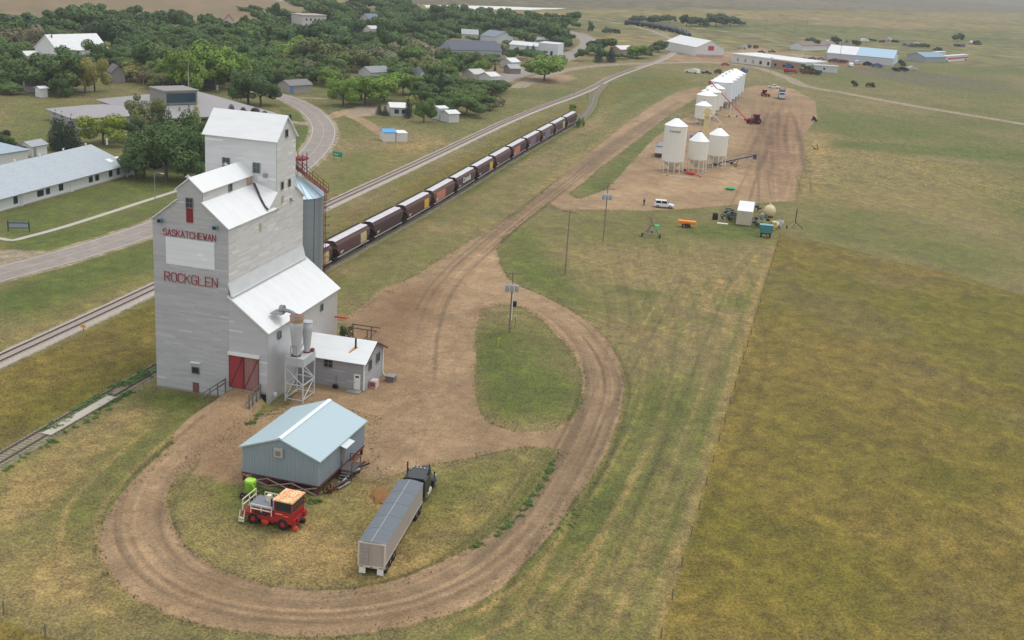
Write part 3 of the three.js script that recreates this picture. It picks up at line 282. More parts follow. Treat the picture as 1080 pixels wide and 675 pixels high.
const mGlassDark = mat(sr(34, 44, 50), 0.12), mFrame = mat(sr(120, 124, 126), 0.7), mRedPaint = mat(sr(150, 40, 46), 0.75), mLetter = mat(sr(168, 34, 44), 0.8);
const mDark = mat(sr(32, 31, 32), 0.85), mTyre = mat(sr(30, 29, 29), 0.9), mSteel = mat(sr(150, 154, 158), 0.45, { metalness: 0.5 }), mGalv = mat(sr(200, 204, 206), 0.5, { map: grime(205, 255, 1, 0.4, 4) });
const mWood = mat(sr(116, 98, 80), 0.9, { map: grime(190, 255, 4, 0.3, 3) }), mGreyWood = mat(sr(128, 122, 114), 0.9, { map: grime(190, 255, 4, 0.3, 3) }), mRust = mat(sr(124, 62, 42), 0.9, { map: grime(180, 255, 1, 1, 2) }), mWhite = mat(sr(226, 227, 224), 0.6), mConc = mat(sr(164, 160, 152), 0.95, { map: grime(205, 255, 1, 1, 4) });
const mRedSteel = mat(sr(112, 50, 48), 0.75), mBlack = mat(sr(20, 20, 22), 0.4);

// lapped boards: each course leans out at its foot and is split into boards of slightly different paint
function lapWall(pg, at, { pitch = 0.26, tone = [166, 168, 170], vary = 9, streak = 0.04, seed = 1, proud = 0.03 } = {}) {
  const r = rng(seed), P = [], N = [], C = [], lo = Math.min(...pg.map((p) => p[1])), hi = Math.max(...pg.map((p) => p[1]));
  const span = (h) => { let a = 1e9, b = -1e9; for (let i = 0; i < pg.length; i++) { const p = pg[i], q = pg[(i + 1) % pg.length]; if (Math.abs(p[1] - h) < 1e-6) { a = Math.min(a, p[0]); b = Math.max(b, p[0]); } if ((p[1] - h) * (q[1] - h) < 0) { const t = (h - p[1]) / (q[1] - p[1]), x = lerp(p[0], q[0], t); a = Math.min(a, x); b = Math.max(b, x); } } return [a, b]; };
  for (let h = lo; h < hi - 0.01; h += pitch) {
    const h1 = Math.min(hi, h + pitch), s0 = span(h + 1e-4), s1 = span(h1 - 1e-4); let x = s0[0]; const row = (r() - 0.5) * vary * 0.5;
    while (x < s0[1] - 0.02) {
      const x1 = Math.min(s0[1], x + 0.7 + r() * 2.2), e = x1 > s0[1] - 0.6 ? s0[1] : x1, k = (r() - 0.5) * vary + row + (r() < streak ? 8 + r() * 16 : 0), c = sr(tone[0] + k, tone[1] + k, tone[2] + k);
      const m = (v) => clamp(v, s1[0], s1[1]), a = at(x, h, proud), b = at(e, h, proud), cc = at(m(e), h1, 0), d = at(m(x), h1, 0), f = at(x, h, 0), g = at(e, h, 0);
      for (const t of [[a, b, cc], [a, cc, d], [f, g, b], [f, b, a]]) { for (const v of t) { P.push(...v); C.push(c.r, c.g, c.b); } }
      x = e;
    }
  }
  const g = new THREE.BufferGeometry(); g.setAttribute('position', new THREE.Float32BufferAttribute(P, 3)); g.setAttribute('color', new THREE.Float32BufferAttribute(C, 3)); g.setAttribute('uv', new THREE.Float32BufferAttribute(new Float32Array(P.length / 3 * 2), 2)); g.computeVertexNormals(); return g;
}
// ribbed metal sheet: quadrilateral a-b (foot) to d-c (top) with ribs running from foot to top
function ribSheet(a, b, c, d, pitch = 0.3, depth = 0.04, lift) {
  a = V(...a); b = V(...b); c = V(...c); d = V(...d); const n = lift ?? b.clone().sub(a).cross(d.clone().sub(a)).normalize(), L = Math.max(a.distanceTo(b), d.distanceTo(c)), k = Math.max(1, Math.round(L / pitch)), prof = [[0, 0], [0.62, 0], [0.72, 1], [0.9, 1]], P = [];
  const pts = []; for (let i = 0; i < k; i++) for (const [t, h] of prof) pts.push([(i + t) / k, h * depth]); pts.push([1, 0]);
  const at = (t, h, top) => (top ? d : a).clone().lerp(top ? c : b, t).addScaledVector(n, h);
  for (let i = 0; i < pts.length - 1; i++) { const p = at(...pts[i], 0), q = at(...pts[i + 1], 0), s = at(...pts[i + 1], 1), t = at(...pts[i], 1); for (const v of [p, q, s, p, s, t]) P.push(v.x, v.y, v.z); }
  const g = new THREE.BufferGeometry(); g.setAttribute('position', new THREE.Float32BufferAttribute(P, 3)); g.computeVertexNormals(); g.setAttribute('uv', new THREE.Float32BufferAttribute(new Float32Array(P.length / 3 * 2), 2)); return g;
}
// a window on a wall: at(a, h, proud) gives wall points; frame is a part, its pane a sub-part
function windowOn(parent, at, a0, a1, h0, h1, { frame = mFrame, pane = mGlassDark, mullion = true, name = 'window' } = {}) {
  const q = (x0, x1, y0, y1, p) => slab([at(x0, y0, p), at(x1, y0, p), at(x1, y1, p), at(x0, y1, p)], 0.07), t = 0.09;
  const f = part(name, [q(a0 - t, a1 + t, h1, h1 + t, 0.12), q(a0 - t, a1 + t, h0 - t, h0, 0.14), q(a0 - t, a0, h0, h1, 0.12), q(a1, a1 + t, h0, h1, 0.12), mullion && q(a0, a1, (h0 + h1) / 2 - 0.03, (h0 + h1) / 2 + 0.03, 0.1), mullion && q((a0 + a1) / 2 - 0.025, (a0 + a1) / 2 + 0.025, h0, h1, 0.098)], frame, parent);
  part('pane', q(a0, a1, h0, h1, 0.06), pane, f); return f;
}
// block lettering made of straight strokes on a 4 x 6 grid
const STROKES = { S: [[4, 5, 3, 6, 1, 6, 0, 5, 0, 4, 1, 3, 3, 3, 4, 2, 4, 1, 3, 0, 1, 0, 0, 1]], A: [[0, 0, 2, 6, 4, 0], [0.8, 2, 3.2, 2]], K: [[0, 0, 0, 6], [4, 6, 0, 2.6], [1.2, 3.5, 4, 0]], T: [[0, 6, 4, 6], [2, 6, 2, 0]], C: [[4, 5, 3, 6, 1, 6, 0, 5, 0, 1, 1, 0, 3, 0, 4, 1]], H: [[0, 0, 0, 6], [4, 0, 4, 6], [0, 3, 4, 3]], E: [[4, 6, 0, 6, 0, 0, 4, 0], [0, 3, 3, 3]], W: [[0, 6, 1, 0, 2, 4, 3, 0, 4, 6]], N: [[0, 0, 0, 6, 4, 0, 4, 6]], R: [[0, 0, 0, 6, 3, 6, 4, 5, 4, 4, 3, 3, 0, 3], [2, 3, 4, 0]], O: [[1, 0, 0, 1, 0, 5, 1, 6, 3, 6, 4, 5, 4, 1, 3, 0, 1, 0]], G: [[4, 5, 3, 6, 1, 6, 0, 5, 0, 1, 1, 0, 3, 0, 4, 1, 4, 2.6, 2.4, 2.6]], L: [[0, 6, 0, 0, 4, 0]] };
function word(text, parent, x0, x1, y0, y1, z, m, w) { const n = text.length, cell = (x1 - x0) / n, gw = cell * 0.74; [...text].forEach((ch, i) => { const gs = []; for (const l of STROKES[ch]) for (let k = 0; k + 3 < l.length; k += 2) { const q = (j) => [x0 + i * cell + (cell - gw) / 2 + l[j] / 4 * gw, lerp(y0, y1, l[j + 1] / 6), z], a = q(k), b = q(k + 2), d = V(b[0] - a[0], b[1] - a[1], 0).setLength(w * 0.4); gs.push(bar([a[0] - d.x, a[1] - d.y, z + 0.0008 * (k % 5)], [b[0] + d.x, b[1] + d.y, z + 0.0008 * (k % 5)], w, 0.03)); } part('letter', gs, m, parent); }); }

// ---------------------------------------------------------------- the wooden grain elevator
const EL = [-45.42, -142.88], YAW = 13.71;
{
  const t = thing('grain_elevator', 'tall weathered silver wooden grain elevator with white roofs and red town lettering', 'grain elevator', EL, YAW);
  const U0 = 0.2, U1 = 10.45, W1 = 21.8, TW0 = 13.3, TW1 = 19.2, EH = 22.3, TH = 31.2, PK = 34.0;
  const front = (w, o = 1) => (a, h, p) => [a, h, -w + p * o], side = (u, o = 1) => (a, h, p) => [u + p * o, h, -a];
  const F = front(0);
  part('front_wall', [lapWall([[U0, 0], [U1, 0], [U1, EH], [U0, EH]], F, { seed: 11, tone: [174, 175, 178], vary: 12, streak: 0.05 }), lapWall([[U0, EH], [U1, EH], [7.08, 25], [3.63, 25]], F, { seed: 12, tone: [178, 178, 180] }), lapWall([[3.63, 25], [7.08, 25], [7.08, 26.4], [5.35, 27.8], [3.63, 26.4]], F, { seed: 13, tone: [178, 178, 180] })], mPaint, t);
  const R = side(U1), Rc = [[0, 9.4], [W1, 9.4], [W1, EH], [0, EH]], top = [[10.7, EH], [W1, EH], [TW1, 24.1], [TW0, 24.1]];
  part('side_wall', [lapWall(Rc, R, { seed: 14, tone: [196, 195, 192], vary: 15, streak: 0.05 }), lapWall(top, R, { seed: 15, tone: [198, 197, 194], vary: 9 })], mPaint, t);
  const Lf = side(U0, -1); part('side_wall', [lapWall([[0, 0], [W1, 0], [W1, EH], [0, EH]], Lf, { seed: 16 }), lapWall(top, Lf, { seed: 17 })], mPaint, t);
  part('back_wall', lapWall([[U0, 0], [U1, 0], [U1, EH], [U0, EH]], front(W1, -1), { seed: 18 }), mPaint, t);
  // tower across the top
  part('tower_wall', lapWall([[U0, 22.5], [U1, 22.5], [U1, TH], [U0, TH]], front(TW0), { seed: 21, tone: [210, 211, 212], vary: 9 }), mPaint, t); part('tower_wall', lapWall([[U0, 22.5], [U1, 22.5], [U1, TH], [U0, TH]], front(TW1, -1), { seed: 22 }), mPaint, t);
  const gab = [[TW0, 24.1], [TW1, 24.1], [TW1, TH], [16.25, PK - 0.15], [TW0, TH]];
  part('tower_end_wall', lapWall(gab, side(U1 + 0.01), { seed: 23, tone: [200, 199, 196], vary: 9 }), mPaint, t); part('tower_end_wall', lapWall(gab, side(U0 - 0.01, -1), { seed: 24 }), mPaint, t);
  const tr = (s) => { const w0 = s < 0 ? TW0 - 0.35 : TW1 + 0.35, y0 = TH - 0.2; return slab(s < 0 ? [[U0 - 0.3, y0, -w0], [U1 + 0.3, y0, -w0], [U1 + 0.3, PK + 0.12, -16.25], [U0 - 0.3, PK + 0.12, -16.25]] : [[U1 + 0.3, y0, -w0], [U0 - 0.3, y0, -w0], [U0 - 0.3, PK + 0.12, -16.25], [U1 + 0.3, PK + 0.12, -16.25]], 0.12); };
  part('tower_roof', tr(-1), mRoofWhite, t); part('tower_roof', tr(1), mRoofWhite, t);
  // lower roofs either side of the raised middle
  part('roof_slope', slab([[U1 + 0.28, EH - 0.12, 0.3], [U1 + 0.28, EH - 0.12, -TW0], [7.08, 25.12, -TW0], [7.08, 25.12, 0.3]]), mRoofWhite, t);
  part('roof_slope', slab([[U0 - 0.28, EH - 0.12, -TW0], [U0 - 0.28, EH - 0.12, 0.3], [3.63, 25.12, 0.3], [3.63, 25.12, -TW0]]), mRoofWhite, t);
  part('roof_slope', slab([[U1 + 0.25, EH + 0.15, -10.5], [U1 + 0.25, 24.35, -TW0 + 0.02], [7.1, 25.45, -TW0 + 0.02]]), mRoofWhite, t);
  part('roof_slope', slab([[U1 + 0.25, 24.2, -TW1], [U1 + 0.25, EH + 0.05, -W1 - 0.2], [U0 - 0.25, EH + 0.05, -W1 - 0.2], [U0 - 0.25, 24.2, -TW1]]), mRoofWhite, t);
  part('roof_seam', pipe([[U1 + 0.2, EH + 0.3, -10.5], [9.6, 23.2, -11.1], [8.5, 24.3, -12.1], [7.4, 25.25, -13.1]], 0.11), mat(sr(72, 66, 62), 0.9), t);
  // raised middle
  part('monitor_wall', lapWall([[0.03, 25.1], [TW0, 25.1], [TW0, 26.4], [0.03, 26.4]], side(7.08), { seed: 31, tone: [194, 194, 192] }), mPaint, t); part('monitor_wall', lapWall([[0.03, 25.1], [TW0, 25.1], [TW0, 26.4], [0.03, 26.4]], side(3.63, -1), { seed: 32 }), mPaint, t);
  part('monitor_roof', slab([[7.32, 26.32, 0.25], [7.32, 26.32, -TW0], [5.35, 27.94, -TW0], [5.35, 27.94, 0.25]]), mRoofWhite, t); part('monitor_roof', slab([[3.38, 26.32, -TW0], [3.38, 26.32, 0.25], [5.35, 27.94, 0.25], [5.35, 27.94, -TW0]]), mRoofWhite, t);
  for (const [u, w, h] of [[4.1, 1.9, 27.0], [4.2, 11.3, 27.1]]) { part('roof_vent', [rod([u, h - 0.4, -w], [u, h + 0.55, -w], 0.22), move(new THREE.ConeGeometry(0.42, 0.3, 10), u, h + 0.7, -w)], mSteel, t); }
  // driveway shed along the right side
  part('annex_front_wall', [lapWall([[U1 + 0.02, 0], [15.75, 0], [15.75, 9.75], [U1 + 0.02, 9.75]], front(-0.02), { seed: 41, tone: [182, 183, 186], vary: 7 }), lapWall([[U1 + 0.02, 9.75], [15.75, 9.75], [U1 + 0.02, 13.6]], front(-0.02), { seed: 42, tone: [182, 183, 186], vary: 7 })], mPaint, t);
  const mSheet = mat(sr(206, 208, 210), 0.34, { metalness: 0.3, map: grime(220, 255, 0.5, 0.5, 9) });
  part('annex_side_wall', [ribSheet([15.75, 0, 0], [15.75, 0, -22.1], [15.75, 9.75, -22.1], [15.75, 9.75, 0], 0.5, 0.012, V(1, 0, 0)), bx(10.5, 15.7, 0, 9.7, -22.1, -22.04)], mSheet, t);
  part('annex_roof', slab([[16.1, 9.58, 0.35], [16.1, 9.58, -22.4], [10.48, 13.72, -22.4], [10.48, 13.72, 0.35]], 0.16), mRoofWhite, t);
  part('flashing', [slab([[11.0, 13.5, 0.2], [11.0, 13.5, -21.8], [10.5, 15.3, -21.8], [10.5, 15.3, 0.2]], 0.1), bar([11.02, 13.62, 0.22], [11.02, 13.62, -21.8], 0.3, 0.12)], mat(sr(214, 217, 218), 0.6, { map: grime(225, 255, 1, 0.2, 5) }), t);
  // doors, windows, lamps
  const dm = (c) => mat(c, 0.85, { map: grime(190, 255, 3, 0.3, 2.5) });
  const d1 = part('sliding_door', bx(10.52, 12.55, 1.65, 6.05, 0.05, 0.14), dm(sr(172, 64, 70)), t), d2 = part('sliding_door', bx(12.58, 14.6, 1.65, 6.05, 0.05, 0.14), dm(sr(168, 122, 118)), t);
  for (const [d, x0, x1, c] of [[d1, 10.52, 12.55, mRedPaint], [d2, 12.58, 14.6, mRedPaint]]) part('door_brace', [bar([x0 + 0.1, 1.8, 0.17], [x1 - 0.1, 5.9, 0.17], 0.12, 0.06), bar([x0 + 0.04, 1.7, 0.16], [x0 + 0.04, 6, 0.16], 0.1, 0.05), bar([x1 - 0.04, 1.7, 0.16], [x1 - 0.04, 6, 0.16], 0.1, 0.05), bar([x0, 1.72, 0.16], [x1, 1.72, 0.16], 0.12, 0.05)], mat(sr(104, 54, 54), 0.8), d);
  part('door_track_hood', bx(10.45, 14.7, 6.05, 6.42, 0, 0.4), mWhite, t);
  windowOn(t, F, 4.9, 5.75, 24.25, 25.35, { pane: mat(sr(56, 62, 66), 0.2) }); part('loft_hatch', [bx(4.88, 5.78, 22.35, 24.1, 0.03, 0.1)], dm(sr(150, 44, 48)), t);
  windowOn(t, F, 5.3, 6.25, 2.72, 3.5, { mullion: false }); part('window_hood', bx(5.1, 6.5, 4.1, 4.22, 0.02, 0.3), mWhite, t); part('small_door', bx(5.36, 6.2, 0.1, 1.45, 0.04, 0.1), dm(sr(138, 88, 88)), t);
  for (const u of [1.52, 9.0]) { const l = part('flood_lamp', [bx(u - 0.28, u + 0.28, 22.0, 22.45, 0.3, 0.75), rod([u, 22.2, 0], [u, 22.2, 0.35], 0.06)], mat(sr(92, 122, 138), 0.5), t); part('lamp_glass', bx(u - 0.22, u + 0.22, 22.05, 22.4, 0.755, 0.77), mGlassDark, l); }
  const T0 = front(TW0); windowOn(t, T0, 2.8, 3.75, 27.0, 28.1, { pane: mat(sr(70, 86, 90), 0.15) }); windowOn(t, T0, 7.2, 8.1, 26.7, 27.9, { pane: mat(sr(70, 86, 90), 0.15) });
  const TR_ = side(U1 + 0.01); windowOn(t, TR_, 15.9, 16.6, 31.3, 32.2, { mullion: false }); windowOn(t, TR_, 14.7, 15.3, 24.5, 25.4, { mullion: false }); windowOn(t, TR_, 16.9, 17.5, 24.5, 25.4, { mullion: false });
  const MR = side(7.08); windowOn(t, MR, 6.6, 7.4, 25.3, 26.1, { mullion: false }); part('monitor_door', bx(7.1, 7.2, 25.15, 26.35, -11.6, -12.8), mat(sr(176, 146, 122), 0.85), t);
  for (const [w, h] of [[17.5, 22.9], [13.0, 22.5]]) part('spout_hood', slab([[U1 + 0.02, h, -w], [U1 + 0.55, h - 0.5, -w - 0.2], [U1 + 0.02, h - 0.5, -w - 0.8]], 0.05), mat(sr(78, 116, 116), 0.6), t);
  const A = side(15.76); for (const w of [2.9, 9.4, 16.1]) windowOn(t, A, w, w + 0.75, 7.9, 8.75, { mullion: false });
  for (const [x0, x1, y0, y1] of [[4.5, 5.2, 29.2, 29.32], [1.9, 2.5, 29.4, 29.55], [7.9, 9.3, 25.6, 26.3]]) part('patch', bx(x0, x1, y0, y1, -13.26, -13.2), mat(sr(226, 227, 226), 0.7), t);
  { const r = rng(61), m = mat(sr(176, 156, 130), 0.9); for (const [h, w] of [[20.6, 8.7], [22.9, 15.2]]) { const o = []; for (let k = 0; k < 14; k++) { const a = k / 14 * 6.283, q = 0.3 + r() * 0.45; o.push([U1 + 0.036, h + Math.sin(a) * q * 1.2, -w + Math.cos(a) * q * 0.7]); } part('bare_wood_patch', poly3(o), m, t); } }
  part('name_panel', lapWall([[1.95, 16.72], [8.63, 16.72], [8.63, 20.2], [1.95, 20.2]], (a, h, p) => [a, h, 0.035 + p], { tone: [222, 226, 230], vary: 6, seed: 51 }), mPaint, t);
  word('SASKATCHEWAN', t, 1.6, 8.9, 20.4, 21.16, 0.07, mLetter, 0.14); word('ROCKGLEN', t, 1.6, 9.1, 14.55, 15.66, 0.07, mLetter, 0.19);
  part('foundation', [bx(U0 - 0.05, 15.6, -0.3, 0.25, 0.06, -21.9), bx(13.9, 15.55, 0, 1.6, 0.03, 0.08)], mConc, t); part('pit_opening', bx(14.65, 15.6, 0.05, 1.35, 0.05, 0.1), mDark, t);
  part('wall_lamp', [bx(15.78, 16.1, 0.6, 1.0, -1.6, -2.0)], mWhite, t); part('exhaust_fan', [bx(8.7, 9.2, 26.2, 26.7, -12.9, -13.25)], mSteel, t);
}
// ---------------------------------------------------------------- earth ramp to the driveway door, with its railings
{
  const c = Math.cos(YAW * RAD), s = Math.sin(YAW * RAD), W = (u, w) => [EL[0] + u * c + w * s, EL[1] + u * s - w * c], t = tiles[0], P = [], UV = [], ix = [], n = 14, m = 6;
  for (let j = 0; j <= n; j++) for (let i = 0; i <= m; i++) { const k = j / n, uc = lerp(12.55, 11.6, k), half = lerp(2.2, 3.0, k), a = (i / m - 0.5) * 2, q = W(uc + a * (half + (Math.abs(a) > 0.9 ? 1.1 * (1 - k) : 0)), 0.02 - k * 15), y = (Math.abs(a) > 0.9 ? 0.02 : 1) * 1.68 * Math.pow(1 - k, 1.25) + 0.02 + (k > 0 && k < 1 ? (noise(i * 9, j * 9) - 0.5) * 0.12 : 0); P.push(q[0], y, q[1]); UV.push((q[0] - t.x0) / t.s, (q[1] - t.z0) / t.s); if (i && j) { const b = j * (m + 1) + i; ix.push(b - m - 2, b - 1, b - m - 1, b - m - 1, b - 1, b); } }
  const g = new THREE.BufferGeometry(); g.setAttribute('position', new THREE.Float32BufferAttribute(P, 3)); g.setAttribute('uv', new THREE.Float32BufferAttribute(UV, 2)); g.setIndex(ix); g.computeVertexNormals();
  const o = ground('ramp', g, groundMats[0]);
  for (const [u0, u1, lab, L] of [[10.1, 9.2, 'long grey timber railing on the elevator side of the dirt ramp', 4.4], [14.9, 14.9, 'short grey timber railing on the concrete side of the dirt ramp', 3.1]]) {
    const r = thing('ramp_railing', lab, 'railing', EL, YAW, 'railings of the ramp');
    const at = (k, h) => [lerp(u0, u1, k), 1.72 * Math.pow(1 - k * L / 15, 1.25) + h, 0.25 + k * L];
    for (const k of [0.02, 0.35, 0.68, 1]) part('post', bar(at(k, -0.9), at(k, 1.05), 0.13), mGreyWood, r);
    for (const h of [0.5, 1]) part('rail', bar(at(0, h), at(1, h), 0.1, 0.14), mGreyWood, r);
  }
  const w = thing('retaining_wall', 'pale concrete retaining wall at the end of the dirt ramp', 'retaining wall', EL, YAW);
  part('wall_panel', prism([[0, 0], [3.4, 0], [3.4, 0.9], [0, 1.75]], 14.55, 14.85).rotateY(-Math.PI / 2).translate(29.4, 0, 0.1), mConc, w);
}
// ---------------------------------------------------------------- steel bin behind, with its red catwalk
{
  const c = Math.cos(YAW * RAD), s = Math.sin(YAW * RAD), at = (u, w) => [EL[0] + u * c + w * s, EL[1] + u * s - w * c];
  const t = thing('steel_grain_bin', 'tall galvanised grain bin with ribbed pale blue cone roof behind the elevator', 'grain bin', at(7.0, 26.6), YAW);
  const mBin = mat(sr(158, 170, 178), 0.42, { metalness: 0.35, map: grime(200, 255, 1, 0.3, 8) }), mBinRoof = mat(sr(176, 200, 214), 0.4, { metalness: 0.2 }), R = 4.1, H = 21.5;
  for (let k = 0; k < 14; k++) { const pr = []; for (let i = 0; i <= 12; i++) pr.push([R + (i % 2 ? 0.02 : 0), (k + i / 12) * H / 14 + 0.01]); part('wall_ring', lathe(pr, 40), mBin, t); }
  const gs = []; for (let k = 0; k < 26; k++) { const a = k / 26 * Math.PI * 2, b = (k + 1) / 26 * Math.PI * 2, p = (q, r, h) => [Math.cos(q) * r, h, Math.sin(q) * r]; const pn = slab([p(b, R + 0.25, H - 0.05), p(a, R + 0.25, H - 0.05), p(a, 0.5, H + 2.5), p(b, 0.5, H + 2.5)], 0.04); part('roof_panel', pn, mBinRoof, t); gs.push(bar(p(a, R + 0.25, H), p(a, 0.5, H + 2.56), 0.1, 0.12)); }
  part('roof_rib', gs, mat(sr(206, 220, 228), 0.4), t); part('roof_cap', [move(new THREE.ConeGeometry(0.7, 0.5, 16), 0, H + 2.75, 0)], mBinRoof, t);
  for (let k = 0; k < 5; k++) part('stiffener', bar([Math.cos(k - 0.6) * (R + 0.06), 0, Math.sin(k - 0.6) * (R + 0.06)], [Math.cos(k - 0.6) * (R + 0.06), H, Math.sin(k - 0.6) * (R + 0.06)], 0.08), mBin, t);
  const r = thing('red_catwalk', 'red steel ladder tower and catwalk above the galvanised bin roof', 'catwalk', at(7.0, 26.6), YAW), X = 4.7;
  part('ladder', [bar([X, 0, -0.3], [X, 22.4, -0.3], 0.08), bar([X, 0, 0.3], [X, 22.4, 0.3], 0.08), ...Array.from({ length: 40 }, (_, k) => bar([X, 0.5 + k * 0.54, -0.3], [X, 0.5 + k * 0.54, 0.3], 0.04))], mRedSteel, r);
  part('ladder_cage', Array.from({ length: 16 }, (_, k) => move(new THREE.TorusGeometry(0.42, 0.03, 4, 10).rotateX(Math.PI / 2), X + 0.35, 3 + k * 1.2, 0)), mRedSteel, r);
  part('walkway', slab([[X + 0.4, 22.1, 0.5], [X + 0.4, 22.1, -0.5], [0, 25.4, -0.5], [0, 25.4, 0.5]].map(([x, y, z]) => [x, y, z]), 0.08), mRedSteel, r);
  const rl = []; for (let k = 0; k <= 6; k++) for (const z of [-0.5, 0.5]) { const x = lerp(X + 0.3, 0, k / 6), y = lerp(22.1, 25.4, k / 6); rl.push(bar([x, y, z], [x, y + 1.1, z], 0.06)); if (k < 6) for (const h of [0.55, 1.1]) rl.push(bar([x, y + h, z], [lerp(X + 0.3, 0, (k + 1) / 6), lerp(22.1, 25.4, (k + 1) / 6) + h, z], 0.05)); }
  for (const s of [0, 1]) part('guard_rail', rl.filter((g) => (g.boundingBox ?? (g.computeBoundingBox(), g.boundingBox)).min.z > 0 === !!s), mRedSteel, r);
  const tp = []; for (const [x, z] of [[0.1, -0.7], [1.5, -0.7], [0.1, 0.7], [1.5, 0.7]]) tp.push(bar([x, 24.3, z], [x, 27.4, z], 0.09)); for (let k = 0; k < 2; k++) for (const z of [-0.7, 0.7]) tp.push(bar([0.1, 24.6 + k * 1.1, z], [1.5, 25.7 + k * 1.1, z], 0.05), bar([0.1, 25.7 + k * 1.1, z], [1.5, 25.7 + k * 1.1, z], 0.05));
  part('tower_frame', tp, mRedSteel, r); part('tower_platform', bx(-0.1, 1.7, 26.4, 26.7, -0.9, 0.9), mat(sr(140, 54, 58), 0.7), r);
}
// ---------------------------------------------------------------- cyclone dust collector
{
  const t = thing('dust_collector', 'twin grey cyclone dust collector on a braced steel stand beside the elevator', 'dust collector', EL, YAW);
  const x0 = 17.2, x1 = 19.6, z0 = -2.1, z1 = -5.6, mStand = mat(sr(196, 200, 204), 0.5);
  for (const [x, z] of [[x0, z0], [x1, z0], [x0, z1], [x1, z1]]) part('leg', bar([x, 0, z], [x, 4.9, z], 0.14), mStand, t);
  for (const [a, b] of [[[x0, z0], [x1, z0]], [[x1, z0], [x1, z1]], [[x0, z1], [x1, z1]], [[x0, z0], [x0, z1]]]) part('brace', [bar([a[0], 0.4, a[1]], [b[0], 2.4, b[1]], 0.1), bar([a[0], 4.6, a[1]], [b[0], 2.4, b[1]], 0.1), bar([a[0], 2.4, a[1]], [b[0], 2.4, b[1]], 0.1), bar([a[0], 0.4, a[1]], [b[0], 0.4, b[1]], 0.08)], mStand, t);
  part('hopper', [bx(x0 - 0.1, x1 + 0.1, 4.9, 6.0, z0 + 0.1, z1 - 0.1)], mGalv, t);
  for (const [x, z, s, y] of [[18.25, -3.0, 1, 6], [18.9, -4.8, 0.78, 6]]) { const c = part('cyclone', move(lathe([[0.42 * s, 0], [0.46 * s, 0.2], [0.78 * s, 3.4 * s], [0.84 * s, 3.9 * s], [0.84 * s, 5.2 * s], [0, 5.25 * s]], 20), x, y, z), mGalv, t); part('cap', move(lathe([[0, 0.16], [0.5, 0.14], [0.9 * s, 0.06], [0.9 * s, 0]], 20), x, y + 5.25 * s, z), s === 1 ? mat(sr(158, 118, 98), 0.8, { map: grime(180, 255, 1, 1, 2) }) : mGalv, c); if (s === 1) part('rusty_band', move(lathe([[0.85, 4.5], [0.85, 5.1]], 20), x, y, z), mat(sr(198, 184, 170), 0.8, { map: grime(170, 255, 1, 1, 2, [1, 0.9, 0.8]) }), c); part('foot_flange', move(lathe([[0.45 * s, 0], [0.62 * s, 0], [0.62 * s, 0.12], [0.45 * s, 0.12]], 16), x, y + 0.01, z), mRust, c); }
  part('duct', [pipe([[18.1, 11.3, -3.2], [17.2, 11.5, -3.6], [16.4, 11.5, -3.9], [15.4, 11.3, -4.2]], 0.24), bx(14.7, 16.2, 11.1, 11.25, -2.8, -4.6)], mSteel, t);
  part('fan_housing', [move(new THREE.CylinderGeometry(0.62, 0.62, 0.5, 16).rotateZ(Math.PI / 2), 15.6, 11.35, -4.4)], mSteel, t);
  part('platform_rail', [bar([17.9, 6, -2.1], [17.9, 7.5, -2.1], 0.07), bar([18.7, 6, -2.1], [18.7, 7.5, -2.1], 0.07), bar([17.9, 7.5, -2.1], [18.7, 7.5, -2.1], 0.07)], mSteel, t);
  part('motor', [bx(19.2, 19.6, 6.02, 6.4, -5.1, -5.6), bx(18.6, 18.95, 6.02, 6.35, -5.3, -5.6)], mat(sr(128, 60, 58), 0.7), t);
}
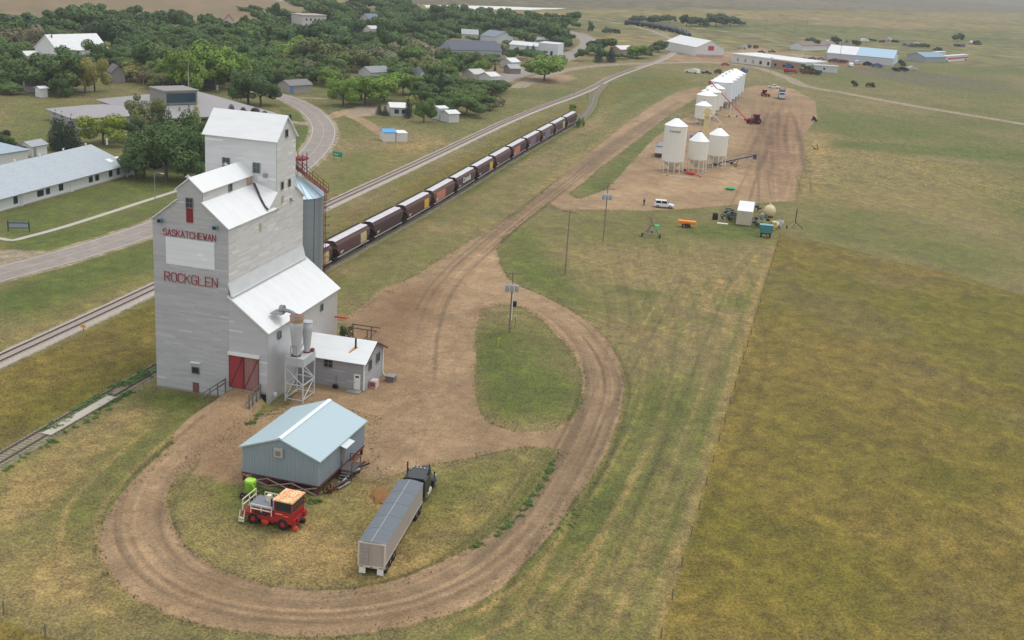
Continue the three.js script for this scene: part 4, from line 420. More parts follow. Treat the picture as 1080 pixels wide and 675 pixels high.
// ---------------------------------------------------------------- office
{
  const t = thing('office_building', 'low grey sided office with white metal roof beside the elevator', 'office', EL, YAW), u0 = 15.8, u1 = 25, w0 = 9.2, w1 = 16.3, wm = 12.75;
  part('front_wall', lapWall([[u0, 0.1], [u1, 0.1], [u1, 4.05], [u0, 4.05]], (a, h, p) => [a, h, -w0 + p], { seed: 61, tone: [151, 151, 153], pitch: 0.2 }), mPaint, t);
  part('end_wall', lapWall([[w0, 0.1], [w1, 0.1], [w1, 4.05], [wm, 5.75], [w0, 4.05]], (a, h, p) => [u1 + p, h, -a], { seed: 62, tone: [161, 161, 163], pitch: 0.2 }), mPaint, t);
  part('back_wall', bx(u0, u1, 0.1, 4.05, -w1, -w1 + 0.1), mTrim, t); part('foundation', bx(u0, u1 + 0.1, -0.2, 0.18, -w0 + 0.08, -w1), mConc, t);
  part('roof', slab([[15.85, 3.95, -w0 + 0.45], [u1 + 0.5, 3.95, -w0 + 0.45], [u1 + 0.5, 5.95, -wm], [15.85, 5.95, -wm]], 0.1), mRoofWhite, t); part('roof', slab([[u1 + 0.5, 3.95, -w1 - 0.45], [15.85, 3.95, -w1 - 0.45], [15.85, 5.95, -wm], [u1 + 0.5, 5.95, -wm]], 0.1), mRoofWhite, t);
  part('barge_board', [bar([u1 + 0.5, 3.83, -w0 + 0.45], [u1 + 0.5, 5.84, -wm], 0.05, 0.22), bar([u1 + 0.5, 3.83, -w1 - 0.45], [u1 + 0.5, 5.84, -wm], 0.05, 0.22)], mat(sr(88, 56, 66), 0.8), t);
  const F = (a, h, p) => [a, h, -w0 + p], E = (a, h, p) => [u1 + p, h, -a];
  windowOn(t, F, 19.45, 20.6, 2.75, 3.75, { pane: mat(sr(50, 46, 50), 0.2) }); windowOn(t, E, 10.9, 11.8, 2.4, 3.7, { mullion: false }); windowOn(t, E, 13.6, 14.8, 2.6, 3.8, { mullion: false });
  const d = part('door', bx(23.7, 24.6, 0.22, 2.3, -w0 + 0.05, -w0 + 0.13), mWhite, t); part('door_window', bx(23.9, 24.4, 1.85, 2.1, -w0 + 0.132, -w0 + 0.14), mGlassDark, d); part('handle', bx(23.78, 23.86, 1.1, 1.25, -w0 + 0.13, -w0 + 0.2), mSteel, d);
  part('corner_trim', [bx(u1 - 0.02, u1 + 0.1, 0.1, 4.05, -w0 - 0.1, -w0 + 0.08), bx(u1 - 0.02, u1 + 0.1, 0.1, 4.05, -w1, -w1 + 0.16)], mWhite, t);
  part('doorstep', bx(23.1, 24.9, 0, 0.2, -w0 + 0.05, -w0 + 1.3), mConc, t);
  const ch = part('chimney', [rod([23, 4.9, -11.2], [23, 6.5, -11.2], 0.13)], mDark, t); part('rust_stain', slab([[22.3, 4.66, -10.25], [22.6, 4.66, -10.25], [23.35, 5.24, -11.35], [22.8, 5.24, -11.35]].map(([x, y, z]) => [x, 3.95 + (-z - w0 + 0.45) * 2 / (wm - w0 + 0.45) + 0.006, z]), 0.004), mat(sr(196, 150, 104), 0.8), ch);
  part('downspout', pipe([[25.15, 4, -15.9], [25.15, 0.8, -15.9], [25.4, 0.3, -15.8], [26.2, 0.12, -15.6]], 0.06), mWhite, t);
  const b = thing('air_conditioner', 'small white and red box standing against the office end wall', 'utility box', EL, YAW); part('case', bx(25.2, 26.1, 0, 1.0, -10.9, -12.1), mat(sr(206, 188, 186), 0.7), b); part('grille', bx(25.3, 26.0, 0.2, 0.8, -10.9, -10.86), mat(sr(150, 84, 84), 0.7), b);
  const b2 = thing('utility_tank', 'weathered grey box at the end of the office downspout', 'utility box', EL, YAW); part('case', bx(26.3, 27.5, 0, 0.75, -13.9, -15.1), mGreyWood, b2); part('lid', bx(26.25, 27.55, 0.76, 0.84, -13.85, -15.15), mConc, b2);
  const b3 = thing('gas_meter', 'small dark meter box by the office front wall', 'meter', EL, YAW); part('box', bx(20.9, 21.5, 0, 0.5, -8.6, -9.0), mDark, b3); part('riser', rod([21.2, 0.4, -9.08], [21.2, 1.8, -9.08], 0.05), mSteel, b3);
}
// ---------------------------------------------------------------- rusty stair and red beam behind the annex
{
  const t = thing('steel_stair', 'rusty steel stair frame with red beam at the annex back corner', 'stair', EL, YAW), m = mat(sr(96, 72, 66), 0.8);
  for (const [u, w] of [[17.4, 22.6], [20.2, 22.6], [17.4, 24.2], [20.2, 24.2]]) part('post', bar([u, 0, -w], [u, 3.9, -w], 0.12), m, t);
  part('deck_beam', [bar([17.2, 3.9, -22.6], [21.6, 3.9, -22.6], 0.12), bar([17.2, 3.9, -24.2], [21.6, 3.9, -24.2], 0.12)], m, t); part('stringer', [bar([17.4, 4.4, -21.2], [20.6, 0.1, -19.4], 0.16), bar([20.2, 3.0, -22.6], [17.5, 0.2, -22.6], 0.1), bar([20.2, 2.2, -22.6], [21.5, 3.8, -22.6], 0.08)], m, t);
  part('red_beam', bar([14.8, 5.6, -21.4], [17.5, 5.6, -21.4], 0.22), mat(sr(206, 48, 48), 0.6), t);
}

// ---------------------------------------------------------------- railway tracks
const mBallast = mat(new THREE.Color(1, 1, 1), 1, { map: tex(256, (u, v, i, j) => { const n = noise(i * 7, j * 7), h = hash(i, j), k = 168 + (n - 0.5) * 40 + (h - 0.5) * 60; return [k * 1.02, k * 0.96, k * 0.9]; }, 5) });
const mRail = mat(sr(104, 86, 82), 0.5, { metalness: 0.4 }), mTie = mat(sr(150, 138, 126), 0.95);
function lengthOf(l) { let s = 0; for (let i = 1; i < l.length; i++) s += Math.hypot(l[i][0] - l[i - 1][0], l[i][1] - l[i - 1][1]); return s; }
function along(l, d) { for (let i = 1; i < l.length; i++) { const q = Math.hypot(l[i][0] - l[i - 1][0], l[i][1] - l[i - 1][1]); if (d <= q || i === l.length - 1) { const t = d / q; return { x: lerp(l[i - 1][0], l[i][0], t), z: lerp(l[i - 1][1], l[i][1], t), yaw: Math.atan2(l[i][0] - l[i - 1][0], -(l[i][1] - l[i - 1][1])) / RAD }; } d -= q; } }
function sweep(line, prof) { // cross-section (offset, height) drawn along a line
  const P = [], UV = [], ix = [], n = prof.length; const offs = prof.map((p) => offsetLine(line, p[0]));
  line.forEach((_, i) => prof.forEach((p, k) => { P.push(offs[k][i][0], p[1], offs[k][i][1]); UV.push(offs[k][i][0], offs[k][i][1]); if (i && k) { const a = i * n + k; ix.push(a - n - 1, a - n, a - 1, a - 1, a - n, a); } }));
  const g = new THREE.BufferGeometry(); g.setAttribute('position', new THREE.Float32BufferAttribute(P, 3)); g.setAttribute('uv', new THREE.Float32BufferAttribute(UV, 2)); g.setIndex(ix); g.computeVertexNormals(); return g;
}
const mWeedyBed = mat(new THREE.Color(1, 1, 1), 1, { map: tex(256, (u, v, i, j) => { const n = noise(i * 5, j * 5), h = hash(i, j), k = clamp(n * 1.6 - 0.3); return [lerp(96, 150, k) + (h - 0.5) * 24, lerp(98, 140, k) + (h - 0.5) * 24, lerp(58, 122, k) + (h - 0.5) * 20]; }, 6) });
function track(line, label, bed, tieLen, bedMat = mBallast) {
  ground('track_bed', sweep(line, [[-bed / 2 - 0.5, 0.01], [-bed / 2, 0.22], [bed / 2, 0.22], [bed / 2 + 0.5, 0.01]]), bedMat);
  const t = thing('railway_track', label, 'railway track', [0, 0]);
  for (const s of [-0.76, 0.76]) part('rail', sweep(line, [[s - 0.07, 0.26], [s - 0.035, 0.43], [s + 0.035, 0.43], [s + 0.07, 0.26]]), mRail, t);
  const L = Math.min(lengthOf(line), tieLen), gs = [], r = rng(3); for (let d = 0; d < L; d += 0.62) { const p = along(line, d), g = bx(-1.25, 1.25, 0.15, 0.245, -0.11, 0.11); g.rotateY(-p.yaw * RAD + (r() - 0.5) * 0.06); g.translate(p.x + (r() - 0.5) * 0.1, 0, p.z); gs.push(g); }
  part('sleepers', gs, mTie, t).userData.kind = 'stuff';
}
track(mainTrack, 'main railway line on pale ballast running past the elevator towards the far bend', 3.0, 520);
track(siding.slice(0, 292), 'weedy railway siding beside the elevator with hopper cars standing on it', 2.2, 420, mWeedyBed);
{ // plank crossing on the siding and a yellow marker by the main line
  const g = thing('plank_crossing', 'weathered pale plank crossing laid between the rails of the weedy siding', 'crossing', [-50.86,-131.15], 14.5);
  for (let k = 0; k < 5; k++) part('plank', bx(-0.62 + k * 0.25, -0.4 + k * 0.25, 0.3, 0.44, -6.5, 6.5), mat(sr(206 + (k % 3) * 8, 200 + (k % 2) * 8, 188), 0.95, { map: mGreyWood.map }), g);
  const y = thing('track_marker', 'small yellow marker post beside the main railway line', 'marker', [-62.02,-162.59]); part('post', bar([0, 0, 0], [0, 0.9, 0], 0.08), mGreyWood, y); part('plate', bx(-0.35, 0.35, 0.5, 1.0, 0.05, 0.09), mat(sr(222, 172, 40), 0.6), y);
}
// ---------------------------------------------------------------- hopper cars
const carSection = (() => { const pts = []; for (let k = 0; k <= 10; k++) { const a = -0.62 + k / 10 * 1.5; pts.push([1.52 * Math.pow(Math.cos(a * 0.62), 0.5), 2.6 + Math.sin(a) * 1.75]); } return pts; })();
function carBody(L, s = 1) { // rounded tub with end sheets that slope in towards the foot
  const P = [], ix = [], half = carSection, ring = [...half, [0.35, 4.52], [-0.35, 4.52], ...[...half].reverse().map((p) => [-p[0], p[1]])], n = ring.length, cuts = [[-1, 1], [-0.93, 0.6], [-0.8, 0], [0.8, 0], [0.93, 0.6], [1, 1]];
  cuts.forEach(([c, e], i) => ring.forEach((p, k) => { const y = e ? Math.max(p[1], lerp(1.5, 3.1, e)) : p[1]; P.push(c * L / 2, y, p[0] * s); if (i) { const a = i * n + k, b = i * n + (k + 1) % n; ix.push(a - n, b - n, a, a, b - n, b); } }));
  for (const e of [0, cuts.length - 1]) for (let k = 1; k < n - 1; k++) ix.push(e * n, e * n + k, e * n + k + 1);
  const g = new THREE.BufferGeometry(); g.setAttribute('position', new THREE.Float32BufferAttribute(P, 3)); g.setIndex(ix); g.computeVertexNormals(); return g.toNonIndexed();
}
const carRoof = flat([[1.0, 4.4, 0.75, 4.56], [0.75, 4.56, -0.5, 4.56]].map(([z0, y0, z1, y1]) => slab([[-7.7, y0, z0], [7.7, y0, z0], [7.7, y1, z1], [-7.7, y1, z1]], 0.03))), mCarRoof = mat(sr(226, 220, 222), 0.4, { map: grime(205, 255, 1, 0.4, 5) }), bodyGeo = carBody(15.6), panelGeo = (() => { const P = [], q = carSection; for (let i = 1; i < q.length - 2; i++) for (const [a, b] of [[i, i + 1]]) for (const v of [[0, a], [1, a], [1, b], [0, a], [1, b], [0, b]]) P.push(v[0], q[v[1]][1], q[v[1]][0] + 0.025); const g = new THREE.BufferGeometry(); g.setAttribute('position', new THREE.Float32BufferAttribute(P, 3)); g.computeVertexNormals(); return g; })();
const carBrown = [[84, 54, 54], [98, 66, 64], [76, 50, 52], [92, 58, 54], [106, 72, 62], [88, 62, 62]].map((c) => mat(sr(...c), 0.72, { map: grime(190, 255, 1, 0.4, 5) }));
const mYellow = mat(sr(212, 176, 62), 0.7, { map: grime(215, 255) }), mCream = mat(sr(206, 188, 140), 0.75, { map: grime(200, 255) }), mRunning = mat(sr(200, 198, 200), 0.6), mGraf = [mat(sr(178, 112, 88), 0.75), mat(sr(120, 96, 118), 0.75), mat(sr(196, 190, 180), 0.75), mat(sr(108, 116, 136), 0.75)];
const font = await new FontLoader().loadAsync('fonts/droid/droid_sans_bold.typeface.json');
function text(s, size, depth = 0.02) { const g = new TextGeometry(s, { font, size, depth, curveSegments: 3 }); g.computeBoundingBox(); g.translate(-(g.boundingBox.max.x + g.boundingBox.min.x) / 2, 0, 0); return g; }
function wheelset(parent, x) { const w = part('wheel_truck', [bx(x - 1.35, x + 1.35, 0.75, 1.05, -1.0, -0.86), bx(x - 1.35, x + 1.35, 0.75, 1.05, 0.86, 1.0), bx(x - 0.2, x + 0.2, 0.7, 1.1, -1, 1)], mDark, parent); for (const d of [-0.88, 0.88]) part('wheel', [-0.72, 0.72].map((z) => move(new THREE.CylinderGeometry(0.45, 0.45, 0.13, 14).rotateX(Math.PI / 2), x + d, 0.91, z)), mRail, w); }
function hopperCar(i, label, at, { yellow, cream, lettering, graffiti } = {}) {
  const t = thing('hopper_car', label, 'rail car', [at.x, at.z], at.yaw - 90, 'brown hopper cars on the siding'), m = carBrown[i % carBrown.length];
  part('body', bodyGeo.clone(), m, t);
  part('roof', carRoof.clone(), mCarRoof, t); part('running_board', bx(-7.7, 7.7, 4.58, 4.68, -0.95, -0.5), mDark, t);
  for (let k = 0; k < 4; k++) { const x = -5.1 + k * 3.4; part('discharge_hopper', move(new THREE.CylinderGeometry(1.75, 0.5, 1.1, 4).rotateY(Math.PI / 4), x, 1.25, 0), m, t); }
  part('underframe', [bx(-8.4, 8.4, 1.0, 1.25, -0.25, 0.25), bx(-8.3, -6.2, 1.15, 1.3, -1.4, 1.4), bx(6.2, 8.3, 1.15, 1.3, -1.4, 1.4)], mDark, t);
  for (const s of [-1, 1]) { part('end_ladder', [bar([s * 7.9, 1.3, 1.35], [s * 7.7, 4.3, 1.1], 0.07), ...[0, 1, 2, 3, 4].map((k) => bar([s * 7.88, 1.7 + k * 0.5, 0.7], [s * 7.86, 1.7 + k * 0.5, 1.34 - k * 0.04], 0.05)), bar([s * 7.88, 1.4, 0.7], [s * 7.88, 3.9, 0.7], 0.05)], m, t); part('grab_iron', bar([s * 7.9, 1.3, -1.35], [s * 7.7, 4.3, -1.1], 0.07), m, t); part('coupler', bx(s * 8.4, s * 8.95, 0.95, 1.2, -0.12, 0.12), mDark, t); }
  wheelset(t, -6.6); wheelset(t, 6.6);
  const pan = (x0, w, mm, name) => { const g = panelGeo.clone(); g.scale(w, 1, 1); g.translate(x0, 0, 0); part(name, g, mm, t); };
  if (yellow) pan(3.4, 2.9, mYellow, 'yellow_panel'); if (cream) pan(3.2, 2.9, mCream, 'cream_panel'); if (graffiti !== undefined) pan(-6 + (i % 4), 6.5, mGraf[graffiti], 'painted_patch');
  if (lettering) part('lettering', move(text(lettering, 1.35), 0, 2.5, 1.56), mWhite, t);
  part('reporting_mark', bx(-6.2, -5.0, 2.3, 2.44, 1.55, 1.57), mWhite, t); part('reporting_mark', bx(-6.2, -5.5, 2.02, 2.14, 1.54, 1.56), mWhite, t); part('side_sill', bx(-7.4, 7.4, 1.5, 1.62, 1.42, 1.5), mRunning, t);
}
{
  const start = [-32.7,-206.6]; let best = 0, bd = 1e9; const L = lengthOf(siding); for (let d = 0; d < L; d += 0.5) { const p = along(siding, d), q = Math.hypot(p.x - start[0], p.z - start[1]); if (q < bd) { bd = q; best = d; } }
  const spec = [[-1, 'hopper car half hidden behind the steel bin, its cream end showing', { cream: 1 }], [0, 'first full brown hopper car from the elevator, cream panel at its far end', { cream: 1 }], [1, 'dark brown hopper car without panel, second full one from the elevator', {}], [2, 'brown hopper car with bright yellow panel nearest the elevator', { yellow: 1 }], [3, 'hopper car with rust coloured paint patch between yellow panelled car and white lettered car', { graffiti: 0 }], [4, 'maroon hopper car with large white lettering on its side', { lettering: 'Canada' }], [5, 'hopper car with yellow panel just past the white lettered car', { yellow: 1 }], [6, 'plain plum brown hopper car just past the second yellow panelled car', {}], [7, 'hopper car with pale tan paint patch, fifth from the far end', { graffiti: 0 }], [8, 'hopper car with greyish paint patch, fourth from the far end', { graffiti: 1 }], [9, 'dark hopper car with small pale marks, third from the far end', { graffiti: 3 }], [10, 'hopper car with cream panel, last but one of the row', { cream: 1 }], [11, 'last hopper car of the row, beside the track switch', {}]];
  for (const [k, lab, o] of spec) hopperCar(k + 1, lab, along(siding, best + 8.4 + k * 17.7), o);
}
// ---------------------------------------------------------------- blue shed on red skids
{
  const t = thing('storage_shed', 'pale blue ribbed metal shed standing raised on red timber skids', 'shed', [-19.33, -114.56], 15.5), W = 9.05, D = 12, f = 1.15, e = 4.15, pk = 5.85, X0 = -W, X1 = 0;
  const mBlue = mat(sr(158, 172, 180), 0.5, { map: grime(222, 255, 3, 0.3, 3) }), mBlueR = mat(sr(184, 205, 212), 0.5, { map: grime(226, 255, 2, 0.3, 5) }), mSkid = mat(sr(122, 56, 60), 0.8, { map: grime(170, 255, 1, 1, 2) });
  const wf = (x) => e + (pk - e) * (1 - Math.abs(x + W / 2) / (W / 2)), n = 10; const fr = []; for (const [z, nn] of [[0, V(0, 0, 1)], [-D, V(0, 0, -1)]]) for (let k = 0; k < n; k++) { const a = X0 + k * W / n, b = X0 + (k + 1) * W / n; fr.push([z, ribSheet([a, f, z], [b, f, z], [b, wf(b), z], [a, wf(a), z], 0.3, 0.05, nn)]); }
  part('front_wall', fr.filter((q) => q[0] === 0).map((q) => q[1]), mBlue, t); part('back_wall', fr.filter((q) => q[0] !== 0).map((q) => q[1]), mBlue, t);
  part('side_wall', ribSheet([X1, f, 0], [X1, f, -D], [X1, e, -D], [X1, e, 0], 0.3, 0.05, V(1, 0, 0)), mBlue, t); part('side_wall', ribSheet([X0, f, 0], [X0, f, -D], [X0, e, -D], [X0, e, 0], 0.3, 0.05, V(-1, 0, 0)), mBlue, t);
  const roof = (s) => { const x = s > 0 ? X1 + 0.25 : X0 - 0.25, y = e - 0.05; return [ribSheet([x, y, 0.25], [x, y, -D - 0.25], [-W / 2, pk + 0.08, -D - 0.25], [-W / 2, pk + 0.08, 0.25], 0.75, 0.03, V(s * 0.35, 0.93, 0)), bar([x, y - 0.05, 0.25], [-W / 2, pk, 0.25], 0.04, 0.14), bar([x, y - 0.05, 0.25], [x, y - 0.05, -D - 0.25], 0.04, 0.14)]; };
  part('roof', roof(1), mBlueR, t); part('roof', roof(-1), mBlueR, t);
  part('ridge_cap', [slab([[-W / 2 + 0.28, pk + 0.06, 0.27], [-W / 2 + 0.28, pk + 0.06, -D - 0.27], [-W / 2, pk + 0.17, -D - 0.27], [-W / 2, pk + 0.17, 0.27]], 0.02), slab([[-W / 2 - 0.28, pk + 0.06, -D - 0.27], [-W / 2 - 0.28, pk + 0.06, 0.27], [-W / 2, pk + 0.17, 0.27], [-W / 2, pk + 0.17, -D - 0.27]], 0.02)], mat(sr(226, 236, 240), 0.5), t);
  const lv = part('louvre', [bx(-5.1, -4.1, 3.75, 4.75, 0.06, 0.4)], mat(sr(176, 174, 166), 0.8), t); part('louvre_plate', bx(-4.9, -4.3, 3.95, 4.5, 0.402, 0.42), mat(sr(132, 120, 110), 0.8), lv);
  for (const x of [X0 + 0.2, X0 + 3.0, X0 + 6.0, X1 - 0.2]) part('skid_beam', bx(x - 0.18, x + 0.18, 0.75, 1.12, 0.05, -D), mSkid, t);
  part('front_joist', bx(X0, X1, 1.04, 1.14, 0.02, 0.12), mSkid, t); part('side_joist', bx(X1 + 0.05, X1 + 0.14, 1.02, 1.14, 0, -D), mSkid, t);
  for (const x of [X0 + 0.2, X0 + 3.0, X0 + 6.0, X1 - 0.2]) for (const z of [-0.1, -D / 2, -D + 0.2]) part('post', bar([x, 0, z], [x, 0.75, z], 0.28), mSkid, t);
  for (let k = 0; k < 3; k++) { const a = X0 + 0.2 + k * 2.9, b = a + 2.9; for (const q of [0, 1]) part('cross_brace', bar([a, q ? 0.95 : 0.1, 0.12 + q * 0.06], [b, q ? 0.1 : 0.95, 0.12 + q * 0.06], 0.09), mat(sr(176, 150, 146), 0.8), t); }
  part('door', bx(X1 + 0.04, X1 + 0.12, 1.2, 3.4, -5.4, -6.4), mat(sr(128, 116, 118), 0.8), t); part('door_canopy', slab([[X1 + 0.06, 3.95, -4.9], [X1 + 0.95, 3.7, -4.9], [X1 + 0.95, 3.7, -7.2], [X1 + 0.06, 3.95, -7.2]], 0.05), mat(sr(206, 212, 214), 0.6), t);
  const p = thing('side_deck', 'dark deck with steps and railings outside the blue shed side door', 'deck', [-19.33, -114.56], 15.5), md = mat(sr(96, 88, 84), 0.9);
  part('platform', bx(0.2, 1.7, 1.0, 1.14, -4.9, -7.4), md, p); for (const [x, z] of [[0.4, -5], [1.6, -5], [0.4, -7.3], [1.6, -7.3]]) part('post', bar([x, 0, z], [x, 2.1, z], 0.1), md, p);
  for (let k = 0; k < 4; k++) part('step', bx(0.5, 1.6, 0.86 - k * 0.22, 0.94 - k * 0.22, -4.8 + k * 0.3, -4.5 + k * 0.3), md, p); part('rail', [bar([1.65, 2.05, -5], [1.65, 2.05, -7.3], 0.08), bar([0.4, 2.05, -7.35], [1.65, 2.05, -7.35], 0.08)], mRedSteel, p);
  const r = rng(8); for (let k = 0; k < 7; k++) { const z = -1 - k * 1.05, q = thing('junk_pipe', ['rusty pipe', 'grey steel pipe', 'pale blue pipe', 'dark steel pipe', 'long galvanised pipe', 'thick rusty pipe', 'short black pipe'][k] + ' lying among the scrap along the blue shed', 'pipe', [-19.33, -114.56], 15.5, 'scrap along the shed'); const mm = [mRust, mSteel, mat(sr(150, 170, 180), 0.6), mDark, mGalv, mRust, mDark][k]; part('tube', rod([0.5 + r(), 0.15 + r() * 0.3, z], [1.3 + r(), 0.2 + r() * 0.7, z - 1.5 - r()], 0.1 + r() * 0.09), mm, q); part('flange', move(new THREE.CylinderGeometry(0.26, 0.26, 0.07, 10).rotateX(Math.PI / 2), 0.9, 0.3, z), mm, q); }
  const wh = thing('spoked_wheel', 'dark spoked wheel leaning against the corner of the blue shed', 'wheel', [-19.33, -114.56], 15.5); part('rim', move(new THREE.TorusGeometry(0.55, 0.07, 6, 20).rotateY(1.2), 0.55, 0.62, -0.9), mDark, wh); part('spokes', [0, 1, 2, 3].map((k) => move(bx(-0.53, 0.53, -0.025, 0.025, -0.025, 0.025).rotateZ(k * 0.785).rotateY(1.2), 0.55, 0.62, -0.9)), mDark, wh);
}
// ---------------------------------------------------------------- red rail car mover
function wheel(parent, x, y, z, r, w, rimMat, name = 'wheel', axis = 'x') { const rot = (g) => (axis === 'x' ? g.rotateZ(Math.PI / 2) : g.rotateX(Math.PI / 2)), k = part(name, move(rot(lathe([[r * 0.55, -w / 2], [r * 0.93, -w / 2], [r, -w * 0.35], [r, w * 0.35], [r * 0.93, w / 2], [r * 0.55, w / 2]], 20)), x, y, z), mTyre, parent); part('rim', move(rot(lathe([[0, -w * 0.3], [r * 0.3, -w * 0.34], [r * 0.56, -w * 0.42], [r * 0.56, w * 0.42], [r * 0.3, w * 0.34], [0, w * 0.3]], 16)), x, y, z), rimMat, k); return k; }
{
  const t = thing('rail_car_mover', 'red rail car mover with rusty orange cab roof and white railings', 'rail car mover', [-21.6, -106.55], 16), mR = mat(sr(186, 42, 40), 0.5, { map: grime(190, 255, 1, 1, 3) }), mOr = mat(sr(220, 76, 44), 0.6), mRail2 = mat(sr(222, 214, 190), 0.7), D = 2.7;
  part('chassis', [bx(-4.4, 1.2, 0.75, 1.25, 0.05, -D)], mR, t); part('engine_deck', bx(-3.5, -0.9, 1.25, 1.85, -0.35, -D + 0.3), mR, t); part('deck_plate', bx(-3.9, -0.92, 1.86, 1.92, -0.1, -D + 0.1), mat(sr(120, 124, 132), 0.7), t);
  part('cab', [bx(-0.9, 1.1, 1.25, 2.0, 0, -D)], mR, t); const cf = []; for (const [x, z] of [[-0.85, -0.05], [1.05, -0.05], [-0.85, -D + 0.05], [1.05, -D + 0.05]]) cf.push(bar([x, 2, z], [x, 3.05, z], 0.1)); part('cab_frame', [...cf, bar([1.06, 2.5, 0], [1.06, 2.5, -D], 0.05)], mR, t);
  for (const [a, b, c, d] of [[-0.8, 1.0, -0.03, -0.05], [-0.8, 1.0, -D + 0.03, -D + 0.05]]) part('cab_window', bx(a, b, 2.02, 3.0, c, d), mGlassDark, t); for (const x of [-0.86, 1.06]) part('cab_window', bx(x - 0.01, x + 0.01, 2.02, 3.0, -0.1, -D + 0.1), mGlassDark, t);
  part('cab_roof', [bx(-1.0, 1.2, 3.05, 3.17, 0.08, -D - 0.08)], mat(new THREE.Color(1, 1, 1), 0.55, { map: tex(256, (u, v, i, j) => { const n = noise(i * 2.5, j * 2.5), m = noise(i * 6 + 30, j * 6), k = sstep(0.42, 0.62, n * 0.7 + m * 0.35); return [lerp(246, 206, k), lerp(206, 138, k), lerp(156, 92, k)]; }, 1.6) }), t).geometry.attributes.uv.array.forEach((v, i, a) => { a[i] = v * 2.4; });
  for (const x of [-3.2, -1.95, 0.1]) for (const z of [-0.2, -D + 0.2]) { if (x === -1.95) part('drive_roller', move(lathe([[0, -0.15], [0.42, -0.12], [0.42, 0.12], [0, 0.15]], 16).rotateX(Math.PI / 2), x, 0.5, z), mOr, t); else wheel(t, x, 0.6, z + (z > -1 ? 0.12 : -0.12), 0.6, 0.4, mR, 'wheel', 'z'); }
  part('coupler', bx(1.35, 1.85, 0.5, 0.9, -D / 2 - 0.2, -D / 2 + 0.2), mDark, t); part('guide_wheel', move(lathe([[0, -0.1], [0.3, -0.1], [0.3, 0.1], [0, 0.1]], 14).rotateX(Math.PI / 2), 1.35, 0.3, -0.25), mOr, t); part('drawbar_gear', [bx(1.36, 1.55, 0.9, 1.3, -0.5, -0.9), bx(1.36, 1.6, 1.0, 1.5, -1.8, -2.3)], mR, t); part('bumper', bx(1.15, 1.35, 0.6, 1.3, 0, -D), mR, t);
  part('exhaust', [rod([-1.6, 1.9, -0.9], [-1.6, 2.7, -0.9], 0.1)], mDark, t); part('air_cleaner', bx(-2.55, -2.1, 1.92, 2.6, -1.5, -2.0), mRail2, t);
  const rail = (a, b, h = 0.95, y = 1.3) => { const g = []; for (const k of [0, 0.5, 1]) { const x = lerp(a[0], b[0], k), z = lerp(a[1], b[1], k); g.push(bar([x, y, z], [x, y + h, z], 0.08)); } for (const q of [0.5, 1]) g.push(bar([a[0], y + h * q, a[1]], [b[0], y + h * q, b[1]], 0.08)); part('railing', g, mRail2, t); };
  rail([-3.4, 0.12], [-1.1, 0.12]); rail([-4.35, 0.05], [-4.35, -D], 1.2); rail([-3.4, -D - 0.1], [-1.1, -D - 0.1]);
  part('steps', [bx(-4.6, -4.1, 0.2, 0.26, 0.1, 0.45), bx(-4.6, -4.1, 0.5, 0.56, 0.1, 0.4), bar([-4.6, 0.15, 0.4], [-4.6, 1.3, 0.1], 0.08), bar([-4.1, 0.15, 0.4], [-4.1, 1.3, 0.1], 0.08)], mRail2, t);
  part('hose_reel', [rod([-2.9, 1.45, 0.16], [-1.6, 1.4, 0.16], 0.13)], mDark, t);
  part('pale_strip', bx(-0.7, 0.1, 1.62, 1.72, 0.005, 0.02), mat(sr(232, 160, 120), 0.7), t); part('pale_strip', bx(0.2, 0.7, 1.5, 1.58, 0.005, 0.02), mat(sr(222, 140, 96), 0.7), t); part('under_tank', bx(-2.7, -1.2, 0.2, 0.75, -0.6, -D + 0.6), mOr, t);
}
{ // lime green machine
  const t = thing('grain_vacuum', 'lime green round tank machine on small wheels behind the red mover', 'grain vacuum', [-26.3, -113.3], 20), m = mat(sr(132, 184, 48), 0.5); t.scale.setScalar(0.8);
  part('tank', move(lathe([[0, 0.4], [0.3, 0.4], [0.7, 1.0], [0.78, 2.2], [0.72, 2.45], [0, 2.6]], 22), 0, 0, 0), m, t); part('lid', move(lathe([[0, 0.12], [0.55, 0.08], [0.7, 0]], 20), 0, 2.5, 0), mat(sr(170, 222, 70), 0.45), t);
  part('frame', [bx(-0.9, 0.9, 0.42, 0.56, 0.5, 0.7), bx(-0.9, 0.9, 0.42, 0.56, -0.7, -0.5), bar([0.5, 0.5, 0.3], [1.6, 0.5, 0.6], 0.12)], mDark, t); wheel(t, -0.9, 0.35, 0.75, 0.36, 0.22, mWhite); wheel(t, 0.9, 0.35, 0.75, 0.36, 0.22, mWhite); part('hose', pipe([[0.3, 2.2, 0.4], [1.0, 2.0, 0.8], [1.2, 1.0, 0.9], [0.9, 0.5, 0.6]], 0.1), m, t); part('stack', rod([0.1, 2.4, -0.4], [0.1, 3.2, -0.4], 0.06), mDark, t);
}
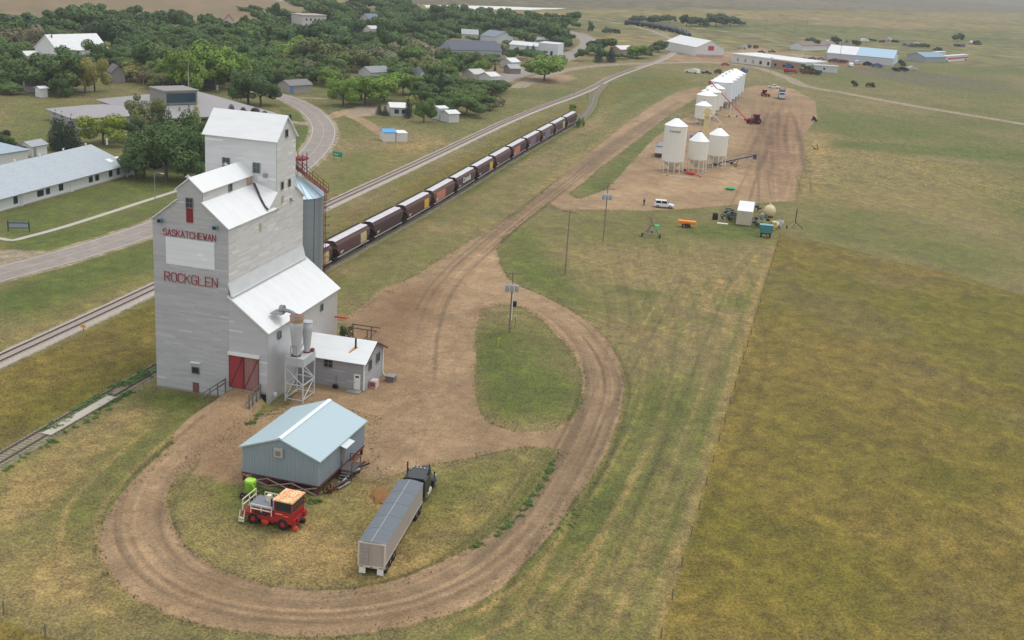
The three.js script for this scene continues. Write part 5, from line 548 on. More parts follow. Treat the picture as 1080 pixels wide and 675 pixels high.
// ---------------------------------------------------------------- semi truck and grain trailer
{
  const O = [-10.3, -98.6], Y = 9.1, W = 2.6, mSide = mat(sr(184, 174, 166), 0.5, { map: grime(205, 255, 3, 0.2, 3) }), mTarp = mat(sr(116, 124, 130), 0.75, { map: grime(205, 255, 0.4, 2, 5) }), mAl = mat(sr(190, 186, 178), 0.4, { metalness: 0.35 });
  const t = thing('grain_trailer', 'long grey hopper bottom grain trailer with dark rolled tarp', 'trailer', O, Y);
  const L = 13.9, y0 = 1.32, y1 = 3.3;
  part('side_panel', ribSheet([0, y0, 0], [0, y0, -L], [0, y1, -L], [0, y1, 0], 0.42, 0.03, V(1, 0, 0)), mSide, t); part('side_panel', ribSheet([-W, y0, 0], [-W, y0, -L], [-W, y1, -L], [-W, y1, 0], 0.42, 0.03, V(-1, 0, 0)), mSide, t);
  part('front_panel', bx(-W, 0, y0, y1 + 0.1, -L, -L - 0.06), mSide, t); const rp = part('rear_panel', bx(-W + 0.1, -0.1, 1.0, y1 + 0.15, 0.02, 0.07), mSide, t);
  const arc = (z) => { const o = []; for (let k = 0; k <= 10; k++) { const a = k / 10; o.push([-W - 0.06 + (W + 0.12) * a, y1 + Math.sin(a * Math.PI) * 0.24 + 0.04, z]); } return o; };
  const A = arc(0.1), B = arc(-L - 0.1), tg = []; for (let k = 0; k < 10; k++) tg.push(slab([A[k], A[k + 1], B[k + 1], B[k]], 0.03)); part('tarp', tg, mTarp, t); part('end_cap', poly3([[-W - 0.06, y1 - 0.05, 0.09], [0.06, y1 - 0.05, 0.09], ...[...A].reverse().map(([x, y]) => [x, y, 0.09])]), mSide, t);
  for (let k = 1; k < 5; k++) { const q = arc(-L * k / 5), g = []; for (let i = 0; i < 10; i++) g.push(bar([q[i][0], q[i][1] + 0.02, q[i][2]], [q[i + 1][0], q[i + 1][1] + 0.02, q[i + 1][2]], 0.05, 0.03)); part('tarp_strap', g, mat(sr(128, 136, 142), 0.7), t); }
  part('tarp_seam', bar([-W / 2 - 0.1, y1 + 0.285, 0.1], [-W / 2 - 0.1, y1 + 0.285, -L - 0.1], 0.09, 0.02), mat(sr(146, 152, 158), 0.7), t);
  part('rear_frame', [bx(-W - 0.04, -W + 0.12, 0.9, y1 + 0.1, 0.03, 0.14), bx(-0.12, 0.04, 0.9, y1 + 0.1, 0.03, 0.14), bx(-W, 0, 0.85, 1.05, 0.03, 0.14), bx(-W, 0, y1 + 0.02, y1 + 0.14, 0.1, 0.15)], mat(sr(206, 196, 176), 0.6), t);
  part('ladder', [bar([-W + 0.45, 1.1, 0.12], [-W + 0.45, 3.1, 0.12], 0.05), bar([-W + 0.95, 1.1, 0.12], [-W + 0.95, 3.1, 0.12], 0.05), ...[0, 1, 2, 3, 4, 5].map((k) => bar([-W + 0.45, 1.2 + k * 0.35, 0.13], [-W + 0.95, 1.2 + k * 0.35, 0.13], 0.05))], mAl, rp);
  part('bottom_rail', [bx(-0.02, 0.06, y0 - 0.1, y0 + 0.04, 0, -L), bx(-W - 0.06, -W + 0.02, y0 - 0.1, y0 + 0.04, 0, -L)], mAl, t);
  for (const z of [-5.2, -9.4]) part('hopper', move(new THREE.CylinderGeometry(2.0, 0.5, 0.85, 4).rotateY(Math.PI / 4).scale(0.85, 1, 1.3), -W / 2, 0.82, z), mSide, t);
  for (const z of [-0.95, -2.2, -3.45]) for (const x of [-W + 0.28, -0.28]) wheel(t, x, 0.52, z, 0.52, 0.5, mAl);
  part('axle_frame', [bx(-W + 0.8, -0.8, 0.8, 1.1, -0.3, -4.4), bx(-W / 2 - 0.5, -W / 2 + 0.5, 1.0, 1.2, -0.3, -L)], mDark, t);
  for (const x of [-W + 0.1, -0.75]) part('mud_flap', bx(x, x + 0.62, 0.15, 0.85, 0.02, 0.05), mWhite, t); for (const x of [-W + 0.35, -W / 2, -0.35]) part('tail_lamp', bx(x - 0.12, x + 0.12, 0.9, 0.99, 0.142, 0.16), mat(sr(150, 40, 34), 0.4), t);
  part('landing_leg', [bar([-W + 0.5, 0.2, -10.9], [-W + 0.5, 1.2, -10.9], 0.12), bar([-0.5, 0.2, -10.9], [-0.5, 1.2, -10.9], 0.12)], mAl, t);
  const c = thing('semi_truck', 'black conventional semi truck with sleeper cab and tall exhaust stacks', 'truck', O, Y), x0 = -W + 0.08, x1 = -0.08, z0 = -15.3, mB = mat(sr(34, 37, 44), 0.25);
  part('chassis', bx(-W / 2 - 0.45, -W / 2 + 0.45, 0.75, 1.05, -11.6, -20.9), mDark, c);
  part('sleeper', prism([[x0, 1.05], [x1, 1.05], [x1, 2.9], [x1 - 0.2, 3.15], [x0 + 0.2, 3.15], [x0, 2.9]], z0, z0 - 1.6, 0.06), mB, c);
  part('cab', prism([[x0 + 0.1, 1.0], [x1 - 0.1, 1.0], [x1 - 0.1, 2.6], [x1 - 0.3, 3.0], [x0 + 0.3, 3.0], [x0 + 0.1, 2.6]], z0 - 1.62, z0 - 3.2, 0.06), mB, c);
  part('windscreen', slab([[x0 + 0.28, 2.2, z0 - 3.26], [x1 - 0.28, 2.2, z0 - 3.26], [x1 - 0.4, 2.95, z0 - 3.22], [x0 + 0.4, 2.95, z0 - 3.22]], 0.03), mGlassDark, c); for (const x of [x0 + 0.09, x1 - 0.09]) part('side_window', bx(x - 0.012, x + 0.012, 2.1, 2.75, z0 - 2.1, z0 - 3.0), mGlassDark, c);
  part('sun_visor', slab([[x0 + 0.3, 3.0, z0 - 3.2], [x1 - 0.3, 3.0, z0 - 3.2], [x1 - 0.3, 2.88, z0 - 3.6], [x0 + 0.3, 2.88, z0 - 3.6]], 0.03), mB, c);
  for (let k = 0; k < 5; k++) part('roof_lamp', move(bx(-0.08, 0.08, 0, 0.08, -0.06, 0.06), lerp(x0 + 0.4, x1 - 0.4, k / 4), 3.02, z0 - 2.9), mat(sr(210, 212, 220), 0.3), c);
  part('hood', prism([[-W / 2 - 0.62, 0.95], [-W / 2 + 0.62, 0.95], [-W / 2 + 0.55, 2.1], [-W / 2 + 0.4, 2.28], [-W / 2 - 0.4, 2.28], [-W / 2 - 0.55, 2.1]], z0 - 3.22, z0 - 5.4, 0.06), mB, c); part('grille', bx(-W / 2 - 0.5, -W / 2 + 0.5, 0.8, 2.05, z0 - 5.42, z0 - 5.5), mSteel, c); part('front_bumper', bx(x0, x1, 0.4, 0.8, z0 - 5.45, z0 - 5.7), mSteel, c);
  for (const s of [-1, 1]) { const x = -W / 2 + s * 0.98; part('fender', move(new THREE.CylinderGeometry(0.66, 0.66, 0.55, 14, 1, false, 0, Math.PI).rotateZ(Math.PI / 2).rotateX(0), x, 0.62, z0 - 4.6), mB, c); part('headlamp', bx(x - 0.22, x + 0.22, 1.15, 1.4, z0 - 5.2, z0 - 5.34), mat(sr(214, 216, 220), 0.2), c); wheel(c, x, 0.52, z0 - 4.6, 0.52, 0.34, mAl); const sk = part('exhaust_stack', rod([-W / 2 + s * 1.18, 1.0, z0 - 1.65], [-W / 2 + s * 1.18, 4.2, z0 - 1.65], 0.09), mat(sr(90, 92, 96), 0.3, { metalness: 0.7 }), c); part('fuel_tank', rod([x, 0.72, z0 - 1.3], [x, 0.72, z0 - 3.0], 0.34, 0.34, 14), mAl, c); part('mirror', [bx(-W / 2 + s * 1.45 - 0.06, -W / 2 + s * 1.45 + 0.06, 2.0, 2.7, z0 - 3.1, z0 - 3.2), bar([-W / 2 + s * 1.1, 2.4, z0 - 3.1], [-W / 2 + s * 1.45, 2.4, z0 - 3.15], 0.04)], mB, c); for (const z of [-12.2, -13.5]) wheel(c, -W / 2 + s * 1.0, 0.52, z, 0.52, 0.5, mAl); }
  part('fifth_wheel', bx(-W / 2 - 0.5, -W / 2 + 0.5, 1.05, 1.2, -12.3, -13.4), mDark, c);
}
{ // pile of orange soil beside the trailer
  const g = new THREE.SphereGeometry(1, 28, 12, 0, 6.2832, 0, 1.5), p = g.attributes.position; for (let i = 0; i < p.count; i++) { const x = p.getX(i), y = p.getY(i), z = p.getZ(i), k = 0.5 + 0.95 * noise(x * 70 + 60, z * 70 + y * 30); p.setXYZ(i, x * 1.2 * k, Math.max(0, y * 0.6 * k) - 0.03, z * 2.2 * k); } g.computeVertexNormals();
  const c = [-12.74,-115.38]; g.translate(c[0], 0, c[1]); solo('soil_mound', g, mat(sr(166, 122, 72), 1, { map: grime(170, 255, 3, 3, 2) }), 'small heap of orange brown soil beside the grain trailer', 'soil heap'); }
// ---------------------------------------------------------------- utility poles
function pole(at, h, label, { arms = [h - 0.25], cans = 0, lean = 0, armYaw = 4, sleeve } = {}) {
  const t = thing('utility_pole', label, 'utility pole', at, armYaw, 'utility poles'), m = mat(sr(148, 134, 120), 0.9, { map: grime(190, 255, 2, 0.2, 2) });
  part('pole', rod([0, -0.3, 0], [lean, h, 0], 0.13, 0.09, 9), m, t);
  for (const y of arms) { const a = part('crossarm', bx(-1.25, 1.25, y - 0.06, y + 0.07, 0.1, 0.22), m, t); for (const x of [-1.1, -0.4, 0.4, 1.1]) part('insulator', rod([x, y + 0.06, 0.16], [x, y + 0.26, 0.16], 0.05), mSteel, a); }
  for (let k = 0; k < cans; k++) { const x = (k - (cans - 1) / 2) * 0.75, c = part('transformer', move(lathe([[0, 0], [0.3, 0.02], [0.31, 1.0], [0.24, 1.1], [0, 1.14]], 14), x, h * 0.8 - 1.1, 0.42), mat(sr(158, 172, 184), 0.5), t); part('bushing', rod([x, h * 0.8, 0.42], [x, h * 0.8 + 0.28, 0.42], 0.05), mSteel, c); }
  if (sleeve) part('conduit', rod([0.2, h * 0.22, 0.16], [0.2, h * 0.68, 0.12], 0.07), mWhite, t);
  return t;
}
pole([-0.3, -174.9], 9.9, 'utility pole with three transformers standing in the grass island', { cans: 3, sleeve: 1 });
pole([9.2, -211.7], 12.1, 'bare brown utility pole on the mown grass past the island', { arms: [11.9], armYaw: 12 });
pole([17.8, -240.2], 12.6, 'utility pole with two transformers near the bin yard lane', { cans: 3, arms: [12.3, 11.2] });
{ const b = thing('meter_post', 'thin yellow topped service post in the grass island', 'post', [0.53,-177.65]); part('post', bar([0, 0, 0], [0, 1.9, 0], 0.09), mGreyWood, b); part('cap', bx(-0.12, 0.12, 1.9, 2.1, -0.1, 0.1), mat(sr(206, 200, 120), 0.7), b);
  const c = thing('transformer_box', 'small black box on the grass island beside the pole', 'utility box', [0.24,-189.52]); part('box', bx(-0.35, 0.35, 0, 0.8, -0.25, 0.25), mDark, c); part('lid', bx(-0.38, 0.38, 0.81, 0.87, -0.28, 0.28), mBlack, c);
  const y = thing('marker_post', 'short yellow marker post near the edge of the grass island', 'post', [-1.85,-167.83]); part('post', bar([0, 0, 0], [0.12, 1.3, 0], 0.1), mat(sr(196, 192, 60), 0.7), y); part('cap', bx(0.03, 0.21, 1.3, 1.4, -0.08, 0.08), mat(sr(214, 206, 70), 0.7), y); }
// fence posts along the golden field and at the near corner
{ const L = [[57.21,-254.02],[14.95,-91.54]], n = 26, r = rng(4); for (let k = 0; k < n; k++) { const q = k / (n - 1), x = lerp(L[0][0], L[1][0], q), z = lerp(L[0][1], L[1][1], q); const h = 1 + r() * 0.3; const o = solo('fence_post', [rod([x, -0.2, z], [x + (r() - 0.5) * 0.12, h, z], 0.07, 0.06, 6)], mGreyWood, ORD[k] + ' thin weathered fence post along the golden field, counted from the container', 'fence post', 'fence posts along the golden field'); }
  for (const [p, lab] of [[[-41.63,-88.23], 'fence post at the near corner of the photograph, the outermost one'], [[-36.9,-85.29], 'fence post at the near corner beside the dry verge']]) solo('fence_post', [rod([p[0], -0.2, p[1]], [p[0], 1.3, p[1]], 0.07, 0.06, 6)], mGreyWood, lab, 'fence post'); }

// ---------------------------------------------------------------- white hopper bins
const mBinWhite = mat(sr(232, 231, 222), 0.5, { map: grime(238, 255, 2, 0.3, 6) }), mBinRoofW = mat(sr(240, 241, 240), 0.5), mBinBlue = mat(sr(214, 222, 228), 0.5);
function hopperBin(at, R, hb, hw, hp, label, group, { roof = mBinRoofW, wall = mBinWhite, sides = 28, legs = 12 } = {}) {
  const t = thing('hopper_bin', label, 'grain bin', at, 14, group);
  part('wall', lathe([[R, hb], [R + 0.02, hb + 0.02], [R, (hb + hw) / 2], [R + 0.02, hw - 0.02], [R, hw]], sides), wall, t);
  part('cone_roof', lathe([[R + 0.12, hw - 0.05], [R + 0.12, hw], [0.5, hp - 0.1], [0.45, hp], [0, hp + 0.05]], sides), roof, t); part('hatch', move(lathe([[0, 0.3], [0.4, 0.25], [0.45, 0]], 12), 0, hp, 0), mat(sr(60, 84, 120), 0.6), t);
  part('hopper', lathe([[R, hb], [0.35, Math.max(0.7, hb - R * 0.85)], [0.35, Math.max(0.6, hb - R * 0.85) - 0.15]], sides), wall, t);
  for (let k = 0; k < legs; k++) { const a = k / legs * Math.PI * 2 + 0.2; part('leg', bar([Math.cos(a) * (R + 0.03), 0, Math.sin(a) * (R + 0.03)], [Math.cos(a) * (R - 0.05), hb + 0.1, Math.sin(a) * (R - 0.05)], 0.17), wall, t); }
  part('base_ring', [move(new THREE.TorusGeometry(R, 0.12, 5, 24).rotateX(Math.PI / 2), 0, 0.1, 0)], mat(sr(178, 170, 156), 0.8), t);
  return t;
}
{
  const A = hopperBin([41.9, -330.8], 3.15, 3.1, 13.0, 15.0, 'tallest white hopper bin with dark lettering near its roof', 'front white bins', { wall: mBinWhite });
  { const g = text('Conval', 0.66, 0.02), p = g.attributes.position; for (let i = 0; i < p.count; i++) { const x = p.getX(i) * 1.05, a = x / 3.2 + 0.05; p.setXYZ(i, Math.sin(a) * (3.2 + p.getZ(i)), p.getY(i) + 11.3, Math.cos(a) * (3.2 + p.getZ(i))); } part('lettering', g, mat(sr(104, 102, 102), 0.8), A); }
  hopperBin([49.2, -334.2], 2.75, 3.5, 8.7, 11.1, 'short white hopper bin in the middle of the front three', 'front white bins');
  hopperBin([56.2, -344.5], 2.8, 3.4, 9.3, 11.3, 'short white hopper bin with blue hatch, rearmost of the front three', 'front white bins');
  const a0 = [[67.63,-449.85],[78.44,-492.03]], lm = ['first tall bin of the middle row, right behind the small front bin', 'second tall bin of the middle row', 'third tall bin of the middle row', 'last tall bin of the middle row, next to the big bins'];
  hopperBin([64.3,-435.61], 2.95, 2.3, 6.9, 8.5, 'smallest white bin at the near end of the middle row, behind the yellow leg', 'middle row of white bins', { legs: 9 });
  for (let k = 0; k < 4; k++) hopperBin([lerp(a0[0][0], a0[1][0], k / 3), lerp(a0[0][1], a0[1][1], k / 3) - 2.6], 3.8, 2.0, 8.9, 10.6, lm[k], 'middle row of white bins', { legs: 9 });
  const b0 = [[78.98,-487.76],[90.86,-529.79]], lb = ['first big white bin of the rear row, dark opening under it', 'second big white bin of the rear row', 'third big white bin of the rear row, the middle one', 'fourth big white bin of the rear row', 'last big white bin of the rear row, nearest the gravel road'];
  for (let k = 0; k < 5; k++) hopperBin([lerp(b0[0][0], b0[1][0], k / 4), lerp(b0[0][1], b0[1][1], k / 4) - 3.6], 4.7, 2.9, 10.6, 12.6, lb[k], 'rear row of big bins', { wall: mBinBlue, legs: 12 });
}
{ // yellow bucket elevator and blue legs between the bins
  const t = thing('bucket_elevator', 'cream yellow bucket elevator leg rising behind the short white bins', 'bucket elevator', [54.46,-359.4], 10), m = mat(sr(216, 200, 146), 0.6);
  part('trunk', [bx(-0.75, 0.75, 0, 13.2, -0.35, 0.35)], m, t); part('head', [prism([[-1.1, 13.2], [1.1, 13.2], [1.0, 14.6], [0, 15.1], [-1.0, 14.6]], -0.5, 0.5)], m, t); part('platform', [bx(-1.6, 1.6, 12.6, 12.7, -1.2, 1.2), ...[-1.6, 1.6].flatMap((x) => [bar([x, 12.7, -1.2], [x, 13.7, -1.2], 0.06), bar([x, 12.7, 1.2], [x, 13.7, 1.2], 0.06), bar([x, 13.7, -1.2], [x, 13.7, 1.2], 0.06)]), bar([-1.6, 13.7, 1.2], [1.6, 13.7, 1.2], 0.06)], m, t); part('spout', [rod([0.9, 13.6, 0], [4.5, 11.2, 3], 0.16), rod([-0.9, 13.6, 0], [-3.5, 12.6, 4], 0.16)], mGalv, t);
  const b = thing('blue_hopper', 'narrow blue steel hopper stand behind the tallest white bin', 'hopper', [52.2,-369.08], 10), mb = mat(sr(92, 126, 166), 0.6);
  part('bin', [bx(-0.8, 0.8, 2.6, 5.2, -0.8, 0.8)], mb, b); for (const [x, z] of [[-0.75, -0.75], [0.75, -0.75], [-0.75, 0.75], [0.75, 0.75]]) part('leg', bar([x, 0, z], [x, 2.6, z], 0.14), mb, b); part('cone', move(new THREE.CylinderGeometry(1.1, 0.25, 1.4, 4).rotateY(Math.PI / 4), 0, 1.9, 0), mb, b);
}
function auger(label, foot, head, dy, m, wheelsAt, mLeg, name = 'grain_auger') { // a long tube on a wheeled undercarriage; foot, head: [x, z]
  const dx = head[0] - foot[0], dz = head[1] - foot[1], L = Math.hypot(dx, dz), t = thing(name, label, 'grain auger', foot, Math.atan2(dx, -dz) / RAD);
  part('tube', rod([0, 0.5, 0], [0, dy, -L], 0.2, 0.2, 10), m, t); part('truss', [bar([0, dy * 0.3 + 1.3, -L * 0.3], [0, dy * 0.75 + 1.3, -L * 0.75], 0.07), bar([0, 1.0, -L * 0.08], [0, dy * 0.3 + 1.3, -L * 0.3], 0.07), bar([0, dy * 0.75 + 1.3, -L * 0.75], [0, dy, -L], 0.07)], m, t); part('discharge_hood', bx(-0.4, 0.4, dy - 1.1, dy + 0.35, -L - 0.5, -L + 0.3), m, t);
  const z = -L * wheelsAt, y = lerp(0.5, dy, wheelsAt); for (const s of [-1, 1]) { part('undercarriage_leg', bar([s * 0.3, y, z], [s * 1.7, 0.5, z + 1.2], 0.14), mLeg, t); wheel(t, s * 1.85, 0.42, z + 1.2, 0.42, 0.25, mWhite); part('lift_arm', bar([s * 0.3, y * 0.45, z * 0.4], [s * 1.6, 0.6, z + 1.2], 0.1), mLeg, t); } part('axle', bar([-1.8, 0.45, z + 1.2], [1.8, 0.45, z + 1.2], 0.12), mLeg, t); part('intake_hopper', [prism([[-0.9, 0.15], [0.9, 0.15], [1.1, 0.8], [-1.1, 0.8]], -0.2, 1.4)], m, t);
  return t;
}
auger('long red grain auger leaning up to the big white bins', [83.91,-455.15], [71.79,-476.29], 11.6, mat(sr(172, 78, 76), 0.6), 0.38, mat(sr(222, 218, 210), 0.6));
auger('dark blue grain auger lying low beside the short bins', [57.3,-347.23], [68.14,-349.23], 3.2, mat(sr(70, 76, 108), 0.6), 0.55, mDark);
{ const t = thing('swing_hopper', 'red swing hopper lying at the feet of the front white bins', 'auger hopper', [46.82,-328.01], 20), m = mat(sr(198, 74, 56), 0.6); part('tube', rod([-1.5, 0.9, 0], [3.6, 0.25, 2.6], 0.16), m, t); part('tray', prism([[-1.1, 0.2], [1.1, 0.2], [1.4, 0.8], [-1.4, 0.8]], -0.6, 0.8), m, t); part('motor', bx(-1.9, -1.3, 0.7, 1.3, -0.3, 0.3), mDark, t);
  const p = thing('ground_beam', 'pale timber beam lying in front of the tallest white bin', 'beam', [43.53,-322.5], 97); part('beam', bx(-0.15, 0.15, 0, 0.22, -3.5, 3.5), mat(sr(206, 196, 176), 0.9), p); part('end_block', bx(-0.25, 0.25, 0, 0.3, 3.5, 3.9), mGreyWood, p); }
// ---------------------------------------------------------------- vehicles and machines
const mTruckWhite = mat(sr(222, 226, 230), 0.25), mChrome = mat(sr(190, 192, 196), 0.2, { metalness: 0.8 }), mLampRed = mat(sr(150, 30, 28), 0.3);
function car(label, at, yaw, paint, { L = 4.7, W = 1.9, H = 1.75, kind = 'suv', name = 'car', category = 'car' } = {}) { // local x: forwards
  const t = thing(name, label, category, at, yaw), h = W / 2, b = 0.85;
  const prof = kind === 'pickup' ? [[-L / 2, 0.5], [L / 2, 0.5], [L / 2, 0.95], [L * 0.22, 1.12], [-L / 2, 1.12]] : [[-L / 2, 0.45], [L / 2, 0.45], [L / 2, 0.85], [L * 0.24, 1.05], [-L / 2, 1.1]];
  part('body', prism(prof, -h, h, 0.06), paint, t);
  const x0 = kind === 'pickup' ? -L * 0.1 : kind === 'sedan' ? -L * 0.36 : -L * 0.47, x1 = L * 0.22, ins = 0.12;
  part('cabin', prism([[x0, 1.05], [x1, 1.05], [x1 - 0.55, H], [x0 + (kind === 'sedan' ? 0.5 : 0.15), H]], -h + ins, h - ins, 0.05), paint, t);
  for (const s of [-1, 1]) { const z = s * (h - ins + 0.012); for (const [a, c] of [[x0 + 0.25, (x0 + x1) / 2 - 0.15], [(x0 + x1) / 2 - 0.05, x1 - 0.42]]) part('side_window', poly3([[a, 1.15, z], [c, 1.15, z], [c - 0.06, H - 0.12, z], [a + 0.08, H - 0.12, z]]), mGlassDark, t); for (const x of [-L * 0.31, L * 0.31]) wheel(t, x, 0.36, s * (h - 0.1), 0.37, 0.24, mChrome, 'wheel', 'z'); part('headlamp', bx(L / 2 - 0.04, L / 2 + 0.015, 0.66, 0.82, s * (h - 0.45), s * (h - 0.1)), mat(sr(220, 222, 226), 0.2), t); part('tail_lamp', bx(-L / 2 - 0.015, -L / 2 + 0.03, 0.75, 1.0, s * (h - 0.3), s * (h - 0.06)), mLampRed, t); }
  part('windscreen', slab([[x1 - 0.02, 1.1, -h + 0.22], [x1 - 0.02, 1.1, h - 0.22], [x1 - 0.52, H - 0.06, h - 0.28], [x1 - 0.52, H - 0.06, -h + 0.28]].map(([x, y, z]) => [x + 0.07, y, z]), 0.02), mGlassDark, t); part('rear_window', slab([[x0 - 0.03, 1.15, h - 0.25], [x0 - 0.03, 1.15, -h + 0.25], [x0 + 0.07, H - 0.12, -h + 0.28], [x0 + 0.07, H - 0.12, h - 0.28]], 0.02), mGlassDark, t);
  if (kind === 'pickup') part('cargo_bed', bx(-L / 2 + 0.12, x0 - 0.15, 1.1, 1.14, -h + 0.14, h - 0.14), mDark, t);
  return t;
}
car('white SUV parked at the edge of the dirt yard near a standing person', [34.46,-279.63], 4, mTruckWhite, { L: 4.8, H: 1.85 });
car('white pickup parked on the far grass beyond the bin yard', [119.43,-586.06], 8, mTruckWhite, { L: 5.8, kind: 'pickup', H: 1.85, name: 'pickup_truck', category: 'pickup' });
car('red car parked in front of the shop with red sign', [113.17,-699.83], -4, mat(sr(168, 36, 44), 0.3), { L: 4.9, H: 1.5, kind: 'sedan' });
car('black pickup standing alone on the grass before the big bins', [93.7,-637.8], 2, mat(sr(36, 36, 40), 0.3), { L: 5.6, kind: 'pickup', name: 'pickup_truck', category: 'pickup' });
for (const [px, lab] of [[[155.6,-818.84], 'dark vehicle nearest the dirt road behind the flat white shop'], [[164.76,-830.03], 'dark vehicle behind the flat white shop, further along']]) car(lab, px, 5, mat(sr(48, 50, 54), 0.4), { L: 5.4, kind: 'pickup', name: 'pickup_truck', category: 'pickup', H: 1.9 });
for (const [px, lab, c] of [[[181.98,-798.92], 'white pickup beside the long white and blue shed', mTruckWhite], [[184.6,-793.86], 'dark blue pickup beside the long white and blue shed', mat(sr(52, 62, 84), 0.35)], [[190.39,-794.72], 'grey van at the corner of the long white and blue shed', mat(sr(110, 116, 124), 0.35)], [[159.35,-723.72], 'small white car between the shop and the red truck', mTruckWhite]]) car(lab, px, 30, c, { L: 5.2, kind: 'pickup', name: 'pickup_truck', category: 'pickup' });
{ // red farm truck
  const t = thing('grain_truck', 'red grain truck parked on the grass before the brick shop', 'truck', [145.4,-674.81], 6), m = mat(sr(160, 44, 40), 0.5); part('box', prism([[-3.6, 1.1], [1.2, 1.1], [1.4, 2.6], [-3.8, 2.6]], -1.2, 1.2), m, t); part('cab', prism([[1.4, 0.8], [4.2, 0.8], [4.2, 1.5], [3.2, 1.6], [2.8, 2.4], [1.5, 2.4]], -1.0, 1.0), m, t); part('windscreen', slab([[3.16, 1.65, 0.9], [3.16, 1.65, -0.9], [2.86, 2.3, -0.85], [2.86, 2.3, 0.85]].map(([x, y, z]) => [x + 0.06, y, z]), 0.02), mGlassDark, t); part('chassis', bx(-3.4, 3.8, 0.7, 1.05, -0.5, 0.5), mDark, t); for (const x of [-2.4, -1.2, 3.2]) for (const z of [-1, 1]) wheel(t, x, 0.5, z, 0.5, 0.3, mWhite, 'wheel', 'z');
}
function tractor(label, at, yaw, m, cabMat, s = 1, name = 'tractor') { // local x: forwards
  const t = thing(name, label, 'tractor', at, yaw); t.scale.setScalar(s);
  part('hood', prism([[0.3, 1.1], [2.6, 1.1], [2.6, 1.75], [0.3, 2.05]], -0.45, 0.45, 0.06), m, t); part('cab', prism([[-1.2, 1.3], [0.5, 1.3], [0.35, 3.0], [-1.1, 3.0]], -0.8, 0.8, 0.05), mGlassDark, t); part('cab_roof', bx(-1.3, 0.5, 3.0, 3.2, -0.9, 0.9), cabMat, t); part('chassis', bx(-1.4, 2.5, 0.75, 1.15, -0.35, 0.35), mDark, t); part('exhaust', rod([1.2, 1.9, 0.3], [1.2, 3.0, 0.3], 0.07), mDark, t);
  for (const z of [-1.05, 1.05]) { wheel(t, -0.7, 0.95, z, 0.95, 0.5, m, 'rear_wheel', 'z'); wheel(t, 2.0, 0.6, z * 0.9, 0.6, 0.4, m, 'front_wheel', 'z'); part('fender', move(new THREE.CylinderGeometry(1.08, 1.08, 0.5, 14, 1, true, -0.6, 2.4).rotateX(Math.PI / 2), -0.7, 0.95, z), m, t); }
  return t;
}
tractor('red tractor coupled to the long red auger', [85.74,-447.03], 160, mat(sr(150, 44, 56), 0.5), mat(sr(170, 60, 66), 0.5), 1.15);
{ // blue and silver combine-like truck at the far end of the yard
  const t = thing('service_truck', 'dark blue service truck with pale tank at the far end of the bin yard', 'truck', [114.24,-541.03], 100), mB = mat(sr(62, 74, 110), 0.5), mP = mat(sr(196, 208, 216), 0.4);
  part('cab', prism([[1.6, 0.7], [4.3, 0.7], [4.3, 2.2], [3.7, 3.1], [1.6, 3.1]], -1.25, 1.25, 0.08), mP, t); part('windscreen', slab([[4.33, 2.2, 1.1], [4.33, 2.2, -1.1], [3.8, 3.0, -1.1], [3.8, 3.0, 1.1]].map(([x, y, z]) => [x + 0.04, y, z]), 0.02), mGlassDark, t); part('box', bx(-4.6, 1.5, 1.2, 3.9, -1.3, 1.3), mB, t); part('rack', [bar([-4.5, 4.6, -1.2], [1.4, 4.6, -1.2], 0.12), bar([-4.5, 4.6, 1.2], [1.4, 4.6, 1.2], 0.12), ...[-4.5, -1.5, 1.4].flatMap((x) => [bar([x, 3.9, -1.2], [x, 4.6, -1.2], 0.1), bar([x, 3.9, 1.2], [x, 4.6, 1.2], 0.1)])], mB, t); part('chassis', bx(-4.6, 4.2, 0.7, 1.15, -0.6, 0.6), mDark, t); for (const x of [-3.4, -2.1, 3.1]) for (const z of [-1.1, 1.1]) wheel(t, x, 0.55, z, 0.55, 0.4, mSteel, 'wheel', 'z');
}
tractor('small orange tractor next to the dark blue service truck', [107.74,-546.37], 60, mat(sr(222, 112, 72), 0.5), mat(sr(226, 130, 92), 0.5), 0.95);
{ // white hopper trailer behind the tall bin
  const t = thing('grain_trailer', 'short white grain trailer with grey tarp behind the tallest bin', 'trailer', [40.64,-353.9], 12); part('tub', prism([[-1.3, 1.3], [1.3, 1.3], [1.3, 3.2], [-1.3, 3.2]], -8, 0.5), mWhite, t); part('tarp', prism([[-1.35, 3.2], [1.35, 3.2], [0.8, 3.5], [-0.8, 3.5]], -8.1, 0.6), mat(sr(134, 138, 146), 0.8), t); part('rear_bumper', bx(-1.3, 1.3, 0.6, 1.3, 0.3, 0.52), mat(sr(86, 66, 90), 0.7), t); for (const z of [-0.8, -2.1]) for (const x of [-1, 1]) wheel(t, x, 0.5, z, 0.5, 0.4, mSteel); part('frame', bx(-0.5, 0.5, 0.9, 1.3, -8, 0.3), mDark, t);
}
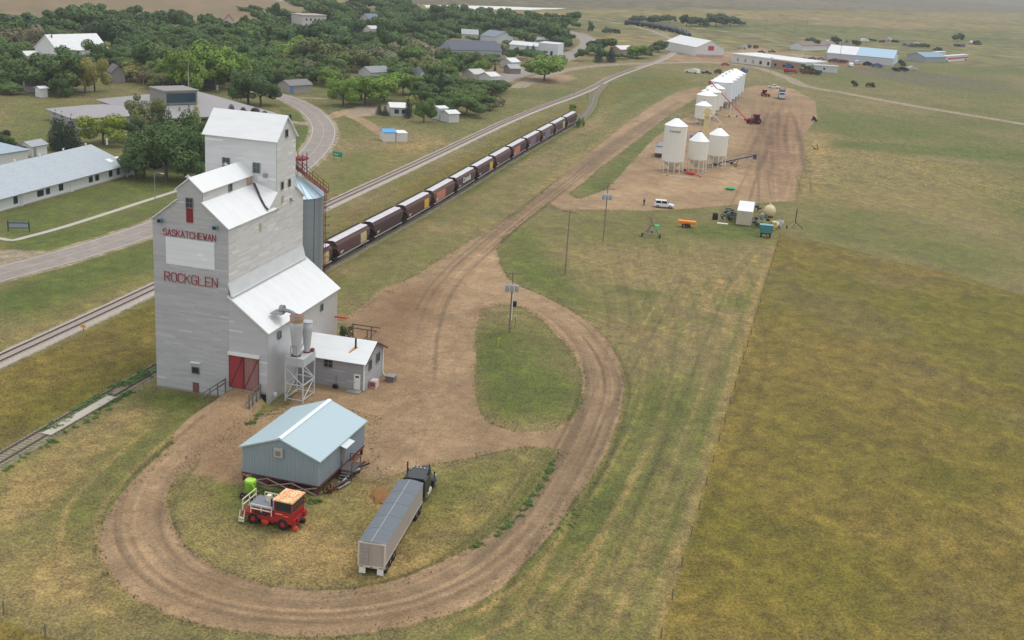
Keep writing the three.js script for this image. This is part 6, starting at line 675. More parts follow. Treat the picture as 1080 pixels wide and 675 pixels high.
// storage container with its scrap, tank and machines
{
  const at = [51.18,-265.26], c = thing('storage_container', 'white ribbed storage container with brown streaks standing in scrap', 'container', at, 12), m = mat(sr(218, 214, 204), 0.6, { map: grime(206, 255, 5, 0.2, 3, [1, 0.97, 0.93]) });
  part('front_wall', ribSheet([-1.7, 0.15, 0], [1.7, 0.15, 0], [1.7, 3.3, 0], [-1.7, 3.3, 0], 0.4, 0.05, V(0, 0, 1)), m, c); part('side_wall', ribSheet([1.7, 0.15, 0], [1.7, 0.15, -12], [1.7, 3.3, -12], [1.7, 3.3, 0], 0.4, 0.05, V(1, 0, 0)), m, c); part('side_wall', ribSheet([-1.7, 0.15, 0], [-1.7, 0.15, -12], [-1.7, 3.3, -12], [-1.7, 3.3, 0], 0.4, 0.05, V(-1, 0, 0)), m, c); part('roof', bx(-1.78, 1.78, 3.3, 3.4, 0.08, -12.08), mRoofWhite, c); part('floor', bx(-1.7, 1.7, 0, 0.16, 0, -12), mRust, c);
  const T = thing('cream_tank', 'cream spherical tank lying beyond the white container', 'tank', [59.18,-276.76], 0), mt0 = T.scale.setScalar(0.75), mt = mat(sr(216, 202, 158), 0.6); part('shell', move(lathe([[0, -2.0], [0.9, -1.75], [1.6, -1.1], [1.95, 0], [1.6, 1.1], [0.9, 1.75], [0, 2.0]], 24), 0, 2.05, 0), mt, T); part('manhole', move(lathe([[0.4, 0], [0.4, 0.3], [0, 0.32]], 12), 0, 4.0, 0), mt, T); part('saddle', [bx(-1.2, 1.2, 0, 0.5, -0.3, 0.3), bx(-0.3, 0.3, 0, 0.5, -1.2, 1.2)], mRust, T); part('end_fitting', move(lathe([[0, -0.5], [0.45, -0.4], [0.45, 0.4], [0, 0.5]], 12).rotateZ(Math.PI / 2), -2.2, 0.8, 0.2), mt, T);
  const g = thing('seeder_cart', 'teal green box seeder on wheels in front of the scrap', 'seeder', [54.27,-254.96], 8), mg0 = g.scale.setScalar(0.85), mg = mat(sr(62, 126, 126), 0.55); part('hopper', prism([[-1.5, 1.2], [1.5, 1.2], [1.7, 3.2], [-1.7, 3.2]], -0.9, 0.9), mg, g); part('lid', bx(-1.72, 1.72, 3.2, 3.32, -0.95, 0.95), mat(sr(120, 164, 176), 0.5), g); part('frame', [bx(-1.4, 1.4, 0.8, 1.15, -0.2, 0.2), bar([0, 0.9, 0], [0.4, 0.5, 2.4], 0.14)], mDark, g); for (const x of [-1.1, 1.1]) wheel(g, x, 0.55, 0.2, 0.55, 0.35, mWhite);
  const spec = [['teal green seed drill frame lying against the container', 54.06,-268.09, [56, 116, 118], 9], ['dark green machine part heaped at the container side', 54.48,-264.32, [74, 100, 100], 10], ['grey tangled harrow section on the near side of the container', 49.75,-276.97, [104, 112, 112], 12], ['teal tangled cultivator section beside the container wall', 49.84,-271.81, [88, 118, 114], 12], ['dark steel frame with hoses at the container corner', 48.11,-269.27, [72, 78, 76], 10], ['white and black engine block behind the container', 56.55,-282.32, [150, 150, 156], 7], ['yellow painted machine arm at the scrap heap end', 57.07,-263.17, [202, 166, 56], 7], ['white upright rack standing at the end of the scrap', 59.29,-265.75, [208, 214, 220], 9], ['small teal tank beside the cream tank', 56.1,-269.7, [64, 116, 132], 6]];
  const r = rng(12); for (const [lab, px, py, col, n] of spec) { const q = [px, py], o = thing('farm_implement', lab, 'implement', q, r() * 180, 'scrap around the container'), mm = mat(sr(...col), 0.7); for (let k = 0; k < 3; k++) { const gs = []; for (let i = 0; i < n / 3 + 1; i++) { const a = [(r() - 0.5) * 3.2, r() * 1.2 + 0.1, (r() - 0.5) * 2.2]; gs.push(r() < 0.4 ? bx(a[0], a[0] + 0.3 + r() * 0.9, a[1], a[1] + 0.2 + r() * 0.5, a[2], a[2] + 0.3 + r() * 0.5) : bar(a, [a[0] + (r() - 0.5) * 2.4, 0.1 + r() * 1.8, a[2] + (r() - 0.5) * 2.4], 0.13 + r() * 0.1)); } part(['frame', 'tool_bar', 'tine_gang'][k], gs, k === 1 ? mDark : mm, o); } }
}
{ // orange wagon, portable drill cart, tripod, small things
  const w = thing('field_sprayer', 'orange flat spreader on black wheels standing on the mown grass', 'spreader', [37.52,-259.73], 6), w0 = w.scale.setScalar(0.75), m = mat(sr(232, 140, 34), 0.5); part('tank', prism([[-2.3, 1.0], [2.3, 1.0], [2.6, 1.9], [-2.6, 2.0]], -0.9, 0.9), m, w); part('boom', [bar([-2.9, 1.6, 0.95], [2.9, 1.5, 0.95], 0.18)], m, w); part('frame', [bx(-1.2, 1.2, 0.6, 1.0, -0.5, 0.5), bar([0, 0.7, 0.3], [-0.6, 0.5, 2.2], 0.14)], mDark, w); for (const x of [-1.3, 0.9]) wheel(w, x, 0.5, 0.8, 0.5, 0.35, mDark); part('engine', bx(-0.7, 0.7, 0.5, 1.2, 0.9, 1.5), mDark, w);
  const a = thing('auger_cart', 'upright auger on a wheeled frame with a green motor on the grass', 'auger', [28.53,-247.54], 10); part('tube', rod([-0.9, 0.8, 0], [-0.2, 4.6, -1.2], 0.22), mat(sr(150, 128, 104), 0.7), a); part('frame', [bar([-0.9, 4.2, -0.8], [1.6, 0.5, 0.5], 0.12), bar([-1.9, 0.4, 0.3], [0, 2.6, -0.4], 0.12), bar([-1.9, 0.45, 0.4], [1.7, 0.45, 0.4], 0.12), bar([0.2, 2.5, -0.3], [1.7, 0.4, 0.4], 0.12)], mGreyWood, a); part('motor', bx(0.5, 1.4, 1.9, 2.7, -0.5, 0.3), mat(sr(96, 198, 130), 0.5), a); part('guard', bx(-0.3, 0.3, 0.9, 1.5, 0.1, 0.6), mat(sr(90, 110, 160), 0.6), a); for (const x of [-2.0, 1.8]) wheel(a, x, 0.42, 0.4, 0.42, 0.25, mDark);
  const p = thing('tripod_stand', 'dark steel tripod stand by the edge of the golden field', 'tripod', [63.01,-265.89], 0); part('mast', rod([0, 1.2, 0], [0, 4.6, 0], 0.1), mDark, p); for (let k = 0; k < 3; k++) { const q = k * 2.09 + 0.5; part('leg', bar([0, 1.6, 0], [Math.cos(q) * 2, 0.1, Math.sin(q) * 1.4], 0.12), k ? mat(sr(180, 160, 90), 0.7) : mDark, p); } wheel(p, -1.9, 0.35, 0.4, 0.35, 0.2, mDark);
  const d = thing('black_barrel', 'small black drum on the grass between spreader and container', 'drum', [45.35,-269.93]); part('drum', lathe([[0, 0], [0.62, 0], [0.66, 0.5], [0.62, 1.0], [0.66, 1.4], [0, 1.45]], 18), mDark, d); part('rim', move(new THREE.TorusGeometry(0.63, 0.05, 5, 18).rotateX(Math.PI / 2), 0, 1.42, 0), mBlack, d);
  const s = thing('green_tub', 'bright green tub lying on the bare bin yard', 'tub', [54.97,-309]); part('tub', lathe([[0, 0], [1.0, 0.02], [1.3, 0.5], [1.2, 0.5], [0.9, 0.1], [0, 0.1]], 20), mat(sr(60, 176, 110), 0.6), s); part('rim', move(new THREE.TorusGeometry(1.27, 0.06, 5, 20).rotateX(Math.PI / 2), 0, 0.5, 0), mat(sr(60, 176, 110), 0.6), s);
  const l = thing('white_slab', 'flat white board lying on the grass before the container', 'board', [46.5,-265.8], 8); part('board', bx(-1.2, 1.2, 0.02, 0.14, -0.4, 0.4), mWhite, l); part('runner', bx(-1.2, 1.2, 0, 0.02, -0.1, 0.1), mGreyWood, l);
  const j = thing('scrap_heap', 'dark scrap heap at the rim of the bin yard', 'scrap', [112.47,-466.31], 0); const r = rng(2); for (let k = 0; k < 5; k++) part('scrap_piece', [bar([(r() - 0.5) * 3, 0.2, (r() - 0.5) * 2], [(r() - 0.5) * 3, 0.4 + r() * 1.5, (r() - 0.5) * 2], 0.35)], mDark, j);
  const v = thing('bent_frame', 'small dark bent machine frame on the yellow grass beside the yard', 'scrap', [96.34,-392.93], 0); for (let k = 0; k < 4; k++) part('bar', bar([(r() - 0.5) * 2, 0.1, (r() - 0.5) * 2], [(r() - 0.5) * 3, 1.6 * r(), (r() - 0.5) * 2], 0.16), mDark, v);
}
// ---------------------------------------------------------------- the person by the white SUV
{
  const x0 = [29.74,-280.3], h = 1.76, N = 44, mc = new MarchingCubes(N, mat(new THREE.Color(1, 1, 1)), false, false, 60000), sdf = [];
  const J = { neck: [0, 1.46, 0], hip: [0, 0.95, 0], sl: [-0.19, 1.42, 0], sr: [0.19, 1.42, 0], el: [-0.27, 1.14, 0.02], er: [0.27, 1.13, 0.03], wl: [-0.25, 0.88, 0.1], wr: [0.26, 0.87, 0.1], hl: [-0.1, 0.92, 0], hr: [0.1, 0.92, 0], kl: [-0.13, 0.5, 0.04], kr: [0.12, 0.5, -0.02], al: [-0.15, 0.08, 0], ar: [0.13, 0.08, -0.04], fl: [-0.17, 0.04, 0.18], fr: [0.14, 0.04, 0.14], head: [0, 1.66, 0.02], chin: [0, 1.58, 0.04] };
  const bones = [['neck', 'hip', 0.15, 0.14], ['sl', 'sr', 0.1, 0.1], ['sl', 'el', 0.062, 0.05], ['el', 'wl', 0.048, 0.04], ['sr', 'er', 0.062, 0.05], ['er', 'wr', 0.048, 0.04], ['hl', 'kl', 0.095, 0.07], ['kl', 'al', 0.068, 0.05], ['hr', 'kr', 0.095, 0.07], ['kr', 'ar', 0.068, 0.05], ['al', 'fl', 0.055, 0.05], ['ar', 'fr', 0.055, 0.05], ['neck', 'chin', 0.06, 0.06], ['head', 'chin', 0.105, 0.085]];
  const S = 1.0, sm = 0.05, d = (p) => { let v = 9; for (const [a, b, ra, rb] of bones) { const A = J[a], B = J[b], ab = [0, 1, 2].map((i) => B[i] - A[i]), ap = [0, 1, 2].map((i) => p[i] - A[i]), t = clamp((ab[0] * ap[0] + ab[1] * ap[1] + ab[2] * ap[2]) / (ab[0] ** 2 + ab[1] ** 2 + ab[2] ** 2)), q = Math.hypot(...[0, 1, 2].map((i) => ap[i] - ab[i] * t)) - lerp(ra, rb, t), k = clamp(0.5 + 0.5 * (v - q) / sm); v = lerp(v, q, k) - sm * k * (1 - k); } return v; };
  mc.isolation = 0; for (let k = 0; k < N; k++) for (let j = 0; j < N; j++) for (let i = 0; i < N; i++) mc.field[i + j * N + k * N * N] = -d([((i / N) * 2 - 1) * S, ((j / N) * 2 - 1) * S + 0.9, ((k / N) * 2 - 1) * S]);
  mc.update(); const n = mc.count, P = new Float32Array(mc.positionArray.slice(0, n * 3)), Nn = new Float32Array(mc.normalArray.slice(0, n * 3)), C = new Float32Array(n * 3), cs = { skin: sr(178, 132, 108), top: sr(46, 44, 52), jeans: sr(52, 56, 74), shoe: sr(30, 28, 28) };
  for (let i = 0; i < n; i++) { P[i * 3] *= S; P[i * 3 + 1] = P[i * 3 + 1] * S + 0.9; P[i * 3 + 2] *= S; const y = P[i * 3 + 1], x = Math.abs(P[i * 3]), c = y > 1.52 ? cs.skin : y < 0.12 ? cs.shoe : y < 0.97 && x < 0.22 ? cs.jeans : y < 0.95 ? cs.skin : cs.top; C.set([c.r, c.g, c.b], i * 3); }
  const g = new THREE.BufferGeometry(); g.setAttribute('position', new THREE.BufferAttribute(P, 3)); g.setAttribute('normal', new THREE.BufferAttribute(Nn, 3)); g.setAttribute('color', new THREE.BufferAttribute(C, 3));
  const t = thing('person', 'person in dark clothes standing on the dirt near the white SUV', 'person', x0, 150); part('body', g, mat(new THREE.Color(1, 1, 1), 0.9, { vertexColors: true }), t); part('hair', move(new THREE.SphereGeometry(0.115, 14, 10, 0, 6.3, 0, 1.7).scale(1, 1.02, 1.1), 0, 1.68, -0.005), mat(sr(50, 38, 32), 0.9), t);
}

// ---------------------------------------------------------------- buildings of the town; F: the two feet of the wall that faces the camera
function wallMat(c, lo = 225) { return mat(sr(...c), 0.75, { map: grime(lo, 255, 0.6, 2, 5) }); }
function roofMat(c, lo = 215) { return mat(sr(...c), 0.7, { map: grime(lo, 255, 0.5, 2.5, 7) }); }
function house(name, label, category, F, { D = 9, h = 3, rh = 2, ridge = 'along', wall = [222, 222, 218], roof = [150, 152, 156], over = 0.4, windows = [], doors = [], group, yaw, extra, pane = mGlassDark, sideWindows = [] } = {}) {
  const [a, b] = F, L = Math.hypot(b[0] - a[0], b[1] - a[1]), t = thing(name, label, category, a, yaw ?? Math.atan2(b[1] - a[1], b[0] - a[0]) / RAD, group), mw = Array.isArray(wall) ? wallMat(wall) : wall, mr = Array.isArray(roof) ? roofMat(roof) : roof;
  // local x: along the front, -z: away from the camera
  part('front_wall', ridge === 'end' ? prism([[0, 0], [L, 0], [L, h], [L / 2, h + rh], [0, h]], 0, -0.12) : bx(0, L, 0, h, 0, -0.12), mw, t); part('back_wall', ridge === 'end' ? prism([[0, 0], [L, 0], [L, h], [L / 2, h + rh], [0, h]], -D, -D + 0.12) : bx(0, L, 0, h, -D + 0.12, -D), mw, t);
  for (const x of [0.06, L - 0.06]) part('side_wall', ridge === 'along' ? prism([[0, 0], [D - 0.26, 0], [D - 0.26, h], [D / 2 - 0.13, h + rh - 0.05], [0, h]], 0, 0.12).rotateY(Math.PI / 2).translate(x - 0.06, 0, -0.13) : bx(x - 0.06, x + 0.06, 0, h, -0.13, -D + 0.13), mw, t);
  const o = over, k = ridge === 'end' ? L / 2 : D / 2, dy = rh / k * o;
  if (ridge === 'along') { part('roof', slab([[-o, h - dy, o], [L + o, h - dy, o], [L + o, h + rh, -D / 2], [-o, h + rh, -D / 2]].map(([x, y, z]) => [x, y + 0.12, z]), 0.14), mr, t); part('roof', slab([[L + o, h - dy, -D - o], [-o, h - dy, -D - o], [-o, h + rh, -D / 2], [L + o, h + rh, -D / 2]].map(([x, y, z]) => [x, y + 0.12, z]), 0.14), mr, t); }
  else if (ridge === 'end') { part('roof', slab([[L + o, h - dy, o], [L + o, h - dy, -D - o], [L / 2, h + rh, -D - o], [L / 2, h + rh, o]].map(([x, y, z]) => [x, y + 0.12, z]), 0.14), mr, t); part('roof', slab([[-o, h - dy, -D - o], [-o, h - dy, o], [L / 2, h + rh, o], [L / 2, h + rh, -D - o]].map(([x, y, z]) => [x, y + 0.12, z]), 0.14), mr, t); }
  else if (ridge === 'hip') { const i = Math.min(L, D) * 0.42, y = h + rh + 0.1, e = h + 0.1; for (const q of [[[-o, e, o], [L + o, e, o], [L - i, y, -D / 2], [i, y, -D / 2]], [[L + o, e, -D - o], [-o, e, -D - o], [i, y, -D / 2], [L - i, y, -D / 2]], [[L + o, e, o], [L + o, e, -D - o], [L - i, y, -D / 2]], [[-o, e, -D - o], [-o, e, o], [i, y, -D / 2]]]) part('roof', slab(q, 0.14), mr, t); }
  else if (ridge === 'flat') part('roof', bx(-o, L + o, h, h + rh, o, -D - o), mr, t);
  for (const [x, y, w, hh] of windows) { const f = part('window', bx(x - w / 2 - 0.08, x + w / 2 + 0.08, y - 0.08, y + hh + 0.08, 0.005, 0.05), mFrame, t); part('pane', bx(x - w / 2, x + w / 2, y, y + hh, 0.052, 0.075), pane, f); }
  for (const [z, y, w, hh] of sideWindows) { const f = part('window', bx(L + 0.005, L + 0.05, y - 0.08, y + hh + 0.08, -z - w / 2 - 0.08, -z + w / 2 + 0.08), mFrame, t); part('pane', bx(L + 0.052, L + 0.075, y, y + hh, -z - w / 2, -z + w / 2), pane, f); }
  for (const [x, w, hh, c] of doors) part('door', bx(x - w / 2, x + w / 2, 0.05, hh, 0.01, 0.08), mat(sr(...(c ?? [176, 176, 172])), 0.7), t);
  extra?.(t, L, mw, mr); return t;
}
const row = (n, x0, x1, y, w, h) => Array.from({ length: n }, (_, k) => [lerp(x0, x1, n > 1 ? k / (n - 1) : 0.5), y, w, h]);
// long care home with pale blue roof
house('care_home', 'long low white building with pale blue grey roof beside the lawn', 'building', [[-107.66,-215.2],[-92.8,-273.88]], { D: 19, h: 3.0, rh: 3.4, wall: [224, 226, 226], roof: [184, 193, 199], over: 0.8, windows: [[4, 1.0, 1.4, 1.3], [9, 1.0, 1.4, 1.3], [14, 1.0, 1.4, 1.3], [21, 0.9, 1.2, 1.4], [29, 1, 2.0, 1.2], [31.5, 1, 1.2, 1.2], [36, 1, 1.4, 1.3], [46.8, 1, 1.3, 1.2], [49.2, 1, 1.3, 1.2], [54.5, 1, 1.2, 1.3], [57.5, 1, 1.0, 1.3], [70, 1, 1.3, 1.3], [74, 1, 1.0, 1.2], [77, 1, 1.4, 1.2]], doors: [[39.8, 1.1, 2.2, [210, 210, 206]], [22.8, 1.0, 2.2, [196, 196, 192]]], extra: (t, L, mw) => {
  t.remove(t.children.find((o) => o.name === 'front_wall')); part('front_wall', bx(0, 60, 0, 3, 0, -0.12), mw, t); part('front_wall', bx(67.6, L, 0, 3, 0, -0.12), mw, t); part('patio_wall', bx(60, 67.6, 0, 3, -3, -3.12), mw, t); part('patio_wall', bx(59.9, 60, 0, 3, -0.13, -3), mw, t); part('patio_wall', bx(67.6, 67.7, 0, 3, -0.13, -3), mw, t); part('patio_ceiling', bx(60.02, 67.58, 2.86, 2.98, -0.02, -2.98), mw, t); for (const x of [61.5, 63.6, 65.7]) part('patio_window', bx(x, x + 1.4, 0.6, 2.3, -2.95, -2.98), mGlassDark, t); part('patio_bench', bx(62, 64.5, 0.3, 0.8, -1.2, -2.0), mat(sr(120, 60, 52), 0.8), t); for (const x of [60.2, 62.6, 65, 67.4]) part('patio_post', bar([x, 0, 0.7], [x, 3.0, 0.7], 0.16), mWhite, t);
  for (const x of [57, 60.5, 64]) part('skylight', slab([[x, 3.0, -1.6], [x + 1.6, 3.0, -1.6], [x + 1.6, 3.55, -3.0], [x, 3.55, -3.0]].map(([a, , c]) => [a, 3.12 + 3.4 / 9.5 * -c + 0.08, c]), 0.06), mat(sr(236, 240, 242), 0.3), t);
  for (let k = 0; k < 9; k++) part('roof_vent', rod([8 + k * 8.5, 5.6, -9.3], [8 + k * 8.5, 7.1, -9.3], 0.2), mWhite, t); part('foundation', bx(-0.05, L + 0.05, -0.1, 0.25, 0.06, -0.2), mConc, t); } });
house('care_home_wing', 'blue grey roofed wing joining the care home at the picture edge', 'building', [[-129.47,-260.73],[-119.51,-283.22]], { D: 14, h: 3, rh: 2.4, wall: [220, 222, 222], roof: [170, 186, 198], ridge: 'hip' });
house('garden_shed', 'white garden shed with grey roof behind the care home', 'shed', [[-121.37,-290.04],[-119.57,-295.04]], { D: 4.2, h: 2.6, rh: 0.9, wall: [232, 233, 232], roof: [176, 180, 184], doors: [[1.0, 0.9, 2.0, [140, 148, 146]]] });
house('garden_shed', 'small pinkish wooden shed beside the white garden shed', 'shed', [[-124.95,-290.72],[-123.08,-290.76]], { D: 3, h: 2.3, rh: 0.5, wall: [150, 126, 116], roof: [140, 118, 110], windows: [] });
// school with hipped grey roofs
house('school', 'wide low school with grey hipped roof behind the elevator tower', 'school', [[-107.46,-344.37],[-78.55,-369.99]], { D: 40, h: 3.0, rh: 4.8, ridge: 'hip', wall: [206, 204, 198], roof: [164, 160, 160], over: 1.2, windows: row(9, 6, 44, 1.0, 2.2, 1.4), extra: (t) => { const m = wallMat([150, 146, 142]); part('clerestory', [bx(7, 17.5, 5.6, 9.4, -8.5, -9.0), bx(7, 7.4, 4, 9.4, -9, -19), bx(17.1, 17.5, 4, 9.4, -9, -19), bx(6.6, 17.9, 9.4, 9.8, -8.2, -19)], m, t); part('clerestory_window', bx(7.6, 16.9, 6.1, 8.9, -8.4, -8.47), mat(sr(46, 72, 84), 0.12), t); part('skylight', bx(14, 15.2, 7.4, 7.7, -13, -14.2), mWhite, t); for (const [x, z, y] of [[9.5, -4, 5.0], [13, -5, 5.4], [30, -20, 8.9]]) part('roof_vent', rod([x, y - 1, z], [x, y + 0.5, z], 0.3), mSteel, t); } });
house('school_wing', 'lower school wing with pale roof edge beside the round green tree', 'school', [[-127.79,-334.99],[-112.23,-348.94]], { D: 18, h: 3.0, rh: 2.2, ridge: 'hip', wall: [196, 194, 190], roof: [168, 164, 166], over: 1.0, windows: row(6, 4, 30, 1, 2, 1.3) });
{ const p = [-118.97,-419.87]; solo('flag_pole', [rod([p[0], 0, p[1]], [p[0], 13, p[1]], 0.09, 0.05)], mWhite, 'tall thin white pole behind the school roof', 'pole'); }
// church hall and its neighbours
house('church_hall', 'large white hall with steep white roof among the trees', 'hall', [[-192.16,-490.18],[-178.88,-510.77]], { D: 15, h: 5.2, rh: 5.6, wall: [230, 231, 230], roof: [240, 241, 241], windows: [[19, 0.8, 0.9, 2.2], [23.5, 0.8, 0.9, 2.0]], extra: (t, L) => { part('chimney', rod([1.8, 6, -6], [1.8, 11, -6], 0.3), mat(sr(120, 112, 108), 0.8), t); part('side_porch', [bx(-5, -0.3, 0, 3, -1, -5)], wallMat([232, 233, 232]), t); } });
house('garage', 'small white garage near the large white hall', 'garage', [[-204.71,-489.49],[-201.03,-494.36]], { D: 6, h: 2.5, rh: 1.4, wall: [226, 227, 226], roof: [236, 237, 236], doors: [[3.4, 2.6, 2.1, [206, 206, 204]]] });
house('cottage', 'cottage with steep purple grey roof between trees', 'house', [[-169.04,-402.4],[-164.34,-405.13]], { D: 8, h: 2.4, rh: 4.6, wall: [200, 196, 196], roof: [128, 120, 128] });
house('cottage_porch', 'small white annex with white roof beside the purple roofed cottage', 'annex', [[-159.84,-391.44],[-158.34,-393.59]], { D: 3, h: 3.0, rh: 0.5, wall: [226, 228, 232], roof: [236, 238, 240] });
// houses deeper in the town
for (const [nm, lab, F, o] of [
  ['small_house', 'small house with blue board beside the curving highway', [[-87.83,-443.46],[-81.24,-451.86]], { D: 7, h: 3, rh: 1.6, wall: [176, 172, 166], roof: [132, 128, 126], extra: (t) => part('blue_board', bx(0.3, 1.6, 0.2, 2.6, 0.05, 0.12), mat(sr(72, 140, 214), 0.6), t) }],
  ['small_house', 'white two storey house front showing between trees', [[-44.63,-489.87],[-41.68,-491.63]], { D: 9, h: 5, rh: 2.2, ridge: 'end', wall: [226, 228, 230], roof: [120, 120, 126], windows: [[1.2, 3.2, 1.2, 1.3], [3, 3.2, 1.0, 1.3]] }],
  ['small_house', 'house with pale grey roof half hidden by bright green trees', [[-66.4,-507.39],[-58.97,-515.99]], { D: 8, h: 3, rh: 2, wall: [216, 218, 218], roof: [150, 154, 158] }],
  ['long_hall', 'long hall with dark slate roof in the middle of town', [[-40.86,-632.32],[-14.9,-646.35]], { D: 16, h: 4.2, rh: 4.2, wall: [176, 186, 192], roof: [92, 98, 110] }],
  ['small_house', 'house with blue grey roof beyond the slate roofed hall', [[-21.85,-746.95],[-11.07,-764.28]], { D: 11, h: 4, rh: 3, ridge: 'end', wall: [214, 220, 226], roof: [128, 142, 154] }],
  ['store_building', 'long white store with taller square front by the far highway', [[-11.91,-694.85],[12.55,-688.51]], { D: 14, h: 4.2, rh: 1.6, wall: [226, 228, 230], roof: [226, 228, 228], extra: (t, L) => { part('square_front', bx(L - 8, L + 3.5, 0, 6.6, 0.8, -13), wallMat([222, 226, 232]), t); part('front_door', bx(L - 0.8, L + 0.6, 0, 2.4, 0.81, 0.9), mDark, t); } }],
  ['small_house', 'white house with red lower wall beside dark spruces', [[54.08,-727.59],[62.87,-737.91]], { D: 8, h: 3, rh: 1.8, wall: [186, 150, 146], roof: [232, 233, 232] }],
  ['apartment_block', 'white three storey block among far trees', [[-141.93,-753.79],[-129.37,-766.71]], { D: 12, h: 8.5, rh: 0.6, ridge: 'flat', wall: [216, 214, 214], roof: [196, 178, 172], windows: [...row(6, 3, 19, 5.6, 1.1, 1.2), ...row(6, 3, 19, 2.6, 1.1, 1.2)] }],
  ['small_house', 'house with red gable roof near the brown hill', [[-189.87,-749.59],[-184.31,-750.87]], { D: 9, h: 3, rh: 3.4, ridge: 'end', wall: [214, 206, 208], roof: [150, 48, 56] }],
  ['bungalow', 'long pale bungalow with light roof near the hill', [[-238.82,-888.49],[-229.93,-908.17]], { D: 12, h: 3.4, rh: 2.6, ridge: 'hip', wall: [214, 214, 212], roof: [196, 198, 198] }],
  ['bungalow', 'second pale bungalow beside the long one near the hill', [[-228.88,-909.64],[-218.75,-923.8]], { D: 12, h: 3.6, rh: 2.8, ridge: 'hip', wall: [206, 206, 204], roof: [180, 182, 184] }],
  ['small_house', 'house with slate blue roof on the far side of town', [[-113.54,-849.23],[-106.56,-857]], { D: 10, h: 3.4, rh: 3, wall: [206, 204, 206], roof: [112, 128, 148] }],
  ['small_house', 'small white house below the slate blue roof', [[-100.26,-760.07],[-96.03,-764.23]], { D: 7, h: 3, rh: 1.6, wall: [226, 226, 226], roof: [214, 214, 216] }],
  ['small_house', 'pale green grey roofed house in the dense trees', [[-43.57,-767.29],[-33.41,-768.38]], { D: 10, h: 3.2, rh: 2.6, wall: [206, 204, 198], roof: [178, 184, 182] }],
  ['red_white_shop', 'small white building with red band among trees', [[-28.29,-672.02],[-24.2,-675.28]], { D: 7, h: 4.4, rh: 0.5, ridge: 'flat', wall: [228, 226, 228], roof: [236, 236, 238], extra: (t, L) => part('red_band', bx(0, L, 1.4, 2.6, 0.02, 0.1), mat(sr(176, 50, 62), 0.6), t) }],
  ['small_house', 'tan roofed house behind the siding trees', [[-23.67,-528.6],[-18.45,-533.87]], { D: 8, h: 3, rh: 1.7, wall: [210, 204, 196], roof: [206, 204, 198] }],
  ['garage', 'white garage next to the tan roofed house', [[-16.37,-523.47],[-12.36,-527.87]], { D: 7, h: 3, rh: 1.4, wall: [228, 228, 228], roof: [230, 230, 230] }],
  ['garage', 'little grey roofed shed under the round green tree near the far crossing', [[-8.67,-569.73],[-3.77,-572.99]], { D: 6, h: 2.6, rh: 1.5, wall: [150, 140, 134], roof: [178, 180, 182] }],
  ['small_house', 'white roofed cottage under trees near the far crossing', [[-8.75,-595.3],[-4.6,-600.63]], { D: 7, h: 3.2, rh: 1.6, wall: [200, 200, 200], roof: [232, 234, 236] }],
  ['small_house', 'farmhouse with white walls in the trees beyond the shops', [[194.03,-869.78],[227.08,-905.41]], { D: 10, h: 3.6, rh: 2.4, wall: [228, 228, 226], roof: [140, 118, 114] }],
  ['small_house', 'tan two storey house by dark bushes', [[-152.72,-439.2],[-148.66,-441.71]], { D: 8, h: 4, rh: 2.4, ridge: 'end', wall: [150, 146, 142], roof: [112, 108, 110] }],
  ['garage', 'grey mobile home between trees at the far edge of town', [[3.29,-761.22],[9.89,-766.96]], { D: 6, h: 3, rh: 1.4, wall: [206, 208, 210], roof: [190, 194, 198] }],
  ['small_house', 'white house at the top of town under tall trees', [[-210.53,-935.29],[-194.63,-957.51]], { D: 10, h: 4.5, rh: 2.5, wall: [206, 212, 216], roof: [166, 172, 178] }],
  ['garage', 'row of small white garages at the top of town', [[-183.01,-900.41],[-170.78,-902.62]], { D: 7, h: 3, rh: 1.6, wall: [200, 198, 194], roof: [190, 190, 190] }],
]) house(nm, lab, 'house', F, o);
// trailers and sheds by the siding
house('blue_roof_shed', 'small white shed with bright blue roof on the grass', 'shed', [[-41.35,-348.77],[-34.45,-351.2]], { D: 4.6, h: 2.6, rh: 0.9, ridge: 'flat', wall: [232, 232, 230], roof: [232, 232, 230], extra: (t, L) => {
  t.remove(...t.children); const m = wallMat([234, 234, 232]), mr = mat(sr(62, 160, 218), 0.5), w = L * 0.5; part('front_wall', bx(0, w, 0, 2.9, 0, -0.1), m, t); part('front_wall', bx(w, L, 0, 2.6, -0.3, -0.4), m, t); part('side_wall', bx(L - 0.1, L, 0, 2.6, -0.4, -5), m, t); part('side_wall', bx(0, 0.1, 0, 2.9, -0.1, -5), m, t); part('back_wall', bx(0, L, 0, 2.6, -5, -5.1), m, t); part('roof', slab([[-0.25, 2.85, 0.3], [w + 0.2, 2.85, 0.3], [w + 0.2, 3.5, -2.6], [-0.25, 3.5, -2.6]], 0.1), mr, t); part('roof', slab([[w + 0.2, 2.85, -5.3], [-0.25, 2.85, -5.3], [-0.25, 3.5, -2.6], [w + 0.2, 3.5, -2.6]], 0.1), mr, t); part('roof', slab([[w + 0.2, 2.62, -0.1], [L + 0.1, 2.62, -0.1], [L + 0.1, 2.72, -5.2], [w + 0.2, 2.72, -5.2]], 0.08), mWhite, t); part('corner_trim', bx(w - 0.06, w + 0.06, 0, 2.8, 0.01, 0.06), mDark, t); } });
house('garden_shed', 'white lean-to shed with grey end beside the taller white shed', 'shed', [[-25.38,-396.46],[-22.22,-399.11]], { D: 5, h: 3.0, rh: 0.8, wall: [226, 227, 228], roof: [236, 237, 238], sideWindows: [] });
house('garden_shed', 'taller narrow white shed at the tree edge by the siding', 'shed', [[-29.11,-401.55],[-26.56,-403.96]], { D: 4, h: 3.9, rh: 0.5, wall: [218, 220, 224], roof: [236, 236, 238] });
